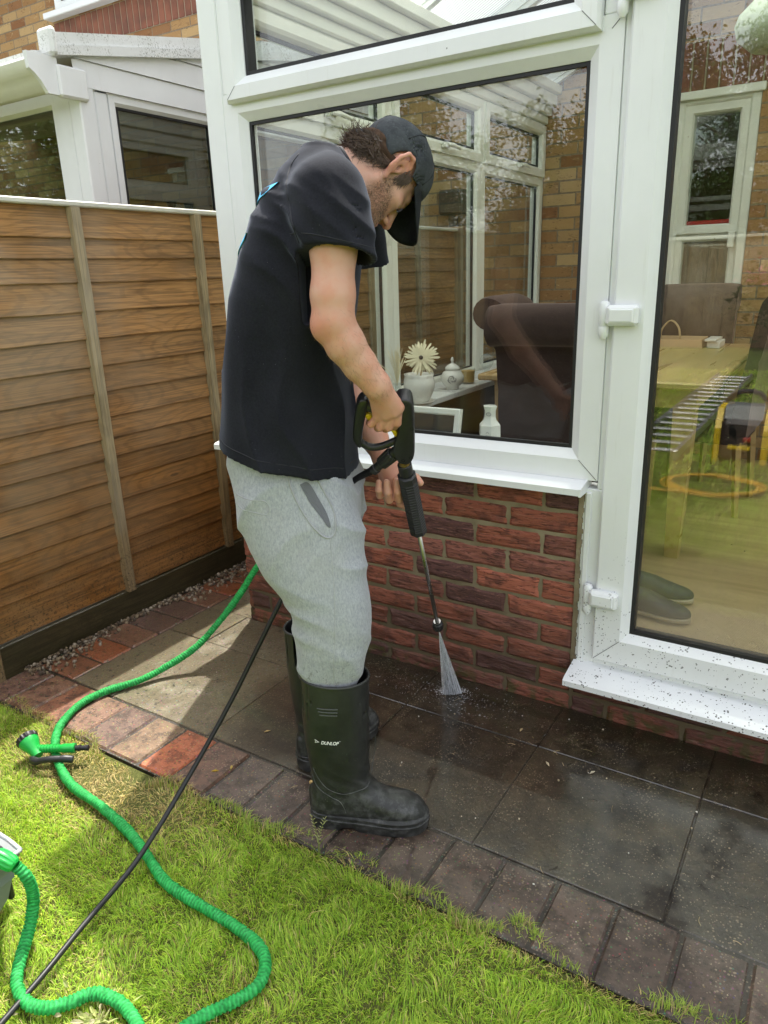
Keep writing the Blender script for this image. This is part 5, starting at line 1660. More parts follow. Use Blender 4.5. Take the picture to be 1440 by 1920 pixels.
# ------------------------------------------------------------------ the man: surfaces grown from distance fields
MF = V3((0.88, 0.475, 0)) / np.linalg.norm((0.88, 0.475, 0))     # the way he faces
ML = np.array([-MF[1], MF[0], 0])                                # his left
MP0 = V3((-0.99, -0.657, 0))
def mw(p):
    """man frame (forward, left, up) to world"""
    p = np.asarray(p, float)
    return MP0 + p[..., 0:1] * MF + p[..., 1:2] * ML + p[..., 2:3] * np.array([0, 0, 1.0])
def wm(P):
    P = np.asarray(P, float) - MP0
    return np.stack([P @ MF, P @ ML, P[..., 2]], -1)

def smin(a, b, k):
    if k <= 0:
        return np.minimum(a, b)
    h = np.clip(0.5 + 0.5 * (b - a) / k, 0, 1)
    return b + (a - b) * h - k * h * (1 - h)
def smax(a, b, k):
    return -smin(-a, -b, k)

class Field:
    def __init__(self, lo, hi, h):
        self.lo, self.h, self.rs = V3(lo), h, 1.0
        self.n = np.ceil((V3(hi) - self.lo) / h).astype(int) + 1
        self.D = np.full(self.n, 0.2, np.float32)
        self.ax = [self.lo[i] + h * np.arange(self.n[i]) for i in range(3)]
    def sub(self, lo, hi):
        i0 = np.clip(np.floor((V3(lo) - self.lo) / self.h).astype(int), 0, self.n)
        i1 = np.clip(np.ceil((V3(hi) - self.lo) / self.h).astype(int) + 1, 0, self.n)
        sl = tuple(slice(a, b) for a, b in zip(i0, i1))
        X = self.ax[0][sl[0]][:, None, None]; Y = self.ax[1][sl[1]][None, :, None]; Z = self.ax[2][sl[2]][None, None, :]
        return sl, X, Y, Z
    def put(self, fn, lo, hi, k=0.0, mode='add', pad=0.03):
        sl, X, Y, Z = self.sub(V3(lo) - pad - k, V3(hi) + pad + k)
        if 0 in [s.stop - s.start for s in sl]:
            return
        d = fn(X, Y, Z)
        d = np.broadcast_to(d, self.D[sl].shape)
        if mode == 'add':
            self.D[sl] = smin(self.D[sl], d, k)
        elif mode == 'cut':
            self.D[sl] = smax(self.D[sl], -d, k)
        elif mode == 'keep':
            self.D[sl] = smax(self.D[sl], d, k)
    def cone(self, a, b, ra, rb, k=0.01, mode='add', scale=None):
        a, b = V3(a), V3(b)
        ra, rb, k = ra * self.rs, rb * self.rs, k * self.rs
        def fn(X, Y, Z):
            ba = b - a
            l2 = ba @ ba
            rr_ = ra - rb
            a2 = l2 - rr_ * rr_
            il2 = 1.0 / l2
            px, py, pz = X - a[0], Y - a[1], Z - a[2]
            y = px * ba[0] + py * ba[1] + pz * ba[2]
            z = y - l2
            qx, qy, qz = px * l2 - ba[0] * y, py * l2 - ba[1] * y, pz * l2 - ba[2] * y
            x2 = qx * qx + qy * qy + qz * qz
            y2 = y * y * l2; z2 = z * z * l2
            kk = np.sign(rr_) * rr_ * rr_ * x2
            d = (np.sqrt(np.maximum(x2 * a2 * il2, 0)) + y * rr_) * il2 - ra
            c1 = np.sign(z) * a2 * z2 > kk
            c2 = np.sign(y) * a2 * y2 < kk
            d = np.where(c2, np.sqrt(x2 + y2) * il2 - ra, d)
            d = np.where(c1, np.sqrt(x2 + z2) * il2 - rb, d)
            return d
        r = max(ra, rb)
        self.put(fn, np.minimum(a, b) - r, np.maximum(a, b) + r, k, mode)
    def chain(self, pts, rs, k=0.01, mode='add'):
        for i in range(len(pts) - 1):
            self.cone(pts[i], pts[i + 1], rs[i], rs[i + 1], k, mode)
    def ell(self, c, r, k=0.01, mode='add', R=None):
        """ellipsoid; R rows are its own axes in field coordinates"""
        c, r, k = V3(c), V3(r) * self.rs, k * self.rs
        R = np.eye(3) if R is None else np.asarray(R)
        def fn(X, Y, Z):
            p = [X - c[0], Y - c[1], Z - c[2]]
            q = [R[i, 0] * p[0] + R[i, 1] * p[1] + R[i, 2] * p[2] for i in range(3)]
            k0 = np.sqrt(sum((q[i] / r[i]) ** 2 for i in range(3)))
            k1 = np.sqrt(sum((q[i] / r[i] ** 2) ** 2 for i in range(3)))
            return k0 * (k0 - 1.0) / np.maximum(k1, 1e-6)
        m = r.max()
        self.put(fn, c - m, c + m, k, mode)
    def slices(self, z, b, f, s, w, k=0.01, p=2.3, mode='add'):
        """stack of rounded sections along z: back b, front f, sideways centre s, half width w"""
        z, b, f, s, w = [np.asarray(q, float) for q in (z, b, f, s, w)]
        def fn(X, Y, Z):
            zz = np.clip(Z, z[0], z[-1])
            B, F_, S_, W_ = [np.interp(zz, z, q) for q in (b, f, s, w)]
            ca, ha = (B + F_) / 2, (F_ - B) / 2
            q = (np.abs((X - ca) / ha) ** p + np.abs((Y - S_) / W_) ** p) ** (1 / p)
            d = (q - 1) * np.minimum(ha, W_)
            return np.maximum(d, np.maximum(z[0] - Z, Z - z[-1]))
        self.put(fn, (b.min(), (s - w).min(), z[0]), (f.max(), (s + w).max(), z[-1]), k, mode)
    def plane(self, n, d0, lo, hi, k=0.0):
        """keep the side where n.p < d0 inside the given box"""
        n = V3(n) / np.linalg.norm(n)
        self.put(lambda X, Y, Z: n[0] * X + n[1] * Y + n[2] * Z - d0, lo, hi, k, 'keep', pad=0)
    def wrinkle(self, fn, band=0.03):
        i = np.nonzero(np.abs(self.D) < band)
        P = np.stack([self.ax[j][i[j]] for j in range(3)], 1)
        self.D[i] += fn(P).astype(np.float32)
    def sample(self, P):
        q = (np.asarray(P, float) - self.lo) / self.h
        q = np.clip(q, 0, self.n - 1.001)
        i = q.astype(int); f = q - i
        r = 0
        for dx in (0, 1):
            for dy in (0, 1):
                for dz in (0, 1):
                    w = (f[:, 0] if dx else 1 - f[:, 0]) * (f[:, 1] if dy else 1 - f[:, 1]) * (f[:, 2] if dz else 1 - f[:, 2])
                    r = r + w * self.D[i[:, 0] + dx, i[:, 1] + dy, i[:, 2] + dz]
        return r
    def hit(self, P, d, far=0.6, step=0.002):
        """march points P along d on to the surface"""
        P = np.array(P, float); d = V3(d) / np.linalg.norm(d)
        done = np.zeros(len(P), bool)
        for _ in range(int(far / step)):
            v = self.sample(P)
            done |= v < 0
            P[~done] += d * np.maximum(step, 0)
            if done.all():
                break
        return P
    def net(self):
        D = self.D
        S = D < 0
        c = [S[dx:D.shape[0] - 1 + dx, dy:D.shape[1] - 1 + dy, dz:D.shape[2] - 1 + dz] for dx in (0, 1) for dy in (0, 1) for dz in (0, 1)]
        any_ = c[0].copy(); all_ = c[0].copy()
        for q in c[1:]:
            any_ |= q; all_ &= q
        act = any_ & ~all_
        I = np.argwhere(act)
        idx = np.full(act.shape, -1, np.int32)
        idx[act] = np.arange(len(I))
        vals = np.stack([D[I[:, 0] + dx, I[:, 1] + dy, I[:, 2] + dz] for dx in (0, 1) for dy in (0, 1) for dz in (0, 1)], 1)
        off = np.array([(dx, dy, dz) for dx in (0, 1) for dy in (0, 1) for dz in (0, 1)], float)
        acc = np.zeros((len(I), 3)); cnt = np.zeros(len(I))
        for a in range(8):
            for b in range(a + 1, 8):
                if np.abs(off[a] - off[b]).sum() != 1:
                    continue
                va, vb = vals[:, a], vals[:, b]
                m = (va < 0) != (vb < 0)
                t = np.where(m, va / np.where(m, va - vb, 1), 0)
                acc += m[:, None] * (off[a] + t[:, None] * (off[b] - off[a]))
                cnt += m
        V = self.lo + self.h * (I + acc / cnt[:, None])
        F_ = []
        for ax in range(3):
            sl0 = [slice(1, -1)] * 3; sl1 = [slice(1, -1)] * 3
            sl0[ax] = slice(0, -1); sl1[ax] = slice(1, None)
            A, B = S[tuple(sl0)], S[tuple(sl1)]
            for (m, flip) in ((A & ~B, False), (~A & B, True)):
                J = np.argwhere(m)
                if not len(J):
                    continue
                o = [i for i in range(3) if i != ax]
                J[:, o[0]] += 1; J[:, o[1]] += 1
                q = []
                for (p, r) in ((0, 0), (1, 0), (1, 1), (0, 1)):
                    K = J.copy(); K[:, o[0]] -= p; K[:, o[1]] -= r
                    q.append(idx[K[:, 0], K[:, 1], K[:, 2]])
                q = np.stack(q, 1)
                fl = flip ^ (ax == 1)
                F_.append(q[:, ::-1] if fl else q)
        return V, np.concatenate(F_)

def field_obj(fd, name, m, parent, tint=None, extra=None, to_world=mw, relax=1):
    V, F_ = fd.net()
    F_ = F_[(F_ >= 0).all(1)]
    for _ in range(relax):                      # a light even-out of the net
        E = np.concatenate([F_[:, [0, 1]], F_[:, [1, 2]], F_[:, [2, 3]], F_[:, [3, 0]]])
        s = np.zeros_like(V); n = np.zeros(len(V))
        for k in range(3):
            s[:, k] = np.bincount(E[:, 0], V[E[:, 1], k], len(V)) + np.bincount(E[:, 1], V[E[:, 0], k], len(V))
        n = np.bincount(E[:, 0], minlength=len(V)) + np.bincount(E[:, 1], minlength=len(V))
        V = V * 0.5 + 0.5 * s / np.maximum(n, 1)[:, None]
    me = bpy.data.meshes.new(name)
    Wd = to_world(V)
    me.vertices.add(len(V)); me.vertices.foreach_set('co', Wd.ravel())
    me.loops.add(F_.size); me.loops.foreach_set('vertex_index', F_.ravel().astype(np.int32))
    me.polygons.add(len(F_))
    me.polygons.foreach_set('loop_start', np.arange(0, F_.size, 4, dtype=np.int32))
    me.update(calc_edges=True)
    me.validate()
    ca = me.color_attributes.new('tint', 'FLOAT_COLOR', 'POINT')
    c4 = np.ones((len(me.vertices), 4))
    if tint is not None:
        c4[:, :3] = tint(V)
    ca.data.foreach_set('color', c4.ravel())
    if extra:
        for k, fn in extra.items():
            at = me.attributes.new(k, 'FLOAT', 'POINT')
            at.data.foreach_set('value', fn(V).astype(np.float32))
    return link(name, me, m, parent, smooth=True, recalc=False)

def aniso(P, sx, sy, sz, ox=0.0):
    return vnoise(P * (sx, sy, sz) + ox + 100.0) - 0.5
def fold(P, w, freq, ph=0.0):
    """sharp-crested soft-bottomed cloth ridges across direction w, bent by noise"""
    t = P @ V3(w) * freq + 2.2 * (vnoise(P * 7.0 + ph + 50) - 0.5) * 2 + ph
    return (np.abs(np.sin(t)) ** 0.8) - 0.6
def sstep(x, a, b):
    t = np.clip((x - a) / (b - a), 0, 1)
    return t * t * (3 - 2 * t)

man = thing('person', 'man in charcoal t-shirt, grey joggers, dark cap and wellington boots bending over a spray gun', 'person', tuple(MP0))

# ---- head frame
HS = 0.87                                  # size of this head against the full-size measures below
fo = V3((0.268, 0.313, -0.911)); fo /= np.linalg.norm(fo)
up_h = V3((0.765, 0.506, 0.399)); up_h -= (up_h @ fo) * fo; up_h /= np.linalg.norm(up_h)
rt_h = np.cross(fo, up_h)
HO = V3((0.1255, 0.0255, 1.540))
HR = np.stack([rt_h, fo, up_h])           # rows: his right, face direction, crown
def hd(x, f, u):
    return HO + HS * (x * rt_h + f * fo + u * up_h)
def tohd(P):
    return (np.asarray(P) - HO) @ HR.T / HS

body = Field((-0.26, -0.285, 0.30), (0.31, 0.285, 1.70), 0.003)
# cranium, face and jaw
body.rs = HS
body.ell(hd(0, -0.008, 0.038), (0.075, 0.091, 0.084), 0.0, R=HR)
body.ell(hd(0, 0.030, -0.020), (0.061, 0.062, 0.086), 0.03, R=HR)
body.ell(hd(0, 0.045, -0.068), (0.049, 0.052, 0.046), 0.025, R=HR)
body.ell(hd(0, 0.080, -0.096), (0.026, 0.022, 0.020), 0.022, R=HR)
for sx in (-1, 1):
    body.cone(hd(sx * 0.052, -0.002, -0.055), hd(sx * 0.030, 0.070, -0.092), 0.020, 0.016, 0.02)
    body.ell(hd(sx * 0.046, 0.058, -0.014), (0.020, 0.022, 0.016), 0.018, R=HR)
    body.cone(hd(sx * 0.012, 0.087, 0.024), hd(sx * 0.040, 0.076, 0.024), 0.010, 0.009, 0.014)
    body.ell(hd(sx * 0.031, 0.094, 0.006), (0.014, 0.012, 0.009), 0.012, 'cut', R=HR)
    body.ell(hd(sx * 0.031, 0.0775, 0.006), (0.0145, 0.0135, 0.0125), 0.003, R=HR)
    # nostril wings
    body.ell(hd(sx * 0.0125, 0.103, -0.036), (0.0085, 0.011, 0.0085), 0.006, R=HR)
body.cone(hd(0, 0.088, 0.018), hd(0, 0.116, -0.028), 0.0085, 0.0105, 0.010)
body.ell(hd(0, 0.119, -0.032), (0.0105, 0.010, 0.0095), 0.006, R=HR)
for sx in (-1, 1):
    body.ell(hd(sx * 0.0065, 0.112, -0.0445), (0.0042, 0.0066, 0.006), 0.002, 'cut', R=HR)
# lips
for sx in (-1, 1):
    body.cone(hd(sx * 0.003, 0.1005, -0.0605), hd(sx * 0.021, 0.088, -0.0645), 0.0058, 0.003, 0.005)
    body.cone(hd(0, 0.0985, -0.0725), hd(sx * 0.019, 0.087, -0.0665), 0.0068, 0.003, 0.005)
    body.cone(hd(0, 0.107, -0.0662), hd(sx * 0.022, 0.092, -0.0655), 0.0014, 0.001, 0.002, 'cut')
# ears
for sx in (-1, 1):
    ec = lambda f, u, o: hd(sx * (0.071 + o * 1.1), -0.010 + (f + 0.010) * 1.08, 0.003 + (u - 0.003) * 1.14)
    ER = [ec(-0.004, -0.030, 0.0), ec(-0.018, -0.014, 0.007), ec(-0.028, 0.008, 0.018), ec(-0.026, 0.027, 0.021), ec(-0.011, 0.036, 0.017), ec(0.004, 0.028, 0.008), ec(0.008, 0.012, 0.002)]
    body.chain(ER, [0.007, 0.0055, 0.0052, 0.0052, 0.0050, 0.0046, 0.004], 0.003)
    tl = rad(-16)
    er = np.stack([rt_h * sx, fo, up_h])
    n_ = V3((1, 0.42, -0.05)); n_ /= np.linalg.norm(n_)
    a2 = V3((0, math.cos(tl), math.sin(tl))); a2 = a2 - (a2 @ n_) * n_; a2 /= np.linalg.norm(a2)
    a3 = np.cross(n_, a2)
    body.ell(ec(-0.011, 0.004, 0.008), (0.0044, 0.0185, 0.0345), 0.004, R=np.stack([n_ @ er, a2 @ er, a3 @ er]))
    body.chain([ec(-0.015, 0.02, 0.011), ec(-0.017, 0.004, 0.010), ec(-0.008, -0.012, 0.006)], [0.003, 0.0036, 0.0035], 0.003)
    body.ell(ec(-0.006, 0.002, 0.0095), (0.006, 0.007, 0.010), 0.003, 'cut', R=er)
# neck and the trunk under the shirt
body.rs = 1.0
NB = (0.030, 0.0, 1.500)
body.cone(hd(0, -0.028, -0.035), NB, 0.052, 0.062, 0.02)
body.cone(hd(0, 0.012, -0.055), (0.055, 0, 1.47), 0.040, 0.048, 0.025)
body.chain([NB, (-0.04, 0, 1.40), (-0.10, 0, 1.1), (-0.09, 0, 0.95)], [0.065, 0.095, 0.10, 0.11], 0.05)
for sy, ax_ in ((-1, 0.0), (1, -0.07)):
    body.chain([(-0.085, sy * 0.08, 0.93), (-0.02 + ax_ * .5, sy * 0.10, 0.62), (-0.02 + ax_, sy * 0.12, 0.40), (-0.02 + ax_, sy * 0.125, 0.34)], [0.085, 0.06, 0.045, 0.04], 0.03)
for sy in (-1, 1):
    body.cone((0.0, sy * 0.05, 1.48), (0.05, sy * 0.17, 1.475), 0.055, 0.052, 0.03)
# right arm
RA = [(0.052, -0.178, 1.475), (0.045, -0.198, 1.385), (0.041, -0.210, 1.300), (0.040, -0.214, 1.252), (0.060, -0.207, 1.208), (0.086, -0.196, 1.166), (0.108, -0.190, 1.136), (0.119, -0.188, 1.120)]
body.chain(RA, [0.050, 0.0425, 0.0405, 0.0380, 0.0368, 0.0318, 0.0258, 0.0242], 0.016)
body.ell((0.014, -0.216, 1.240), (0.013, 0.016, 0.020), 0.022)
# left arm, mostly behind him
LA = [(0.045, 0.178, 1.475), (0.005, 0.205, 1.33), (-0.030, 0.200, 1.165), (0.030, 0.152, 1.05), (0.085, 0.090, 0.955), (0.112, 0.058, 0.905), (0.119, 0.050, 0.890)]
body.chain(LA, [0.054, 0.045, 0.041, 0.039, 0.031, 0.0255, 0.0245], 0.018)

# ---- spray gun frame (shared with the gun builder)
GO = V3((-0.819, -0.633, 0.937)); GH = V3((-0.965, -0.111, 0.0))
gw = (GO - GH) / np.linalg.norm(GO - GH)
gf_ = V3((MF[0], MF[1], 0)); ge = gf_ - (gf_ @ gw) * gw; ge /= np.linalg.norm(ge)
gn = np.cross(ge, gw)                                         # towards his right side
def gp(e, w, d=0.0):
    return GO + e * ge + w * gw + d * gn
def gpm(e, w, d=0.0):
    return wm(gp(e, w, d))
# right hand closed round the grip
K = 0.0016
pal = [(0.015, 0.168, 0.020), (0.004, 0.162, 0.026), (-0.012, 0.157, 0.026), (-0.030, 0.152, 0.021)]
wr = gpm(-0.019, 0.232, 0.018)
body.cone(RA[-1], wr, 0.0255, 0.024, 0.01)
for q, r_ in zip(pal, (0.0135, 0.014, 0.0135, 0.012)):
    body.cone(wr, gpm(*q), 0.021, r_, 0.010)
body.cone(gpm(-0.012, 0.20, 0.010), gpm(-0.006, 0.17, 0.004), 0.017, 0.015, 0.012)
fing = [  # mcp, pip, dip, tip in gun coordinates
    [(0.015, 0.168, 0.021), (0.007, 0.131, 0.026), (-0.004, 0.108, 0.010), (-0.012, 0.110, -0.012)],
    [(0.004, 0.162, 0.027), (-0.012, 0.125, 0.030), (-0.023, 0.104, 0.010), (-0.027, 0.109, -0.014)],
    [(-0.012, 0.157, 0.027), (-0.030, 0.125, 0.028), (-0.040, 0.107, 0.008), (-0.042, 0.113, -0.014)],
    [(-0.030, 0.152, 0.022), (-0.049, 0.131, 0.022), (-0.056, 0.119, 0.004), (-0.055, 0.124, -0.014)]]
for fp, r_ in zip(fing, (0.0090, 0.0091, 0.0088, 0.0080)):
    fp = [gpm(*q) for q in fp]
    body.chain(fp, [r_ * 1.08, r_, r_ * 0.92, r_ * 0.82], K)
    body.ell(fp[0] + gn @ np.stack([MF, ML, (0, 0, 1)]).T * 0.003, (r_ * 1.05,) * 3, 0.005)
thumb = [gpm(-0.018, 0.196, 0.0), gpm(-0.008, 0.172, -0.020), gpm(0.006, 0.150, -0.024), gpm(0.014, 0.130, -0.018)]
body.chain(thumb, [0.015, 0.0125, 0.0105, 0.0088], 0.006)
# left hand under the lance grip, palm this way, fingers folded back
lw = V3((0.120, 0.048, 0.886))
body.cone(LA[-1], lw, 0.0245, 0.023, 0.01)
lm = [(0.146, 0.040, 0.838), (0.137, 0.036, 0.833), (0.120, 0.036, 0.834), (0.103, 0.036, 0.839)]   # index .. little
for q, r_ in zip(lm, (0.012, 0.0125, 0.012, 0.011)):
    body.cone(lw, q, 0.019, r_, 0.010)
body.cone((0.128, 0.030, 0.872), (0.120, 0.030, 0.848), 0.016, 0.015, 0.012)
lf = [
    [(0.146, 0.040, 0.838), (0.147, 0.036, 0.803), (0.168, 0.022, 0.798), (0.180, 0.006, 0.800)],
    [(0.137, 0.036, 0.833), (0.145, 0.010, 0.823), (0.1435, -0.006, 0.846), (0.141, -0.004, 0.872)],
    [(0.120, 0.036, 0.834), (0.122, 0.010, 0.822), (0.1205, -0.006, 0.845), (0.1185, -0.004, 0.869)],
    [(0.103, 0.036, 0.839), (0.100, 0.012, 0.832), (0.099, -0.002, 0.850), (0.099, 0.001, 0.868)]]
for fp, r_ in zip(lf, (0.0095, 0.0100, 0.0100, 0.0088)):
    body.chain(fp, [r_ * 1.1, r_, r_ * 0.95, r_ * 0.85], 0.0035)
body.chain([(0.135, 0.046, 0.880), (0.160, 0.040, 0.878), (0.186, 0.018, 0.872), (0.197, -0.002, 0.866)], [0.015, 0.0125, 0.0105, 0.0088], 0.006)

def skin_tint(V):
    q = tohd(V)
    x, f, u = q[:, 0], q[:, 1], q[:, 2]
    c = np.tile(V3((0.60, 0.355, 0.262)), (len(V), 1))
    def blend(m, col):
        c[:] = c * (1 - m[:, None]) + V3(col) * m[:, None]
    inhead = (np.linalg.norm(q * (1, 0.85, 0.8), axis=1) < 0.125)
    ear = sstep(np.abs(x), 0.069, 0.078) * inhead
    blend(ear * 0.55, (0.64, 0.29, 0.22))
    blend(np.exp(-((f - 0.119) ** 2 + (u + 0.033) ** 2 + x ** 2) / 0.0004) * 0.5, (0.60, 0.25, 0.19))
    lips = np.exp(-(((u + 0.067) / 0.0085) ** 2)) * sstep(f, 0.088, 0.094) * (np.abs(x) < 0.024)
    blend(lips * 0.75, (0.42, 0.15, 0.12))
    blend(np.exp(-((f - 0.085) ** 2 + (u - 0.006) ** 2 + (np.abs(x) - 0.031) ** 2) / 0.0003) * 0.35, (0.42, 0.2, 0.15))
    # redder elbows, knuckles, fingers
    el = np.exp(-(((V - V3((0.016, -0.225, 1.236))) / (0.035, 0.05, 0.04)) ** 2).sum(1))
    blend(el * 0.7, (0.60, 0.26, 0.19))
    hand = sstep(V[:, 2], 1.12, 1.06) * (~inhead)
    blend(hand * 0.38, (0.56, 0.25, 0.18))
    for fp in fing:
        for q_ in fp[:2]:
            blend(np.exp(-(((V - gpm(*q_)) / 0.011) ** 2).sum(1)) * 0.45, (0.58, 0.22, 0.16))
    # forearm and neck weathering
    blend(sstep(V[:, 2], 1.40, 1.22) * 0.18, (0.50, 0.27, 0.18))
    return c
def beard_mask(V):
    q = tohd(V)
    x, f, u = q[:, 0], q[:, 1], q[:, 2]
    line = -0.004 - 0.46 * np.clip(f - 0.005, -0.02, 0.1)
    m = sstep(line - u, -0.006, 0.016) * sstep(f, -0.018, 0.012) * sstep(u, -0.175, -0.125)
    m = m * sstep(0.105 - f, -0.003, 0.006)
    lips = np.exp(-(((u + 0.067) / 0.007) ** 2)) * sstep(f, 0.084, 0.092) * (np.abs(x) < 0.022)
    nose = np.exp(-((x / 0.016) ** 2 + ((u + 0.03) / 0.02) ** 2)) * (f > 0.095)
    m = m * (1 - lips) * (1 - np.clip(nose * 1.5, 0, 1)) * (np.linalg.norm(q, axis=1) < 0.2)
    brow = np.exp(-(((u - 0.027) / 0.006) ** 2)) * sstep(f, 0.066, 0.08) * (np.abs(x) > 0.012) * (np.abs(x) < 0.05)
    m = np.maximum(m, brow)
    burn = sstep(f, 0.002, 0.016) * sstep(-f, -0.050, -0.028) * sstep(u, -0.032, 0.006) * (np.abs(x) > 0.05)
    m = np.maximum(m, burn * 0.45)
    scalp = sstep(-f + 0.35 * u, -0.01, 0.02) * sstep(u, -0.075, -0.055) * (np.abs(x) < 0.068) * (np.linalg.norm(q, axis=1) < 0.13)
    return np.clip(np.maximum(m * 0.8, scalp * 0.9), 0, 1)
field_obj(body, 'body', 'skin', man, skin_tint, {'beard': beard_mask}, relax=1)

# eyelashes on the lowered lids
mb = MB()
for sx in (-1, 1):
    for k in range(16):
        t = k / 15
        x = sx * (0.020 + 0.024 * t)
        b0 = hd(x, 0.0905 - 0.006 * abs(t - .4), 0.0005 - 0.003 * math.sin(t * 3.1))
        tip = b0 + 0.007 * (fo * 0.55 - up_h * 0.7) + sx * 0.003 * (t - .3) * rt_h
        mb.tube(mw(np.array([b0, (b0 + tip) / 2 + 0.0008 * fo, tip])), [0.0006, 0.0005, 0.0002], 4)
build(mb, 'eyelashes', 'eye_dark', man)

mb = MB()
rgh = np.random.default_rng(8)
for k in range(600):
    t_ = rgh.uniform(0.0, 0.97); ax = RA[3:]
    q_ = t_ * (len(ax) - 1); i_ = int(q_); c_ = V3(ax[i_]) + (q_ - i_) * (V3(ax[min(i_ + 1, len(ax) - 1)]) - V3(ax[i_]))
    d_ = V3((rgh.normal(), -abs(rgh.normal()) if rgh.random() < .75 else rgh.normal(), rgh.normal())); d_ /= np.linalg.norm(d_)
    hp_ = body.hit((c_ + d_ * 0.06)[None], -d_, 0.06, 0.001)[0]
    gr = V3((0.35, 0.1, -0.75)) + rgh.normal(0, .35, 3); gr -= (gr @ d_) * d_ * 0.8; gr /= np.linalg.norm(gr)
    ln = rgh.uniform(0.006, 0.012)
    mb.tube(mw(np.array([hp_, hp_ + gr * ln * .5 + d_ * 0.0018, hp_ + gr * ln + d_ * 0.001])), [0.00016, 0.00014, 0.00006], 3, cap=False, col=(0.24, 0.15, 0.09))
build(mb, 'arm_hair', 'hair_strand', man, recalc=False)['kind'] = 'stuff'

# ---- hair
hair = Field((0.0, -0.13, 1.40), (0.28, 0.16, 1.68), 0.003)
hair.rs = HS
hair.ell(hd(0, -0.010, 0.038), (0.080, 0.097, 0.088), 0.0, R=HR)
hair.ell(hd(0, -0.048, -0.020), (0.060, 0.050, 0.048), 0.03, R=HR)
def hair_cut(X, Y, Z):
    p = [X - HO[0], Y - HO[1], Z - HO[2]]
    f = fo[0] * p[0] + fo[1] * p[1] + fo[2] * p[2]
    u = up_h[0] * p[0] + up_h[1] * p[1] + up_h[2] * p[2]
    x = rt_h[0] * p[0] + rt_h[1] * p[1] + rt_h[2] * p[2]
    f, u, x = f / HS, u / HS, x / HS
    back = np.maximum(f + 0.012 - 0.55 * np.clip(u, 0, 0.1), -(u + 0.070 - 0.25 * np.clip(f + 0.07, -.05, .08)))     # behind the ears, above the nape
    burn = np.maximum.reduce([np.abs(f - 0.024 - 0.05 * u) - 0.015, -(u + 0.006), np.abs(np.abs(x) - 0.073) - 0.02])
    temple = np.maximum(-(u - 0.035), f - 0.052)
    return np.maximum(np.minimum(back, temple), u - (0.066 + (f - 0.1) * 0.46) - 0.03 * np.clip((-f - 0.05) / 0.03, 0, 1))
hair.put(hair_cut, (0, -0.13, 1.40), (0.28, 0.16, 1.68), 0.006, 'keep', pad=0)
hair.wrinkle(lambda P: 0.006 * aniso(tohd(P), 60, 28, 60) + 0.004 * aniso(tohd(P), 150, 60, 150, 7))
HT = lambda V: np.tile(V3((0.060, 0.038, 0.026)), (len(V), 1)) * (0.7 + 0.7 * vnoise(tohd(V) * (160, 45, 160) + 40))[:, None]
hr = field_obj(hair, 'hair', 'hair_mass', man, HT)
rg = np.random.default_rng(5)
mb = MB()
cnt = 0
while cnt < 5200:
    v = rg.normal(size=3); v /= np.linalg.norm(v)
    q = V3((0, -0.012, 0.040)) + v * (0.083, 0.101, 0.092)
    x, f, u = q
    isb = 0.008 < f < 0.042 and -0.012 < u < 0.05 and abs(x) > 0.055
    if not ((f < -0.012 + 0.5 * max(u, 0) and u > -0.075 and u < 0.055 - 0.2 * f) or isb):
        continue
    if u > 0.050 + (f - 0.1) * 0.46 + 0.03 * min(max((-f - 0.05) / 0.03, 0), 1) and not (isb and u < 0.03):
        continue
    if isb and (f > 0.034 or u < -0.004 or rg.random() < 0.6):
        continue
    out = V3((x / 0.078 ** 2, (f + 0.012) / 0.102 ** 2, (u - 0.04) / 0.09 ** 2)); out /= np.linalg.norm(out)
    if not isb:
        hp_ = hair.hit(hd(*(q + out * 0.03))[None], -(out @ HR), 0.06, 0.0012)
        if hair.sample(hp_)[0] > 0.0:
            continue
        q = tohd(hp_)[0]
    down = V3((rg.normal(0, .35), -0.35 + rg.normal(0, .35), -1.0 + rg.normal(0, .3)))
    if isb:
        down = V3((0, 0.25 + rg.normal(0, .2), -1.0))
    down -= (down @ out) * out; down /= np.linalg.norm(down)
    ln = rg.uniform(0.018, 0.040) * (0.55 if isb else 1) * (1.25 if f < -0.07 else 1)
    stick = rg.uniform(0.12, 0.75) * (0.35 if isb else 1)
    bend = rg.normal(0, 0.3, 3)
    pts = []
    for t in (0, 0.35, 0.7, 1.0):
        p = q + out * (0.001 + ln * stick * (t - 0.3 * t * t)) + down * ln * t + bend * ln * t * t * 0.4
        pts.append(hd(*p))
    w = rg.uniform(0.0005, 0.0009)
    tone = rg.uniform(0.55, 1.5)
    mb.tube(mw(np.array(pts)), [w, w, w * 0.8, w * 0.25], 3, cap=False, col=V3((0.075, 0.047, 0.031)) * tone)
    cnt += 1
build(mb, 'loose_strands', 'hair_strand', hr, recalc=False)['kind'] = 'stuff'
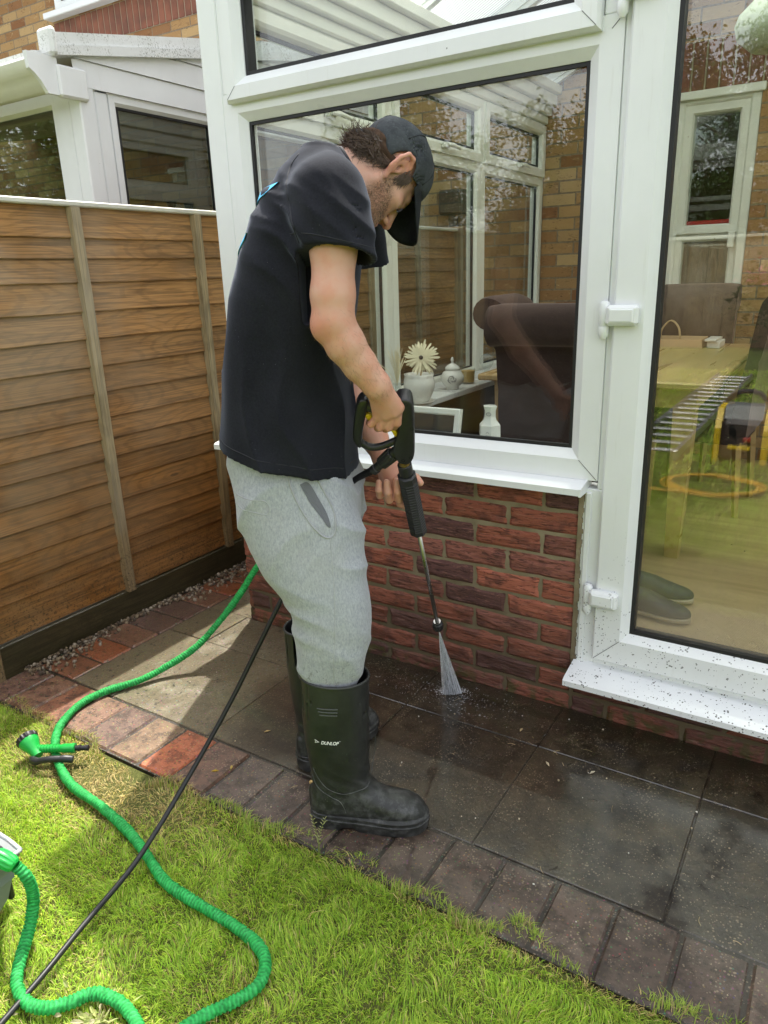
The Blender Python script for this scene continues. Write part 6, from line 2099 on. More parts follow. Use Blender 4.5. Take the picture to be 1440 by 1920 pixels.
# stubble on jaw and cheek
mb = MB()
cnt = tries = 0
while cnt < 2600 and tries < 30000:
    tries += 1
    p = V3((rg.uniform(-.09, .09), rg.uniform(-0.02, 0.12), rg.uniform(-.15, .0)))
    P_ = hd(*p)[None]
    m_ = beard_mask(P_)[0]
    if rg.random() > m_:
        continue
    o3 = p - V3((0, 0.02, -0.04)); o3 /= np.linalg.norm(o3)
    st = hd(*(V3((0, 0.02, -0.04)) + o3 * 0.14))[None]
    dr = P_[0] - st[0]
    hitp = body.hit(st, dr, 0.16, 0.0015)
    qh = tohd(hitp)[0]
    if beard_mask(hitp)[0] < 0.5 or np.linalg.norm(qh - p) > 0.06:
        continue
    d3 = V3((rg.normal(0, .3), 0.35 + rg.normal(0, .3), -0.9)); d3 = d3 + o3 * 0.5; d3 /= np.linalg.norm(d3)
    e = hd(*(qh + d3 * rg.uniform(0.003, 0.006)))
    mb.tube(mw(np.array([hitp[0], e])), [0.00035, 0.0001], 3, cap=False, col=V3((0.075, 0.048, 0.032)) * rg.uniform(.5, 1.7))
    cnt += 1
build(mb, 'stubble', 'hair_strand', hr, recalc=False)['kind'] = 'stuff'

# ---- cap
cap = Field((0.02, -0.14, 1.38), (0.34, 0.19, 1.70), 0.003)
cap.rs = HS
cap.ell(hd(0, -0.002, 0.045), (0.0895, 0.104, 0.090), 0.0, R=HR)
cap.ell(hd(0, 0.028, 0.058), (0.078, 0.074, 0.064), 0.02, R=HR)
cap.ell(hd(0, -0.002, 0.045), (0.0855, 0.099, 0.086), 0.0, 'cut', R=HR)
cn = V3((0, -0.5, 1.0)); cn /= np.linalg.norm(cn)
def cap_cut(X, Y, Z):
    p = [X - HO[0], Y - HO[1], Z - HO[2]]
    f = fo[0] * p[0] + fo[1] * p[1] + fo[2] * p[2]
    u = up_h[0] * p[0] + up_h[1] * p[1] + up_h[2] * p[2]
    return -((u - HS * 0.060 - (f - HS * 0.1) * 0.46) * 0.9)
cap.put(cap_cut, (0, -0.2, 1.3), (0.4, 0.25, 1.75), 0.0, 'keep', pad=0)
cap.ell(hd(0, -0.116, -0.030), (0.032, 0.045, 0.036), 0.004, 'cut', R=HR)
for sx in (-1, 1):
    cap.ell(hd(sx * 0.088, -0.010, -0.002), (0.030, 0.034, 0.046), 0.006, 'cut', R=HR)
cap.wrinkle(lambda P: 0.003 * aniso(P, 35, 35, 35))
cp = field_obj(cap, 'cap', 'washed_cap_cotton', man, relax=1)
mb = MB()
for k in range(6):
    a = k * math.pi / 3 + math.pi / 6
    pts = []
    for e in np.linspace(0.06, 1.5, 16):
        q = V3((0, -0.002, 0.045)) + V3((0.0915 * math.cos(a) * math.sin(e), 0.107 * math.sin(a) * math.sin(e), 0.093 * math.cos(e)))
        if q[2] < 0.060 + (q[1] - 0.1) * 0.46 + 0.004:
            break
        st = hd(*(q + (q - V3((0, -.01, .045))) * 0.15))
        pts.append(cap.hit(st[None], hd(0, -.01, .045) - st, 0.1, 0.001)[0])
    if len(pts) > 3:
        mb.tube(mw(np.array(pts)), 0.0016, 6, col=(0.5, 0.5, 0.5))
build(mb, 'seams', 'washed_cap_cotton', cp, smooth=True)
mb = MB(); mb.add(mw(hd(0, -0.002, 0.045 + 0.092) + ico_v * (0.006, 0.006, 0.006)), ico_f, (0.8, 0.8, 0.8)); build(mb, 'button', 'washed_cap_cotton', cp, smooth=True)
mb = MB()
for off in (0.0, ):
    pts = [V3((0.05 * math.sin(a), -0.002 - 0.105 * math.cos(a * 0.9), -0.036 + 0.006 * math.cos(a))) for a in np.linspace(-0.42, 0.42, 16)]
    vs = []
    for p in pts:
        for dz, dy in ((-0.008, 0.0), (0.008, 0.002), (0.008, -0.002), (-0.008, -0.004)):
            vs.append(mw(hd(p[0], p[1] + dy, p[2] + dz)))
    n = len(pts)
    mb.add(vs, [(i * 4 + j, i * 4 + (j + 1) % 4, i * 4 + 4 + (j + 1) % 4, i * 4 + 4 + j) for i in range(n - 1) for j in range(4)], (1.3, 1.3, 1.3))
build(mb, 'strap', 'washed_cap_cotton', cp)
# visor: a curved peak growing out of the front rim
mb = MB()
nu, nv = 22, 10
top, bot = [], []
for i in range(nu):
    v = -1 + 2 * i / (nu - 1)
    for j in range(nv):
        t = j / (nv - 1)
        xx = 0.0845 * v * (1 + 0.06 * t)
        fr = -0.010 + 0.108 * math.sqrt(max(0, 1 - (0.86 * v) ** 2))
        ln = 0.094 * (1 - abs(v) ** 4.0) ** 0.5 if abs(v) < 1 else 0.0
        f = fr + ln * t
        u = 0.060 + (fr - 0.1) * 0.46 + 0.004 - 0.016 * v * v * t - 0.42 * (f - fr) - 0.6 * (f - fr) ** 2
        top.append(hd(xx, f, u + 0.002)); bot.append(hd(xx, f, u - 0.0022))
vs = mw(np.array(top + bot)); N_ = nu * nv
fs = []
for i in range(nu - 1):
    for j in range(nv - 1):
        a, b, c, d = i * nv + j, (i + 1) * nv + j, (i + 1) * nv + j + 1, i * nv + j + 1
        fs += [(a, b, c, d), (N_ + a, N_ + d, N_ + c, N_ + b)]
    a, b = i * nv + nv - 1, (i + 1) * nv + nv - 1
    fs.append((a, b, N_ + b, N_ + a))
mb.add(vs, fs, (0.42, 0.42, 0.42))
build(mb, 'visor', 'washed_cap_cotton', cp, smooth=True)

# ---- t-shirt
tee = Field((-0.33, -0.31, 0.86), (0.20, 0.31, 1.64), 0.004)
tz = [0.86, 0.92, 1.0, 1.1, 1.2, 1.3, 1.38, 1.44, 1.50, 1.545, 1.575]
tb_ = [-0.283, -0.277, -0.264, -0.243, -0.222, -0.200, -0.176, -0.150, -0.113, -0.066, -0.022]
tf_ = [0.058, 0.056, 0.048, 0.040, 0.050, 0.067, 0.080, 0.083, 0.080, 0.070, 0.055]
tw_ = [0.216, 0.211, 0.199, 0.188, 0.186, 0.194, 0.196, 0.188, 0.166, 0.130, 0.085]
tee.slices(tz, tb_, tf_, [0] * 11, tw_, 0.0, 2.35)
for sy in (-1, 1):
    tee.cone((0.000, sy * 0.06, 1.512), (0.034, sy * 0.163, 1.477), 0.062, 0.066, 0.03)
    hm = (0.061, sy * 0.208, 1.352)
    tee.chain([(0.034, sy * 0.166, 1.474), (0.044, sy * 0.188, 1.425), hm], [0.068, 0.0665, 0.0655], 0.035)
# cloth falls in folds
def tee_folds(P):
    a, s, z = P[:, 0], P[:, 1], P[:, 2]
    w = 0.013 * aniso(P, 9, 9, 3.2) + 0.009 * aniso(P, 20, 20, 6, 3)
    low = sstep(z, 1.30, 0.98)
    w += low * 0.014 * fold(P, (0.9, 0.35, 0.10), 34, 0.5)
    arm = np.exp(-(((P - V3((0.0, -0.175, 1.40))) / (0.10, 0.08, 0.09)) ** 2).sum(1))
    w += arm * 0.016 * fold(P, (0.75, 0.1, 0.66), 62, 1.2)
    sl = np.exp(-(((P - V3((0.06, -0.20, 1.42))) / (0.09, 0.09, 0.07)) ** 2).sum(1))
    w += sl * 0.0085 * fold(P, (0.55, 0.0, 0.83), 75, 2.0)
    bk = np.exp(-(((P - V3((-0.10, -0.10, 1.46))) / (0.10, 0.12, 0.09)) ** 2).sum(1))
    w += bk * 0.007 * fold(P, (0.6, 0.2, 0.77), 50, 3.0)
    return w
tee.wrinkle(tee_folds)
# hem lines and openings
tee.plane((-0.235, 0.0, -0.972), -(0.235 * 0.035 + 0.972 * 0.912), (-0.33, -0.31, 0.86), (0.2, 0.31, 1.10))
for sy in (-1, 1):
    n_ = V3((-0.13, sy * 0.30, -0.95)); n_ /= np.linalg.norm(n_)
    tee.plane(n_, n_ @ V3((0.061, sy * 0.208, 1.371)), (-0.020, min(sy * 0.125, sy * 0.31), 1.25), (0.20, max(sy * 0.125, sy * 0.31), 1.40))
    tee.chain([(0.058, sy * 0.200, 1.43), (0.061, sy * 0.208, 1.33)], [0.050, 0.0585], 0.0, 'cut')
zc = [0.84, 1.06]
#tee.slices([0.84, 0.92, 1.0, 1.03], [-0.275, -0.268, -0.256, -0.24], [0.034, 0.034, 0.031, 0.02], [0] * 4, [0.197, 0.193, 0.184, 0.15], 0.0, 2.35, 'cut')
tee.cone(tuple(hd(0, -0.028, -0.02)), (0.030, 0, 1.515), 0.070, 0.069, 0.006, 'cut')
ts = field_obj(tee, 't_shirt', 'charcoal_cotton', man, relax=1)
# rolled collar rib and stitched hems
def ring_on(fd, pts, inward, name, m, r, parent):
    P = fd.hit(np.array(pts), inward, 0.3, 0.0015)
    mb = MB(); mb.tube(mw(P), r, 6); return build(mb, name, m, parent, smooth=True)
nk = hd(0, -0.028, -0.02) - V3((0.030, 0, 1.515)); nk /= np.linalg.norm(nk)
nx_ = np.cross(nk, (0, 1, 0)); nx_ /= np.linalg.norm(nx_); ny_ = np.cross(nk, nx_)
mb = MB()
for (rad_, off, rr_) in ((0.0725, 0.0, 0.006),):
    ring = []
    for a in np.linspace(0, 2 * math.pi, 48):
        p = V3((0.030, 0, 1.515)) + rad_ * (math.cos(a) * nx_ + math.sin(a) * ny_)
        # ride along the neck axis until the cloth surface is met
        st = p + nk * 0.11
        ring.append(tee.hit(st[None], -nk, 0.2, 0.0015)[0])
    ring = np.array(ring)
    mb.tube(mw(ring), rr_, 8)
build(mb, 'collar', 'charcoal_hem', ts, smooth=True)
mb = MB()
aa = np.linspace(-0.29, 0.05, 40)
for off in (0.024,):
    pts = np.stack([aa, np.full(40, -0.32), 0.912 + 0.242 * (0.035 - aa) + off], 1)
    P = tee.hit(pts, (0, 1, 0), 0.5, 0.0015)
    P = P[P[:, 1] < -0.02]
    mb.tube(mw(P), 0.0013, 5)
pts = []
for a in np.linspace(0, 2 * math.pi, 40):
    pts.append((0.060 + 0.12 * math.cos(a), -0.204 + 0.12 * math.sin(a), 1.398 - 0.13 * 0.12 * math.cos(a)))
P = np.array([tee.hit(np.array([p]), V3((0.060, -0.204, p[2])) - V3(p), 0.12, 0.001)[0] for p in pts])
P = P[P[:, 1] < -0.10]
mb.tube(mw(P), 0.0013, 5)
# shoulder seam
sp = [(0.0 + 0.05 * t, -0.30, 1.36 + 0.0 * t) for t in np.linspace(0, 1, 2)]
build(mb, 'hem_stitching', 'charcoal_hem', ts, smooth=True)
def on_tee(pts, name, r):
    s3 = spline([(a, 0, z) for a, z in pts], 50)
    P = tee.hit(np.stack([s3[:, 0], np.full(50, -0.305), s3[:, 2]], 1), (0, 1, 0), 0.4, 0.001)
    mb = MB(); mb.tube(mw(P), r, 6); return build(mb, name, 'charcoal_hem', ts, smooth=True)
on_tee([(-0.022, 1.560), (-0.038, 1.535), (-0.040, 1.500), (-0.030, 1.455), (-0.015, 1.395)], 'armhole_seam', 0.0017)
# cyan strokes of the print on the back
mb = MB()
for (p_, q_, wd) in (((-0.140, 1.500), (0.06, 1.470), 0.010), ((-0.138, 1.415), (0.05, 1.350), 0.006)):
    n = 16
    rows = []
    for k in np.linspace(0, 1, n):
        s_, z_ = p_[0] + (q_[0] - p_[0]) * k, p_[1] + (q_[1] - p_[1]) * k
        rows += [(-0.40, s_, z_ - wd), (-0.40, s_, z_ + wd)]
    P = tee.hit(np.array(rows), (1, 0, 0), 0.5, 0.0008)
    for _ in range(3):
        P[2:-2] = (P[:-4] + P[2:-2] + P[4:]) / 3
    o_ = P - (0.0032, 0.0015, 0.0)
    mb.add(mw(np.vstack([o_, P + (0.002, 0, 0)])), [(2 * i, 2 * i + 1, 2 * i + 3, 2 * i + 2) for i in range(n - 1)] + [(2 * i, 2 * i + 2, 2 * n + 2 * i + 2, 2 * n + 2 * i) for i in range(n - 1)] + [(2 * i + 3, 2 * i + 1, 2 * n + 2 * i + 1, 2 * n + 2 * i + 3) for i in range(n - 1)])
build(mb, 'back_print', 'cyan_print', ts)

# ---- joggers
jog = Field((-0.30, -0.26, 0.31), (0.16, 0.27, 1.06), 0.004)
lz = [0.33, 0.40, 0.45, 0.505, 0.56, 0.60, 0.63, 0.68, 0.75, 0.82, 0.88, 0.96, 1.05]
nb_ = [-0.070, -0.080, -0.094, -0.100, -0.102, -0.106, -0.120, -0.160, -0.195, -0.214, -0.224, -0.226, -0.215]
nf_ = [0.028, 0.038, 0.058, 0.076, 0.084, 0.084, 0.082, 0.078, 0.075, 0.066, 0.046, 0.022, 0.005]
ns_ = [-0.128, -0.128, -0.126, -0.124, -0.120, -0.117, -0.114, -0.110, -0.103, -0.098, -0.095, -0.092, -0.09]
nw_ = [0.042, 0.048, 0.062, 0.076, 0.082, 0.084, 0.085, 0.087, 0.090, 0.092, 0.091, 0.080, 0.070]
jog.slices(lz, nb_, nf_, ns_, nw_, 0.0, 2.3)
fb_ = [-0.150, -0.156, -0.161, -0.161, -0.163, -0.168, -0.172, -0.182, -0.198, -0.214, -0.224, -0.226, -0.215]
ff_ = [-0.045, -0.034, -0.022, -0.010, 0.005, 0.016, 0.025, 0.038, 0.050, 0.056, 0.050, 0.030, 0.015]
fs_ = [0.140, 0.138, 0.134, 0.130, 0.125, 0.120, 0.116, 0.110, 0.103, 0.098, 0.095, 0.092, 0.09]
jog.slices(lz, fb_, ff_, fs_, nw_, 0.012, 2.3)
jog.slices([0.69, 0.80, 0.90, 1.05], [-0.15, -0.205, -0.222, -0.215], [0.03, 0.055, 0.040, 0.015], [0] * 4, [0.06, 0.12, 0.155, 0.14], 0.03, 2.4)
def jog_folds(P):
    a, s, z = P[:, 0], P[:, 1], P[:, 2]
    w = (0.008 * aniso(P, 8, 8, 3) + 0.006 * aniso(P, 18, 18, 9, 5)) * sstep(z, 0.38, 0.46)
    lo = sstep(z, 0.62, 0.46) * (0.25 + 0.75 * sstep(z, 0.40, 0.46))
    w += lo * 0.0060 * fold(P, (0.42, 0.1, 0.9), 44, 0.3) * (0.5 + vnoise(P * 12 + 9))
    kn = np.exp(-((z - 0.60) / 0.07) ** 2) * sstep(a, 0.05, -0.10)
    w += kn * 0.0065 * fold(P, (0.45, 0.0, 0.89), 60, 1.0)
    up = sstep(z, 0.66, 0.80) * sstep(a, 0.08, -0.2)
    w += up * 0.008 * fold(P, (0.65, 0.0, -0.75), 32, 2.0)
    fr = sstep(z, 0.60, 0.75) * sstep(a, -0.02, 0.07)
    w += fr * 0.008 * fold(P, (0.35, 0.2, 0.9), 38, 4.0)
    return w
jog.wrinkle(jog_folds)
# open pocket mouth on the near hip
PK = [(-0.060, 0.918), (-0.040, 0.872), (-0.014, 0.836), (0.000, 0.815), (0.0085, 0.818), (0.005, 0.846), (-0.012, 0.885), (-0.033, 0.925)]
def jog_tint(V):
    c = np.ones((len(V), 3))
    side = V[:, 1] < -0.08
    # darker lining seen in the sagging pocket
    from_poly = np.zeros(len(V), bool)
    x, y = V[:, 0], V[:, 2]
    n = len(PK); inside = np.zeros(len(V), bool)
    for i in range(n):
        x0, y0 = PK[i]; x1, y1 = PK[(i + 1) % n]
        cond = ((y0 > y) != (y1 > y)) & (x < (x1 - x0) * (y - y0) / (y1 - y0 + 1e-12) + x0)
        inside ^= cond
    return c
jg = field_obj(jog, 'joggers', 'grey_marl', man, jog_tint, relax=1)
def on_jog(pts, name, r, m='seam_grey'):
    p = spline([(a, 0, z) for a, z in pts], 60)
    P = jog.hit(np.stack([p[:, 0], np.full(60, -0.27), p[:, 2]], 1), (0, 1, 0), 0.3, 0.001)
    mb = MB(); mb.tube(mw(P), r, 6); return build(mb, name, m, jg, smooth=True)
pl_ = spline([(a, 0, z) for a, z in PK + [PK[0]]], 61)[:-1][:, [0, 2]]
cc_ = pl_.mean(0)
ax_p = V3((0.50, -0.866)); pl_ = cc_ + ((pl_ - cc_) @ ax_p)[:, None] * ax_p * 0.93 + ((pl_ - cc_) @ V3((0.866, 0.50)))[:, None] * V3((0.866, 0.50)) * 0.62
rows_ = []
for k_ in np.linspace(1.0, 0.0, 7):
    q_ = cc_ + (pl_ - cc_) * k_
    P_ = jog.hit(np.stack([q_[:, 0], np.full(60, -0.27), q_[:, 1]], 1), (0, 1, 0), 0.3, 0.0007)
    P_[:, 1] -= 0.0016 - 0.003 * (1 - k_) * 0
    rows_.append(P_)
mb = MB(); mb.add(mw(np.vstack(rows_)), [(i * 60 + j, i * 60 + (j + 1) % 60, (i + 1) * 60 + (j + 1) % 60, (i + 1) * 60 + j) for i in range(6) for j in range(60)])
build(mb, 'pocket_lining', 'pocket_dark', jg, smooth=True)
on_jog([(-0.080, 0.955), (-0.072, 0.905), (-0.048, 0.850), (-0.016, 0.806), (0.004, 0.796), (0.016, 0.812), (0.013, 0.85), (-0.006, 0.895), (-0.026, 0.94)], 'pocket_edge', 0.0028)
on_jog([(0.004, 0.796), (0.008, 0.70), (0.006, 0.58), (-0.004, 0.47), (-0.006, 0.42)], 'side_seam', 0.0013)
on_jog([(-0.215, 0.888), (-0.17, 0.884), (-0.13, 0.880), (-0.128, 0.852), (-0.17, 0.856), (-0.205, 0.864)], 'back_pocket', 0.0014)

# ---- wellington boots (local frame: forward a, left s, up z; ankle axis near a = 0)
def boot_field():
    b = Field((-0.13, -0.10, -0.01), (0.25, 0.10, 0.47), 0.0035)
    b.slices([0.06, 0.10, 0.15, 0.20, 0.25, 0.325, 0.435], [-0.078, -0.080, -0.086, -0.091, -0.095, -0.099, -0.098], [0.062, 0.064, 0.062, 0.063, 0.066, 0.067, 0.070], [0] * 7, [0.040, 0.043, 0.047, 0.052, 0.058, 0.063, 0.066], 0.0, 2.15)
    def foot(X, Y, Z):
        aa_ = [-0.092, -0.086, -0.07, -0.03, 0.02, 0.07, 0.11, 0.15, 0.18, 0.197, 0.2045, 0.207]
        hw = np.interp(X, aa_, [0.006, 0.020, 0.033, 0.037, 0.038, 0.043, 0.048, 0.047, 0.038, 0.024, 0.012, 0.003])
        tp = np.interp(X, aa_, [0.07, 0.09, 0.10, 0.115, 0.125, 0.113, 0.097, 0.088, 0.077, 0.062, 0.050, 0.035])
        zc = (tp + 0.012) / 2; hz = (tp - 0.012) / 2
        q = (np.abs(Y / hw) ** 2.3 + np.abs((Z - zc) / hz) ** 2.3) ** (1 / 2.3)
        d = (q - 1) * np.minimum(hw, hz)
        return np.maximum(d, np.maximum(-0.092 - X, X - 0.207))
    b.put(foot, (-0.095, -0.05, 0.01), (0.21, 0.05, 0.13), 0.03)
    b.wrinkle(lambda P: 0.004 * aniso(P, 10, 10, 8) + 0.0028 * np.exp(-((P[:, 2] - 0.135) / 0.04) ** 2) * fold(P, (0.5, 0, 0.86), 80, 0.7))
    b.slices([0.33, 0.40, 0.46], [-0.0945, -0.0945, -0.0935], [0.0625, 0.0635, 0.0655], [0] * 3, [0.0585, 0.0605, 0.0615], 0.0, 2.15, 'cut')
    b.plane((0.06, 0, 1.0), 0.4305, (-0.13, -0.1, 0.40), (0.25, 0.1, 0.47))
    return b
BF = boot_field()
def make_boot(tr, logo, label):
    def bw(p):
        p = np.asarray(p, float)
        c_, s_ = math.cos(tr[2]), math.sin(tr[2])
        q = np.stack([tr[0] + p[..., 0] * c_ - p[..., 1] * s_, tr[1] + p[..., 0] * s_ + p[..., 1] * c_, p[..., 2]], -1)
        return mw(q)
    bt = field_obj(BF, 'boot', 'boot_rubber', man, None, None, bw, relax=1)
    if label:
        bt['label'] = label
    # sole: outline with a moulded welt, heel block and arched waist
    aa_ = np.array([-0.092, -0.086, -0.07, -0.03, 0.02, 0.07, 0.11, 0.15, 0.18, 0.197, 0.2045, 0.207])
    hw = np.array([0.010, 0.024, 0.036, 0.040, 0.040, 0.046, 0.052, 0.051, 0.042, 0.027, 0.014, 0.004])
    da = spline([(a, h, 0) for a, h in zip(aa_, hw)], 60)
    out = np.vstack([np.stack([da[:, 0], -da[:, 1]], 1), np.stack([da[::-1, 0], da[::-1, 1]], 1)])
    n = len(out)
    cen = np.array([0.06, 0])
    mb = MB()
    rows = []
    for (z, g) in ((None, -0.002), (0.010, 0.0), (0.0245, 0.001), (0.026, 0.003), (0.0285, 0.003), (0.030, 0.0005), (0.036, 0.0005), (0.0375, 0.0022), (0.040, 0.0022), (0.0415, -0.001), (0.047, -0.004)):
        nrm2 = np.stack([np.gradient(out[:, 1]), -np.gradient(out[:, 0])], 1); nrm2 /= np.linalg.norm(nrm2, axis=1)[:, None] + 1e-9
        if ((out - cen) * nrm2).sum() < 0:
            nrm2 = -nrm2
        q = out + nrm2 * g
        if z is None:
            arch = np.exp(-((out[:, 0] - 0.005) / 0.022) ** 4) * 0.011
            zz = arch + 0.0
        else:
            ls = sstep(out[:, 0], 0.02, -0.09) * (0.010 if z > 0.02 else 0)
            zz = np.full(n, z) + ls + (np.exp(-((out[:, 0] - 0.005) / 0.022) ** 4) * 0.006 if z == 0.010 else 0)
        rows.append(np.stack([q[:, 0], q[:, 1], zz], 1))
    m = len(rows)
    fs = [(i * n + j, i * n + (j + 1) % n, (i + 1) * n + (j + 1) % n, (i + 1) * n + j) for i in range(m - 1) for j in range(n)]
    fs += [tuple(range(n))[::-1], tuple((m - 1) * n + j for j in range(n))]
    mb.add(bw(np.vstack(rows)), fs, (0.8, 0.8, 0.8))
    build(mb, 'sole', 'boot_rubber', bt, angle=40)
    side = -1
    def on(pts2, off=0.0009):
        P = BF.hit(np.stack([pts2[:, 0], np.full(len(pts2), side * 0.10), pts2[:, 1]], 1), (0, -side, 0), 0.2, 0.0005)
        P[:, 1] += side * off
        return P
    for pts, r_ in (([(-0.074, 0.185), (-0.060, 0.155), (-0.040, 0.132), (-0.005, 0.121), (0.035, 0.125), (0.060, 0.133), (0.064, 0.160), (0.066, 0.19)], 0.0011),
                    ([(-0.080, 0.155), (-0.066, 0.128), (-0.030, 0.108), (-0.010, 0.098), (0.000, 0.080), (0.004, 0.064)], 0.0011)):
        s3 = spline([(a, 0, z) for a, z in pts], 50)
        mb = MB(); mb.tube(bw(on(s3[:, [0, 2]])), r_, 6, col=(2.4, 2.4, 2.4)); build(mb, 'moulded_line', 'boot_rubber', bt, smooth=True)
    # rolled top edge
    ring = []
    for a in np.linspace(0, 2 * math.pi, 60):
        ring.append((-0.014 + 0.0835 * math.cos(a), 0.0660 * math.sin(a), 0.4285 - 0.06 * (-0.014 + 0.0835 * math.cos(a))))
    mb = MB(); mb.tube(bw(np.array(ring)), 0.0035, 8, col=(1.5, 1.5, 1.5)); build(mb, 'rolled_rim', 'boot_rubber', bt, smooth=True)
    mb = MB()
    for k, (x0, x1) in enumerate(((-0.048, 0.002), (-0.046, 0.001), (-0.043, 0.000))):
        s3 = np.stack([np.linspace(x0, x1, 20), np.full(20, 0.372 - 0.0085 * k - 0.0)], 1)
        mb.tube(bw(on(s3, 0.0006)), 0.0016, 8)
    build(mb, 'grip_ridges', 'moulded_ridge', bt, smooth=True)
    if logo:
        cu = bpy.data.curves.new('lettering', 'FONT')
        cu.body = "DUNLOP"
        cu.size = 0.0135; cu.shear = 0.35; cu.offset = 0.00035; cu.space_character = 0.93
        cu.resolution_u = 3
        to = bpy.data.objects.new('lettering', cu); COL.objects.link(to)
        bpy.context.view_layer.update()
        dg = bpy.context.evaluated_depsgraph_get()
        me0 = bpy.data.meshes.new_from_object(to.evaluated_get(dg))
        bpy.data.objects.remove(to)
        v2 = np.array([v.co[:2] for v in me0.vertices]); fc_ = [tuple(p.vertices) for p in me0.polygons]
        wdt = v2[:, 0].max()
        v2[:, 0] *= 0.0445 / wdt
        base = v2 + (-0.0445, 0.273)
        mb = MB()
        Pt = on(base, 0.0024)
        mb.add(bw(Pt), fc_)
        # the arrow device with a small ringed letter
        ar = np.array([(-0.0600, 0.2725), (-0.0585, 0.2775), (-0.0600, 0.2835), (-0.0475, 0.2775)])
        ar = ar[::-1]
        inner = ar.mean(0) + (ar - ar.mean(0)) * 0.62
        Po, Pi = on(ar, 0.0024), on(inner, 0.0024)
        mb.add(bw(np.vstack([Po, Pi])), [(i, (i + 1) % 4, 4 + (i + 1) % 4, 4 + i) for i in range(4)])
        for (cx, cz, r0_, r1_) in ((-0.0553, 0.2778, 0.0023, 0.0030), (0.0022, 0.2835, 0.0009, 0.0014)):
            an = np.linspace(0, 2 * math.pi, 18, endpoint=False)
            o_ = on(np.stack([cx + r1_ * np.cos(an), cz + r1_ * np.sin(an)], 1), 0.0024); i_ = on(np.stack([cx + r0_ * np.cos(an), cz + r0_ * np.sin(an)], 1), 0.0024)
            mb.add(bw(np.vstack([o_, i_])), [(i, (i + 1) % 18, 18 + (i + 1) % 18, 18 + i) for i in range(18)])
        dd = on(np.array([(-0.0562, 0.2765), (-0.0543, 0.2765), (-0.0543, 0.2792), (-0.0562, 0.2792)]), 0.0005)
        mb.add(bw(dd), [(0, 1, 2, 3)])
        build(mb, 'printed_logo', 'white_print', bt, recalc=False)
    return bt
make_boot((0.0, -0.128, rad(-2)), True, None)
make_boot((-0.098, 0.140, rad(50)), False, None)

# ---- a pair of canvas shoes left on the mat inside the door
def shoe_field(z0, z1, grow):
    b = Field((-0.13, -0.08, -0.005), (0.24, 0.08, 0.13), 0.004)
    def foot(X, Y, Z):
        aa_ = [-0.095, -0.086, -0.07, -0.03, 0.02, 0.07, 0.11, 0.15, 0.18, 0.197, 0.2045, 0.208]
        hw = np.interp(X, aa_, [0.010, 0.022, 0.033, 0.036, 0.037, 0.042, 0.047, 0.045, 0.036, 0.024, 0.013, 0.004]) + grow
        tp = np.interp(X, aa_, [0.085, 0.092, 0.094, 0.092, 0.098, 0.088, 0.072, 0.06, 0.054, 0.048, 0.042, 0.035])
        zc = tp / 2; hz = tp / 2
        q = (np.abs(Y / hw) ** 2.4 + np.abs((Z - zc) / hz) ** 2.8) ** (1 / 2.6)
        d = (q - 1) * np.minimum(hw, hz)
        return np.maximum(np.maximum(d, np.maximum(-0.095 - X, X - 0.208)), np.maximum(z0 - Z, Z - z1))
    b.put(foot, (-0.1, -0.06, 0.0), (0.215, 0.06, 0.12), 0.0)
    if grow == 0:
        b.ell((-0.030, 0, 0.105), (0.050, 0.027, 0.055), 0.004, 'cut')
    return b
SU, SS_ = shoe_field(0.024, 0.12, 0.0), shoe_field(0.0, 0.0235, 0.004)
for (sx, sy, ang, lab) in ((-0.565, 0.60, 0.10, 'dark canvas shoe on the mat inside the door, the one further back'), (-0.545, 0.46, -0.05, 'dark canvas shoe with pale sole inside the door, nearest the glass')):
    sh = thing('shoe', lab, 'shoe', (sx, sy, 0.161), 'shoes inside the door')
    def sw(p, sx=sx, sy=sy, ang=ang):
        c_, s_ = math.cos(ang), math.sin(ang)
        return np.stack([sx + p[..., 0] * c_ - p[..., 1] * s_, sy + p[..., 0] * s_ + p[..., 1] * c_, 0.161 + p[..., 2]], -1)
    field_obj(SU, 'upper', 'shoe_dark', sh, None, None, sw)
    field_obj(SS_, 'sole', 'shoe_sole', sh, None, None, sw)
# ------------------------------------------------------------------ pressure washer gun, lance and hose
gun = thing('pressure_washer_gun', 'black pressure washer gun and lance with yellow trigger, held in both hands', 'spray gun', tuple(GO))
def gbox(poly, d0, d1, name, m, parent=gun, ch=0.004, angle=30):
    """outline in gun coordinates (e, w) given a rounded thickness d0..d1"""
    P = np.array(poly, float)
    n = len(P)
    c = P.mean(0)
    rows = []
    e1 = np.roll(P, -1, 0) - P; e0 = P - np.roll(P, 1, 0)
    def nr(e):
        q = np.stack([e[:, 1], -e[:, 0]], 1); return q / (np.linalg.norm(q, axis=1)[:, None] + 1e-9)
    nn = nr(e1) + nr(e0); nn /= np.linalg.norm(nn, axis=1)[:, None] + 1e-9
    if ((P - c) * nn).sum() < 0:
        nn = -nn
    for d, g in ((d0, -ch), (d0 + ch * .3, -ch * .3), (d0 + ch, 0), (d1 - ch, 0), (d1 - ch * .3, -ch * .3), (d1, -ch)):
        q = P + nn * g
        rows.append(np.array([gp(a, b, d) for a, b in q]))
    fs = [(i * n + j, i * n + (j + 1) % n, (i + 1) * n + (j + 1) % n, (i + 1) * n + j) for i in range(5) for j in range(n)]
    fs += [tuple(range(n))[::-1], tuple(5 * n + j for j in range(n))]
    mb = MB(); mb.add(np.vstack(rows), fs)
    return build(mb, name, m, parent, angle=angle)
def smooth_poly(p, n=48):
    s = spline([(a, b, 0) for a, b in p + [p[0]]], n + 1)[:-1]
    return [(a, b) for a, b, _ in s]
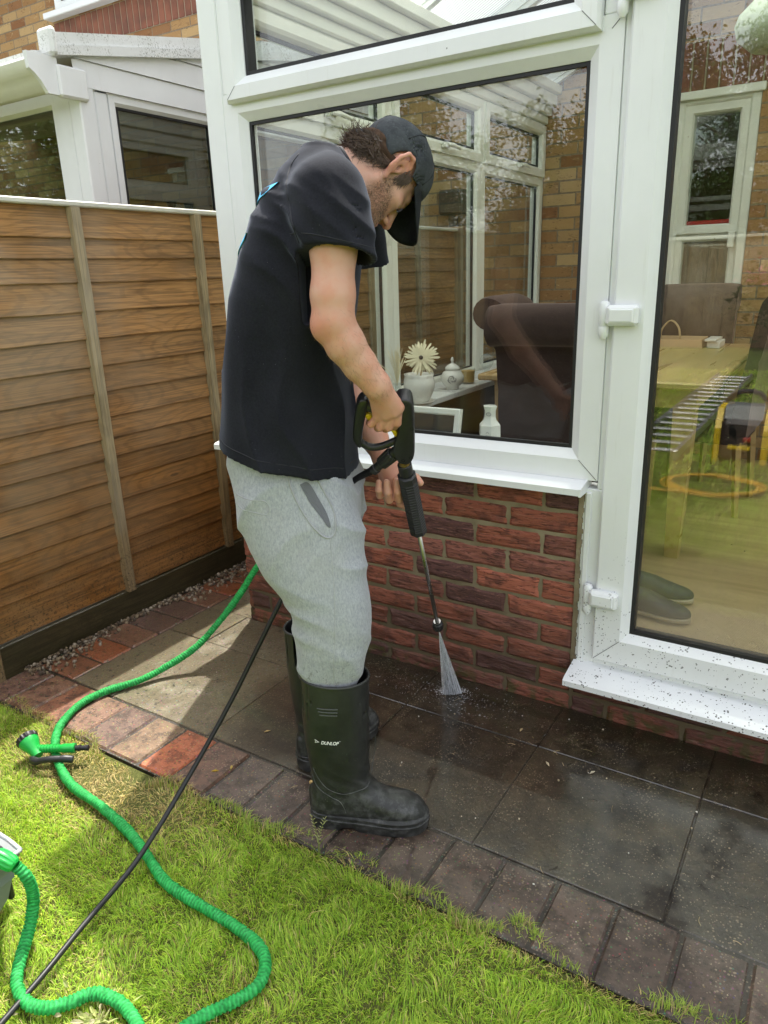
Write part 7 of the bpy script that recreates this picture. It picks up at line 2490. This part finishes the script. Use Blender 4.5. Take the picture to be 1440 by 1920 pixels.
bodyp = smooth_poly([(0.006, 0.170), (0.014, 0.182), (0.030, 0.184), (0.043, 0.174), (0.042, 0.13), (0.037, 0.09), (0.031, 0.04), (0.022, 0.012), (0.008, 0.001), (-0.008, 0.008), (-0.015, 0.03), (-0.012, 0.06), (0.004, 0.10), (0.010, 0.14)])
b_ = gbox(bodyp, -0.022, 0.020, 'body', 'black_plastic', angle=60)
for (e, w_) in ((0.031, 0.172), (0.034, 0.105), (0.020, 0.022), (0.002, 0.016)):
    mb = MB(); mb.lathe([(0.0042, 0.0185), (0.0042, 0.0203), (0.003, 0.0205), (0.0025, 0.019), (0, 0.019)], gp(e, w_, 0), axis=gn, seg=14); build(mb, 'screw_hole', 'dark_slot', b_)
gbox(smooth_poly([(-0.073, 0.176), (-0.062, 0.190), (-0.046, 0.188), (-0.052, 0.165), (-0.068, 0.120), (-0.080, 0.080), (-0.082, 0.066), (-0.087, 0.060), (-0.094, 0.068), (-0.097, 0.090), (-0.088, 0.13)]), -0.017, 0.016, 'rear_guard', 'black_plastic', angle=60)
mb = MB(); mb.tube(spline([tuple(gp(-0.088, 0.068, 0)), tuple(gp(-0.070, 0.050, 0)), tuple(gp(-0.045, 0.047, 0)), tuple(gp(-0.012, 0.058, 0)), tuple(gp(0.0, 0.064, 0))], 24), [0.0085] * 24, 12); build(mb, 'trigger_guard', 'black_plastic', gun, smooth=True)
mb = MB(); mb.tube(spline([tuple(gp(-0.062, 0.172, 0)), tuple(gp(-0.035, 0.158, 0)), tuple(gp(-0.010, 0.148, 0)), tuple(gp(0.016, 0.146, 0))], 24), [0.014] * 24, 14); build(mb, 'grip', 'black_plastic', gun, smooth=True)
gbox(smooth_poly([(-0.060, 0.147), (-0.050, 0.146), (-0.030, 0.124), (-0.008, 0.104), (-0.002, 0.094), (0.000, 0.078), (-0.008, 0.080), (-0.014, 0.096), (-0.036, 0.113), (-0.058, 0.134)]), -0.009, 0.009, 'trigger', 'yellow_plastic', ch=0.002, angle=60)
# swivel hose connector
c0, c1 = gp(-0.008, 0.033, 0), gp(-0.056, -0.009, 0)
ax_ = (c1 - c0) / np.linalg.norm(c1 - c0)
mb = MB(); mb.lathe([(0.0115, -0.004), (0.0125, 0.012), (0.0125, 0.016)], c0, axis=ax_, seg=20)
rib = lambda i, a: 0.05 * np.sign(np.sin(a * 12)) * (1 if i in (1, 2, 3) else 0)
mb.lathe([(0.0150, 0.016), (0.0165, 0.019), (0.0165, 0.030), (0.0150, 0.056), (0.011, 0.060)], c0, axis=ax_, seg=96, wob=rib)
mb.lathe([(0.0105, 0.060), (0.0105, 0.075), (0.012, 0.076), (0.012, 0.088), (0.0095, 0.090)], c0, axis=ax_, seg=20)
build(mb, 'hose_connector', 'black_plastic', gun, angle=35)
# lance
LEN = np.linalg.norm(GO - GH)
def lp(t):
    return GO + (GH - GO) * t
dv = -gw
mb = MB(); mb.lathe([(0.011, 0.0), (0.0105, 0.010), (0.013, 0.011), (0.013, 0.018), (0.010, 0.019), (0.010, 0.028)], GO - dv * 0.004, axis=dv, seg=20); build(mb, 'brass_union', 'brass', gun, angle=35)
mb = MB(); mb.lathe([(0.0150, 0.012), (0.0165, 0.014), (0.0165, 0.040), (0.0135, 0.043), (0.0135, 0.05)], GO, axis=dv, seg=24); build(mb, 'collar_nut', 'black_plastic', gun, angle=35)
g0, g1 = 0.046, 0.250
mb = MB()
prof = [(0.018, g0), (0.0228, g0 + 0.003)]
h_ = g0 + 0.02
while h_ < g1 - 0.02:
    prof += [(0.0228, h_), (0.0215, h_ + 0.0012), (0.0215, h_ + 0.0028), (0.0228, h_ + 0.004)]
    h_ += 0.0085
prof += [(0.0225, g1 - 0.004), (0.019, g1), (0.008, g1 + 0.001)]
mb.lathe(prof, GO, axis=dv, seg=8); build(mb, 'lance_grip', 'black_plastic', gun, angle=25)
mb = MB(); mb.tube([GO + dv * 0.24, GO + dv * 0.665], 0.0058, 14); build(mb, 'lance_tube', 'steel', gun, smooth=True)
nz0 = 0.655
mb = MB(); mb.lathe([(0.007, nz0 - 0.006), (0.011, nz0 - 0.004), (0.0115, nz0 + 0.001), (0.0145, nz0 + 0.003), (0.0162, nz0 + 0.012), (0.0150, nz0 + 0.026), (0.011, nz0 + 0.032), (0.006, nz0 + 0.033)], GO, axis=dv, seg=48, wob=lambda i, a: 0.04 * np.sign(np.sin(a * 8)) * (1 if 3 <= i <= 5 else 0)); build(mb, 'nozzle', 'black_plastic', gun, angle=35)
mb = MB(); mb.lathe([(0.0085, nz0 - 0.007), (0.0105, nz0 - 0.007), (0.0105, nz0 - 0.002), (0.0085, nz0 - 0.002)], GO, axis=dv, seg=20); build(mb, 'nozzle_ring', 'steel', gun, angle=35)

# fan of water
tip = GO + dv * (nz0 + 0.033)
rg = np.random.default_rng(21)
mb = MB()
fan = V3((0.80, 0.60, 0)); fan -= (fan @ dv) * dv; fan /= np.linalg.norm(fan); thin = np.cross(fan, dv)
Lf = (tip[2] - 0.004) / -dv[2]
for k in range(2600):
    u_ = np.clip(rg.normal(0, 0.42), -1, 1); w_ = rg.normal(0, 0.12)
    d = dv + fan * u_ * 0.082 + thin * w_ * 0.075
    d /= np.linalg.norm(d)
    L_ = (tip[2] - 0.003) / -d[2]
    t0 = rg.uniform(0.0, 0.9) ** 0.8
    t1 = min(1.0, t0 + rg.uniform(0.08, 0.35))
    r_ = rg.uniform(0.0003, 0.0008) * (0.6 + t0)
    mb.tube([tip + d * L_ * t0, tip + d * L_ * t1], [r_, r_ * 0.8], 4, cap=False, col=(rg.uniform(0.10, 0.42),) * 3)
hitp = tip + dv * Lf
for k in range(600):           # spatter thrown up along the line where the fan lands
    a = rg.uniform(0, 6.28)
    s_ = rg.normal(0, 0.020)
    r2 = abs(rg.normal(0, 0.007))
    p = hitp + fan * s_ * V3((1, 1, 0)) + V3((r2 * math.cos(a), r2 * math.sin(a), abs(rg.normal(0, 0.007)) + 0.002))
    p[2] = max(p[2], 0.002)
    q = p + V3((math.cos(a), math.sin(a), 0.5)) * rg.uniform(0.001, 0.007)
    mb.tube([p, q], [0.0009, 0.0004], 4, cap=False, col=(rg.uniform(0.3, 0.75),) * 3)
for k in range(420):           # wider droplets and streaks skating over the wet slab
    a = rg.uniform(0, 6.28); r2 = abs(rg.normal(0, 0.10)) + 0.02
    p = hitp + V3((r2 * math.cos(a) * 1.3, r2 * math.sin(a) * 0.8, 0)); p[2] = 0.0035
    if p[1] > -0.02:
        continue
    q = p + V3((math.cos(a + 1.3), math.sin(a + 1.3), 0)) * rg.uniform(0.001, 0.006)
    mb.tube([p, q], [0.0006, 0.0004], 4, cap=False, col=(rg.uniform(0.25, 0.7),) * 3)
tag(build(mb, 'water_spray', 'water_spray', recalc=False), 'white fan of water jetting from the lance nozzle on to the wet slab', 'water', kind='stuff')

# black high pressure hose: from the gun, round behind the near leg, out over the lawn
hp = thing('pressure_hose', 'thin black high pressure hose running from the gun across the lawn', 'hose', (-1.3, -1.0, 0))
ce = c0 + ax_ * 0.088
pts = [tuple(ce), tuple(gp(-0.087, -0.029, 0)), tuple(gp(-0.124, -0.058, -0.01)), (-0.985, -0.615, 0.845), (-1.045, -0.650, 0.75), (-1.10, -0.695, 0.64), (-1.129, -0.718, 0.575), (-1.181, -0.775, 0.44), (-1.222, -0.835, 0.32), (-1.255, -0.905, 0.215), (-1.274, -0.985, 0.13), (-1.272, -1.080, 0.07), (-1.256, -1.190, 0.034), (-1.228, -1.344, 0.022), (-1.20, -1.452, 0.02), (-1.177, -1.555, 0.02), (-1.158, -1.627, 0.02), (-1.10, -1.85, 0.02)]
mb = MB(); mb.tube(spline(pts, 220), 0.0062, 10); build(mb, 'hose', 'black_rubber', hp, smooth=True)
sp = spline(pts[:4], 40)
mb = MB()
for k in range(2, 24):
    mb.tube([sp[k] - (sp[k + 1] - sp[k]) * 0.32, sp[k] + (sp[k + 1] - sp[k]) * 0.32], 0.0092 - 0.0001 * k, 12)
build(mb, 'strain_relief', 'black_rubber', hp, angle=35)

# green expanding hose ------------------------------------------------------------
def ruched(pts, n, r, seed):
    P = spline(pts, n)
    rg = np.random.default_rng(seed)
    seg = 18
    s = np.r_[0, np.cumsum(np.linalg.norm(np.diff(P, axis=0), axis=1))]
    T = np.gradient(P, axis=0); T /= np.linalg.norm(T, axis=1)[:, None]
    nrm = np.cross(T[0], (0, 0, 1.0)); nrm /= np.linalg.norm(nrm)
    ang = np.linspace(0, 2 * np.pi, seg, endpoint=False)
    vs, cs = [], []
    for i in range(n):
        nrm = nrm - (nrm @ T[i]) * T[i]; nrm /= np.linalg.norm(nrm); bi = np.cross(T[i], nrm)
        q = np.stack([np.full(seg, s[i] * 150), 2.2 * np.cos(ang), 2.2 * np.sin(ang)], 1)
        w1 = vnoise(q + seed * 7); w2 = vnoise(q * (0.35, 1, 1) + 31 + seed)
        skew = s[i] * 2 * np.pi / 0.0085 + 1.8 * np.sin(ang + s[i] * 9) + 5 * w2
        rad_ = r * (1 + 0.10 * np.sin(skew) + 0.20 * (w1 - 0.5) + 0.06 * np.sin(s[i] * 23))
        vs.append(P[i] + rad_[:, None] * (np.cos(ang)[:, None] * nrm + np.sin(ang)[:, None] * bi))
        t = np.clip(0.85 + 0.22 * np.sin(skew) + 0.5 * (w1 - 0.5), 0.35, 1.25)
        cs.append(np.stack([t, t, t], 1))
    fs = [(i * seg + j, i * seg + (j + 1) % seg, (i + 1) * seg + (j + 1) % seg, (i + 1) * seg + j) for i in range(n - 1) for j in range(seg)]
    mb = MB(); mb.add(np.vstack(vs), fs); mb.c[-1] = np.vstack(cs)
    return mb
gh = thing('garden_hose', 'bright green ruched expanding garden hose snaking from the wall over the paving and lawn', 'hose', (-1.5, -1.0, 0))
P1 = [(-1.60, -0.06, 0.42), (-1.665, -0.12, 0.405), (-1.725, -0.17, 0.34), (-1.765, -0.235, 0.245), (-1.80, -0.31, 0.165), (-1.845, -0.40, 0.085), (-1.905, -0.50, 0.035), (-1.942, -0.588, 0.017), (-1.985, -0.678, 0.016), (-1.997, -0.777, 0.017), (-1.952, -0.885, 0.016), (-1.882, -0.956, 0.014), (-1.779, -1.015, 0.014), (-1.662, -1.054, 0.014), (-1.517, -1.069, 0.014), (-1.383, -1.093, 0.014), (-1.277, -1.124, 0.013), (-1.173, -1.158, 0.013), (-1.064, -1.164, 0.013), (-0.967, -1.165, 0.013), (-0.881, -1.175, 0.013), (-0.836, -1.199, 0.013), (-0.815, -1.242, 0.013), (-0.829, -1.288, 0.013), (-0.853, -1.328, 0.013), (-0.874, -1.376, 0.013), (-0.886, -1.429, 0.013), (-0.90, -1.55, 0.013), (-0.94, -1.65, 0.013), (-0.935, -1.60, 0.013), (-0.915, -1.52, 0.014), (-0.895, -1.478, 0.014), (-0.926, -1.439, 0.014), (-0.970, -1.418, 0.014), (-1.025, -1.410, 0.014), (-1.080, -1.423, 0.014), (-1.105, -1.459, 0.015), (-1.129, -1.488, 0.016), (-1.173, -1.504, 0.017), (-1.225, -1.493, 0.018), (-1.265, -1.462, 0.022), (-1.310, -1.406, 0.040), (-1.312, -1.385, 0.10), (-1.300, -1.394, 0.165), (-1.316, -1.404, 0.197)]
cutA, cutB = P1[:28], P1[30:]
mb = ruched(cutA, 1500, 0.0118, 1); build(mb, 'hose_run', 'green_hose_fabric', gh, smooth=True)
mb = ruched([(-0.875, -1.56, 0.014)] + cutB, 620, 0.0118, 2); build(mb, 'hose_run', 'green_hose_fabric', gh, smooth=True)
mb = ruched([(-0.90, -1.545, 0.013), (-0.905, -1.60, 0.013), (-0.885, -1.60, 0.014), (-0.875, -1.55, 0.014)], 90, 0.0115, 3); build(mb, 'hose_run', 'green_hose_fabric', gh, smooth=True)
ca, cb = V3((-1.318, -1.405, 0.199)), V3((-1.365, -1.421, 0.222))
axc = (cb - ca) / np.linalg.norm(cb - ca)
mb = MB(); mb.lathe([(0.010, -0.004), (0.0145, 0.0), (0.0160, 0.006), (0.0175, 0.026), (0.0165, 0.040), (0.011, 0.046)], ca, axis=axc, seg=64, wob=lambda i, a: 0.05 * np.sign(np.sin(a * 10)) * (1 if 2 <= i <= 4 else 0)); build(mb, 'connector', 'green_plastic', gh, angle=35)

# grey plastic washer housing at the left edge
wb = thing('pressure_washer', 'grey plastic pressure washer housing with open top tray, cut by the left photo edge', 'pressure washer', (-1.6, -1.6, 0))
def hexbox(xa, xb, ya, yb, z0, z1, tz, name, m):
    mb = MB()
    # flat-topped body whose side swells and tapers in again
    lay = [(z0, 0.085), (z0 + 0.07, 0.045), (z0 + 0.12, 0.03), (z1, 0.0)]
    vs = []
    for z, ins in lay:
        vs += [(xa, ya, z), (xb - ins, ya, z), (xb - ins, yb - ins * 0.6, z), (xb - ins - 0.05, yb - ins * .2, z), (xa, yb - ins * .2, z)]
    fs = [(i * 5 + j, i * 5 + (j + 1) % 5, i * 5 + 5 + (j + 1) % 5, i * 5 + 5 + j) for i in range(len(lay) - 1) for j in range(5)]
    fs += [(4, 3, 2, 1, 0)]
    n = len(vs); top = vs[-5:]
    c = V3(top).mean(0)
    inner = [tuple(c + (V3(p) - c) * 0.90) for p in top]; floor_ = [(p[0], p[1], z1 - 0.07) for p in inner]
    vs += inner + floor_
    fs += [(n - 5 + j, n - 5 + (j + 1) % 5, n + (j + 1) % 5, n + j) for j in range(5)]
    fs += [(n + j, n + (j + 1) % 5, n + 5 + (j + 1) % 5, n + 5 + j) for j in range(5)]
    fs += [tuple(n + 5 + j for j in range(5))]
    mb.add(vs, fs)
    return build(mb, name, m, wb, angle=20)
hexbox(-1.80, -1.345, -1.78, -1.372, 0.0, 0.20, 0, 'housing', 'grey_plastic')
mb = MB(); mb.cbox((-1.62, -1.62, 0.135), (-1.47, -1.46, 0.175), 0.01); build(mb, 'inner_tray', 'black_plastic', wb, angle=30)
mb = MB()
rim = [(-1.80, -1.370), (-1.393, -1.370), (-1.343, -1.374), (-1.343, -1.78)]
for a, b in zip(rim[:-1], rim[1:]):
    mb.tube([(a[0], a[1], 0.201), (b[0], b[1], 0.201)], 0.0045, 8)
build(mb, 'rim', 'pale_grey_plastic', wb, smooth=True)
mb = MB(); mb.cbox((-1.46, -1.379, 0.02), (-1.43, -1.365, 0.10), 0.004); build(mb, 'foot', 'black_plastic', wb)

# green spray nozzle lying on the grass
sn = thing('hose_nozzle', 'green and black hose spray nozzle lying in the dry grass by the paving', 'hose nozzle', (-1.86, -1.0, 0.03))
A, B_ = V3((-1.873, -1.022, 0.038)), V3((-1.765, -0.952, 0.036))
ab = (B_ - A) / np.linalg.norm(B_ - A)
mb = MB()
prof = [(0.010, 0.0)]
h_ = 0.006
while h_ < 0.072:
    prof += [(0.0125, h_), (0.0125, h_ + 0.004), (0.0105, h_ + 0.005), (0.0105, h_ + 0.0075)]
    h_ += 0.0085
prof += [(0.0125, 0.078), (0.0135, 0.084), (0.0135, 0.106), (0.0145, 0.107), (0.0145, 0.116), (0.009, 0.117)]
mb.lathe(prof, A, axis=ab, seg=26); build(mb, 'barrel', 'green_plastic', sn, angle=30)
mb = MB(); mb.lathe([(0.008, 0.116), (0.008, 0.124), (0.0095, 0.125), (0.0095, 0.132), (0.0075, 0.133), (0.0075, 0.148), (0.009, 0.149), (0.009, 0.155), (0.005, 0.157)], A, axis=ab, seg=20); build(mb, 'hose_tail', 'black_plastic', sn, angle=30)
hdv = V3((-0.62, 0.10, 0.30)); hdv /= np.linalg.norm(hdv)
hb_ = V3((-1.862, -1.028, 0.030))
mb = MB(); mb.lathe([(0.014, -0.010), (0.015, 0.0), (0.017, 0.014), (0.024, 0.030), (0.0285, 0.044), (0.0285, 0.054), (0.026, 0.056)], hb_, axis=hdv, seg=30); build(mb, 'head', 'green_plastic', sn, angle=35)
mb = MB(); mb.lathe([(0.0295, 0.050), (0.0305, 0.053), (0.0305, 0.064), (0.027, 0.067), (0.024, 0.064), (0, 0.063)], hb_, axis=hdv, seg=60, wob=lambda i, a: 0.035 * np.sign(np.sin(a * 14)) * (1 if i < 3 else 0)); build(mb, 'dial', 'black_plastic', sn, angle=35)
mb = MB(); mb.tube(spline([(-1.858, -1.045, 0.022), (-1.835, -1.048, 0.026), (-1.80, -1.030, 0.034), (-1.768, -1.002, 0.030), (-1.752, -0.985, 0.022)], 24), [0.011] * 6 + [0.0095] * 12 + [0.011] * 6, 14); build(mb, 'trigger_lever', 'black_plastic', sn, smooth=True)

# ------------------------------------------------------------------ lawn
rg = np.random.default_rng(17)
def lawn_edge(x):
    return -0.893 + 0.018 * np.sin(x * 5.1) + 0.012 * np.sin(x * 13.7 + 1) + 0.012 * np.sin(x * 31 + 2) + np.where(x > -1.0, 0.012, 0.0) + np.where(x > -0.45, 0.03, 0)
def lawn(n, xlo, xhi, ylo, yhi, hscale, wscale, far=False):
    x = rg.uniform(xlo, xhi, n); y = rg.uniform(ylo, yhi, n)
    P = np.stack([x, y, np.zeros(n)], 1)
    patch = vnoise(P * 2.3 + 3); clump = vnoise(P * 26 + 11); mid = vnoise(P * 8 + 5)
    # the worn straw patch beside the nozzle and along the edge
    dry = np.exp(-(((x + 1.66) / 0.34) ** 2 + ((y + 0.975) / 0.105) ** 2) * 0.9) * 1.3
    dry = np.maximum(dry, 0.75 * np.exp(-((y + 0.885) / 0.022) ** 2))
    dry = np.maximum(dry, 0.8 * np.exp(-(((x + 1.0) / 0.06) ** 2 + ((y + 1.475) / 0.04) ** 2)))
    dry = np.clip(dry + 0.45 * (patch - 0.5) + 0.2 * (mid - .5), 0, 1)
    keep = (y < lawn_edge(x)) & (rg.random(n) > 0.62 * dry)
    x, y, P, patch, clump, dry, mid = [q[keep] for q in (x, y, P, patch, clump, dry, mid)]
    n = len(x)
    h = hscale * rg.uniform(0.45, 1.15, n) * (0.65 + 0.7 * clump) * (1 - 0.55 * dry)
    long_ = rg.random(n) < 0.03
    h = np.where(long_ & (dry < .4), h * 1.6, h)
    lean_a = rg.uniform(0, 2 * np.pi, n)
    lean_dir = vnoise(P * 9 + 60) * 4 * np.pi
    lean_a = np.where(rg.random(n) < 0.6, lean_dir, lean_a)
    lean = rg.uniform(0.25, 1.35, n) * (1 + dry)
    w = wscale * rg.uniform(0.6, 1.3, n)
    d = np.stack([np.cos(lean_a), np.sin(lean_a), np.zeros(n)], 1)
    s = np.stack([-np.sin(lean_a + rg.normal(0, .7, n)), np.cos(lean_a + rg.normal(0, .7, n)), np.zeros(n)], 1)
    B = np.stack([x, y, np.full(n, -0.012)], 1)
    U = np.array([0, 0, 1.0])
    m = B + d * (h * lean * 0.35)[:, None] + U * (h * 0.62)[:, None]
    t = B + d * (h * lean * 1.0)[:, None] + U * (h * np.clip(1.05 - 0.42 * lean, 0.25, 1))[:, None]
    V = np.stack([B - s * w[:, None], B + s * w[:, None], m + s * (w * .85)[:, None], m - s * (w * .85)[:, None], t], 1).reshape(-1, 3)
    g = V3((0.36, 0.52, 0.055)); g2 = V3((0.52, 0.63, 0.085)); g3 = V3((0.24, 0.41, 0.04)); st = V3((0.70, 0.55, 0.26)); br = V3((0.38, 0.26, 0.11))
    k = rg.random(n)
    c = np.where((k < .45)[:, None], g, np.where((k < .75)[:, None], g2, g3))
    c = c * (0.75 + 0.5 * patch)[:, None]
    isdry = rg.random(n) < np.clip(0.06 + 0.95 * dry, 0, 1)
    c = np.where(isdry[:, None], np.where((rg.random(n) < .7)[:, None], st, br) * rg.uniform(.6, 1.2, n)[:, None], c)
    c = c * rg.uniform(0.8, 1.2, n)[:, None]
    C5 = np.repeat(c, 5, 0)
    return V, C5, n
def fringe(n):
    x = rg.uniform(-2.45, 0.35, n)
    tuft = vnoise(np.stack([x * 9, np.zeros(n), np.zeros(n)], 1))
    y = lawn_edge(x) + np.abs(rg.normal(0, 0.012, n)) * -1 + 0.022 * (tuft - 0.45)
    keep = rg.random(n) < np.clip((tuft - 0.25) * 2.2, 0.05, 1)
    x, y, tuft = x[keep], y[keep], tuft[keep]
    n = len(x)
    h = rg.uniform(0.008, 0.03, n) * (0.4 + tuft)
    a = rg.normal(math.pi / 2, 0.8, n)
    d = np.stack([np.cos(a), np.sin(a), np.zeros(n)], 1); s = np.stack([-np.sin(a), np.cos(a), np.zeros(n)], 1)
    w = rg.uniform(0.0005, 0.0011, n)
    lean = rg.uniform(0.35, 1.25, n)
    B = np.stack([x, y, np.full(n, -0.012)], 1); U = np.array([0, 0, 1.0])
    m = B + d * (h * lean * .3)[:, None] + U * (h * .75)[:, None]
    t = B + d * (h * lean)[:, None] + U * (np.maximum(h * (1.15 - .5 * lean), 0.0145 + 0 * h))[:, None]
    V = np.stack([B - s * w[:, None], B + s * w[:, None], m + s * (w * .85)[:, None], m - s * (w * .85)[:, None], t], 1).reshape(-1, 3)
    c = V3((0.30, 0.40, 0.06)) * rg.uniform(.6, 1.4, n)[:, None]
    dryf = rg.random(n) < np.where(x < -1.3, 0.65, 0.22)
    c = np.where(dryf[:, None], V3((0.55, 0.42, 0.2)) * rg.uniform(.6, 1.2, n)[:, None], c)
    return V, np.repeat(c, 5, 0), n
parts_ = [fringe(5500), lawn(285000, -2.5, 1.05, -1.72, -0.83, 0.021, 0.00075), lawn(70000, -2.5, 1.4, -2.6, -1.72, 0.036, 0.0013), lawn(70000, -4, 3, -8.5, -2.6, 0.05, 0.004)]
V = np.vstack([p[0] for p in parts_]); C5 = np.vstack([p[1] for p in parts_]); n = len(V) // 5
me = bpy.data.meshes.new('grass')
me.vertices.add(len(V)); me.vertices.foreach_set('co', V.ravel())
b = np.arange(n) * 5
L_ = np.stack([b, b + 1, b + 2, b + 3, b + 3, b + 2, b + 4], 1).ravel()
me.loops.add(len(L_)); me.loops.foreach_set('vertex_index', L_.astype(np.int32))
me.polygons.add(2 * n)
ls = np.stack([np.arange(n) * 7, np.arange(n) * 7 + 4], 1).ravel()
me.polygons.foreach_set('loop_start', ls.astype(np.int32))
me.update(calc_edges=True)
ca = me.color_attributes.new('tint', 'FLOAT_COLOR', 'POINT')
c4 = np.ones((len(V), 4)); c4[:, :3] = C5; ca.data.foreach_set('color', c4.ravel())
tag(link('grass', me, 'grass_blade', recalc=False), 'bright green mown lawn with a worn straw coloured patch by the paving', 'grass', kind='stuff')

# seeding grass stalk growing at the paving edge in front of the boot
wd = thing('grass_stalk', 'tall seeding grass stalk growing out of the paving edge in front of the boot', 'weed', (-0.93, -0.895, 0))
mb = MB()
for (dx, dy, h, ln, head) in ((0.0, 0.0, 0.115, 0.02, 1), (0.012, -0.004, 0.13, -0.012, 1), (-0.01, 0.006, 0.075, 0.045, 0), (0.006, 0.0, 0.06, -0.04, 0), (0.02, -.01, .05, .03, 0)):
    b0 = V3((-0.935 + dx, -0.893 + dy, -0.02))
    P = spline([tuple(b0), tuple(b0 + (ln * .3, ln * .2, h * .55)), tuple(b0 + (ln, ln * .6, h))], 14)
    mb.tube(P, np.linspace(0.0012, 0.0004, 14), 5, col=(0.22, 0.27, 0.07))
    if head:
        for k in range(5, 14):
            for sgn in (-1, 1):
                q = P[k] + V3((sgn * rg.uniform(.003, .008), sgn * rg.uniform(-.003, .005), rg.uniform(.003, .009)))
                mb.tube([P[k], (P[k] + q) / 2 + (0, 0, .001), q], [0.0004, 0.0011, 0.0003], 5, col=(0.42, 0.42, 0.2))
build(mb, 'stalks', 'leaf', wd)
# small flattened weeds where the hose curls
wf = thing('flattened_weed', 'pale flattened broad-leaved weed under the curl of green hose', 'weed', (-1.0, -1.47, 0))
mb = MB()
for k in range(130):
    a = rg.uniform(0, 6.28); r_ = abs(rg.normal(0, 0.045))
    c = V3((-1.02 + r_ * math.cos(a) * 1.3, -1.455 + r_ * math.sin(a) * 0.8, 0.004 + rg.uniform(0, 0.012)))
    d = V3((math.cos(a), math.sin(a), rg.uniform(-.2, .3))) * rg.uniform(.005, .014); s_ = V3((-math.sin(a), math.cos(a), rg.uniform(-.3, .3))) * rg.uniform(.0015, .0045)
    tone = V3((0.30, 0.33, 0.12)) * rg.uniform(.7, 1.4) if k % 3 else V3((0.42, 0.38, 0.22))
    mb.add([c - d, c - d * .3 - s_ + (0, 0, .004), c + d * .5 - s_ * .8 + (0, 0, .005), c + d, c + d * .5 + s_ * .8, c - d * .3 + s_, c + (0, 0, .001)], [(0, 1, 6), (1, 2, 6), (2, 3, 6), (3, 4, 6), (4, 5, 6), (5, 0, 6)], tone)
build(mb, 'leaves', 'leaf', wf, recalc=False)

# dead stems, leaf scraps and grit washed about on the slabs
mb = MB()
for k in range(60):
    x, y = rg.uniform(-1.25, 0.1), rg.uniform(-0.84, -0.05)
    if rg.random() < .4:
        x, y = rg.normal(-0.62, 0.12), rg.normal(-0.24, 0.08)
        if y > -0.03:
            continue
    a = rg.uniform(0, 6.28); ln = rg.uniform(0.003, 0.014)
    p = V3((x, y, 0.0045)); d = V3((math.cos(a), math.sin(a), 0)) * ln; s_ = V3((-d[1], d[0], 0)) * rg.uniform(-.4, .4)
    tone = [(0.36, 0.27, 0.15), (0.10, 0.07, 0.04), (0.25, 0.2, 0.1), (0.02, 0.014, 0.01)][int(rg.integers(0, 4))]
    mb.tube(spline([tuple(p - d), tuple(p + s_ + (0, 0, .001)), tuple(p + d)], 8), rg.uniform(.0004, .0008), 5, col=tone)
for (x, y, tone) in ((-0.565, -0.305, (0.5, 0.42, 0.28)), (-0.445, -0.28, (0.5, 0.45, 0.33)), (-1.37, -0.80, (0.45, 0.3, 0.04)), (-1.34, -0.765, (0.42, 0.3, 0.08)), (-1.365, -0.58, (0.5, 0.36, 0.16)), (-0.69, -0.19, (0.4, 0.3, 0.16))):
    a = rg.uniform(0, 6.28); c = V3((x, y, 0.005)); d = V3((math.cos(a), math.sin(a), 0.05)) * 0.011; s_ = V3((-math.sin(a), math.cos(a), .1)) * 0.004
    mb.add([c - d, c - s_ + (0, 0, .002), c + d, c + s_ + (0, 0, .003), c - d + (0, 0, -.0012), c - s_, c + d + (0, 0, -.001), c + s_], [(0, 1, 2, 3), (7, 6, 5, 4), (0, 4, 5, 1), (1, 5, 6, 2), (2, 6, 7, 3), (3, 7, 4, 0)], tone)
tag(build(mb, 'debris', 'debris', recalc=False), 'dead stems and leaf scraps scattered over the wet paving', 'debris', kind='stuff')
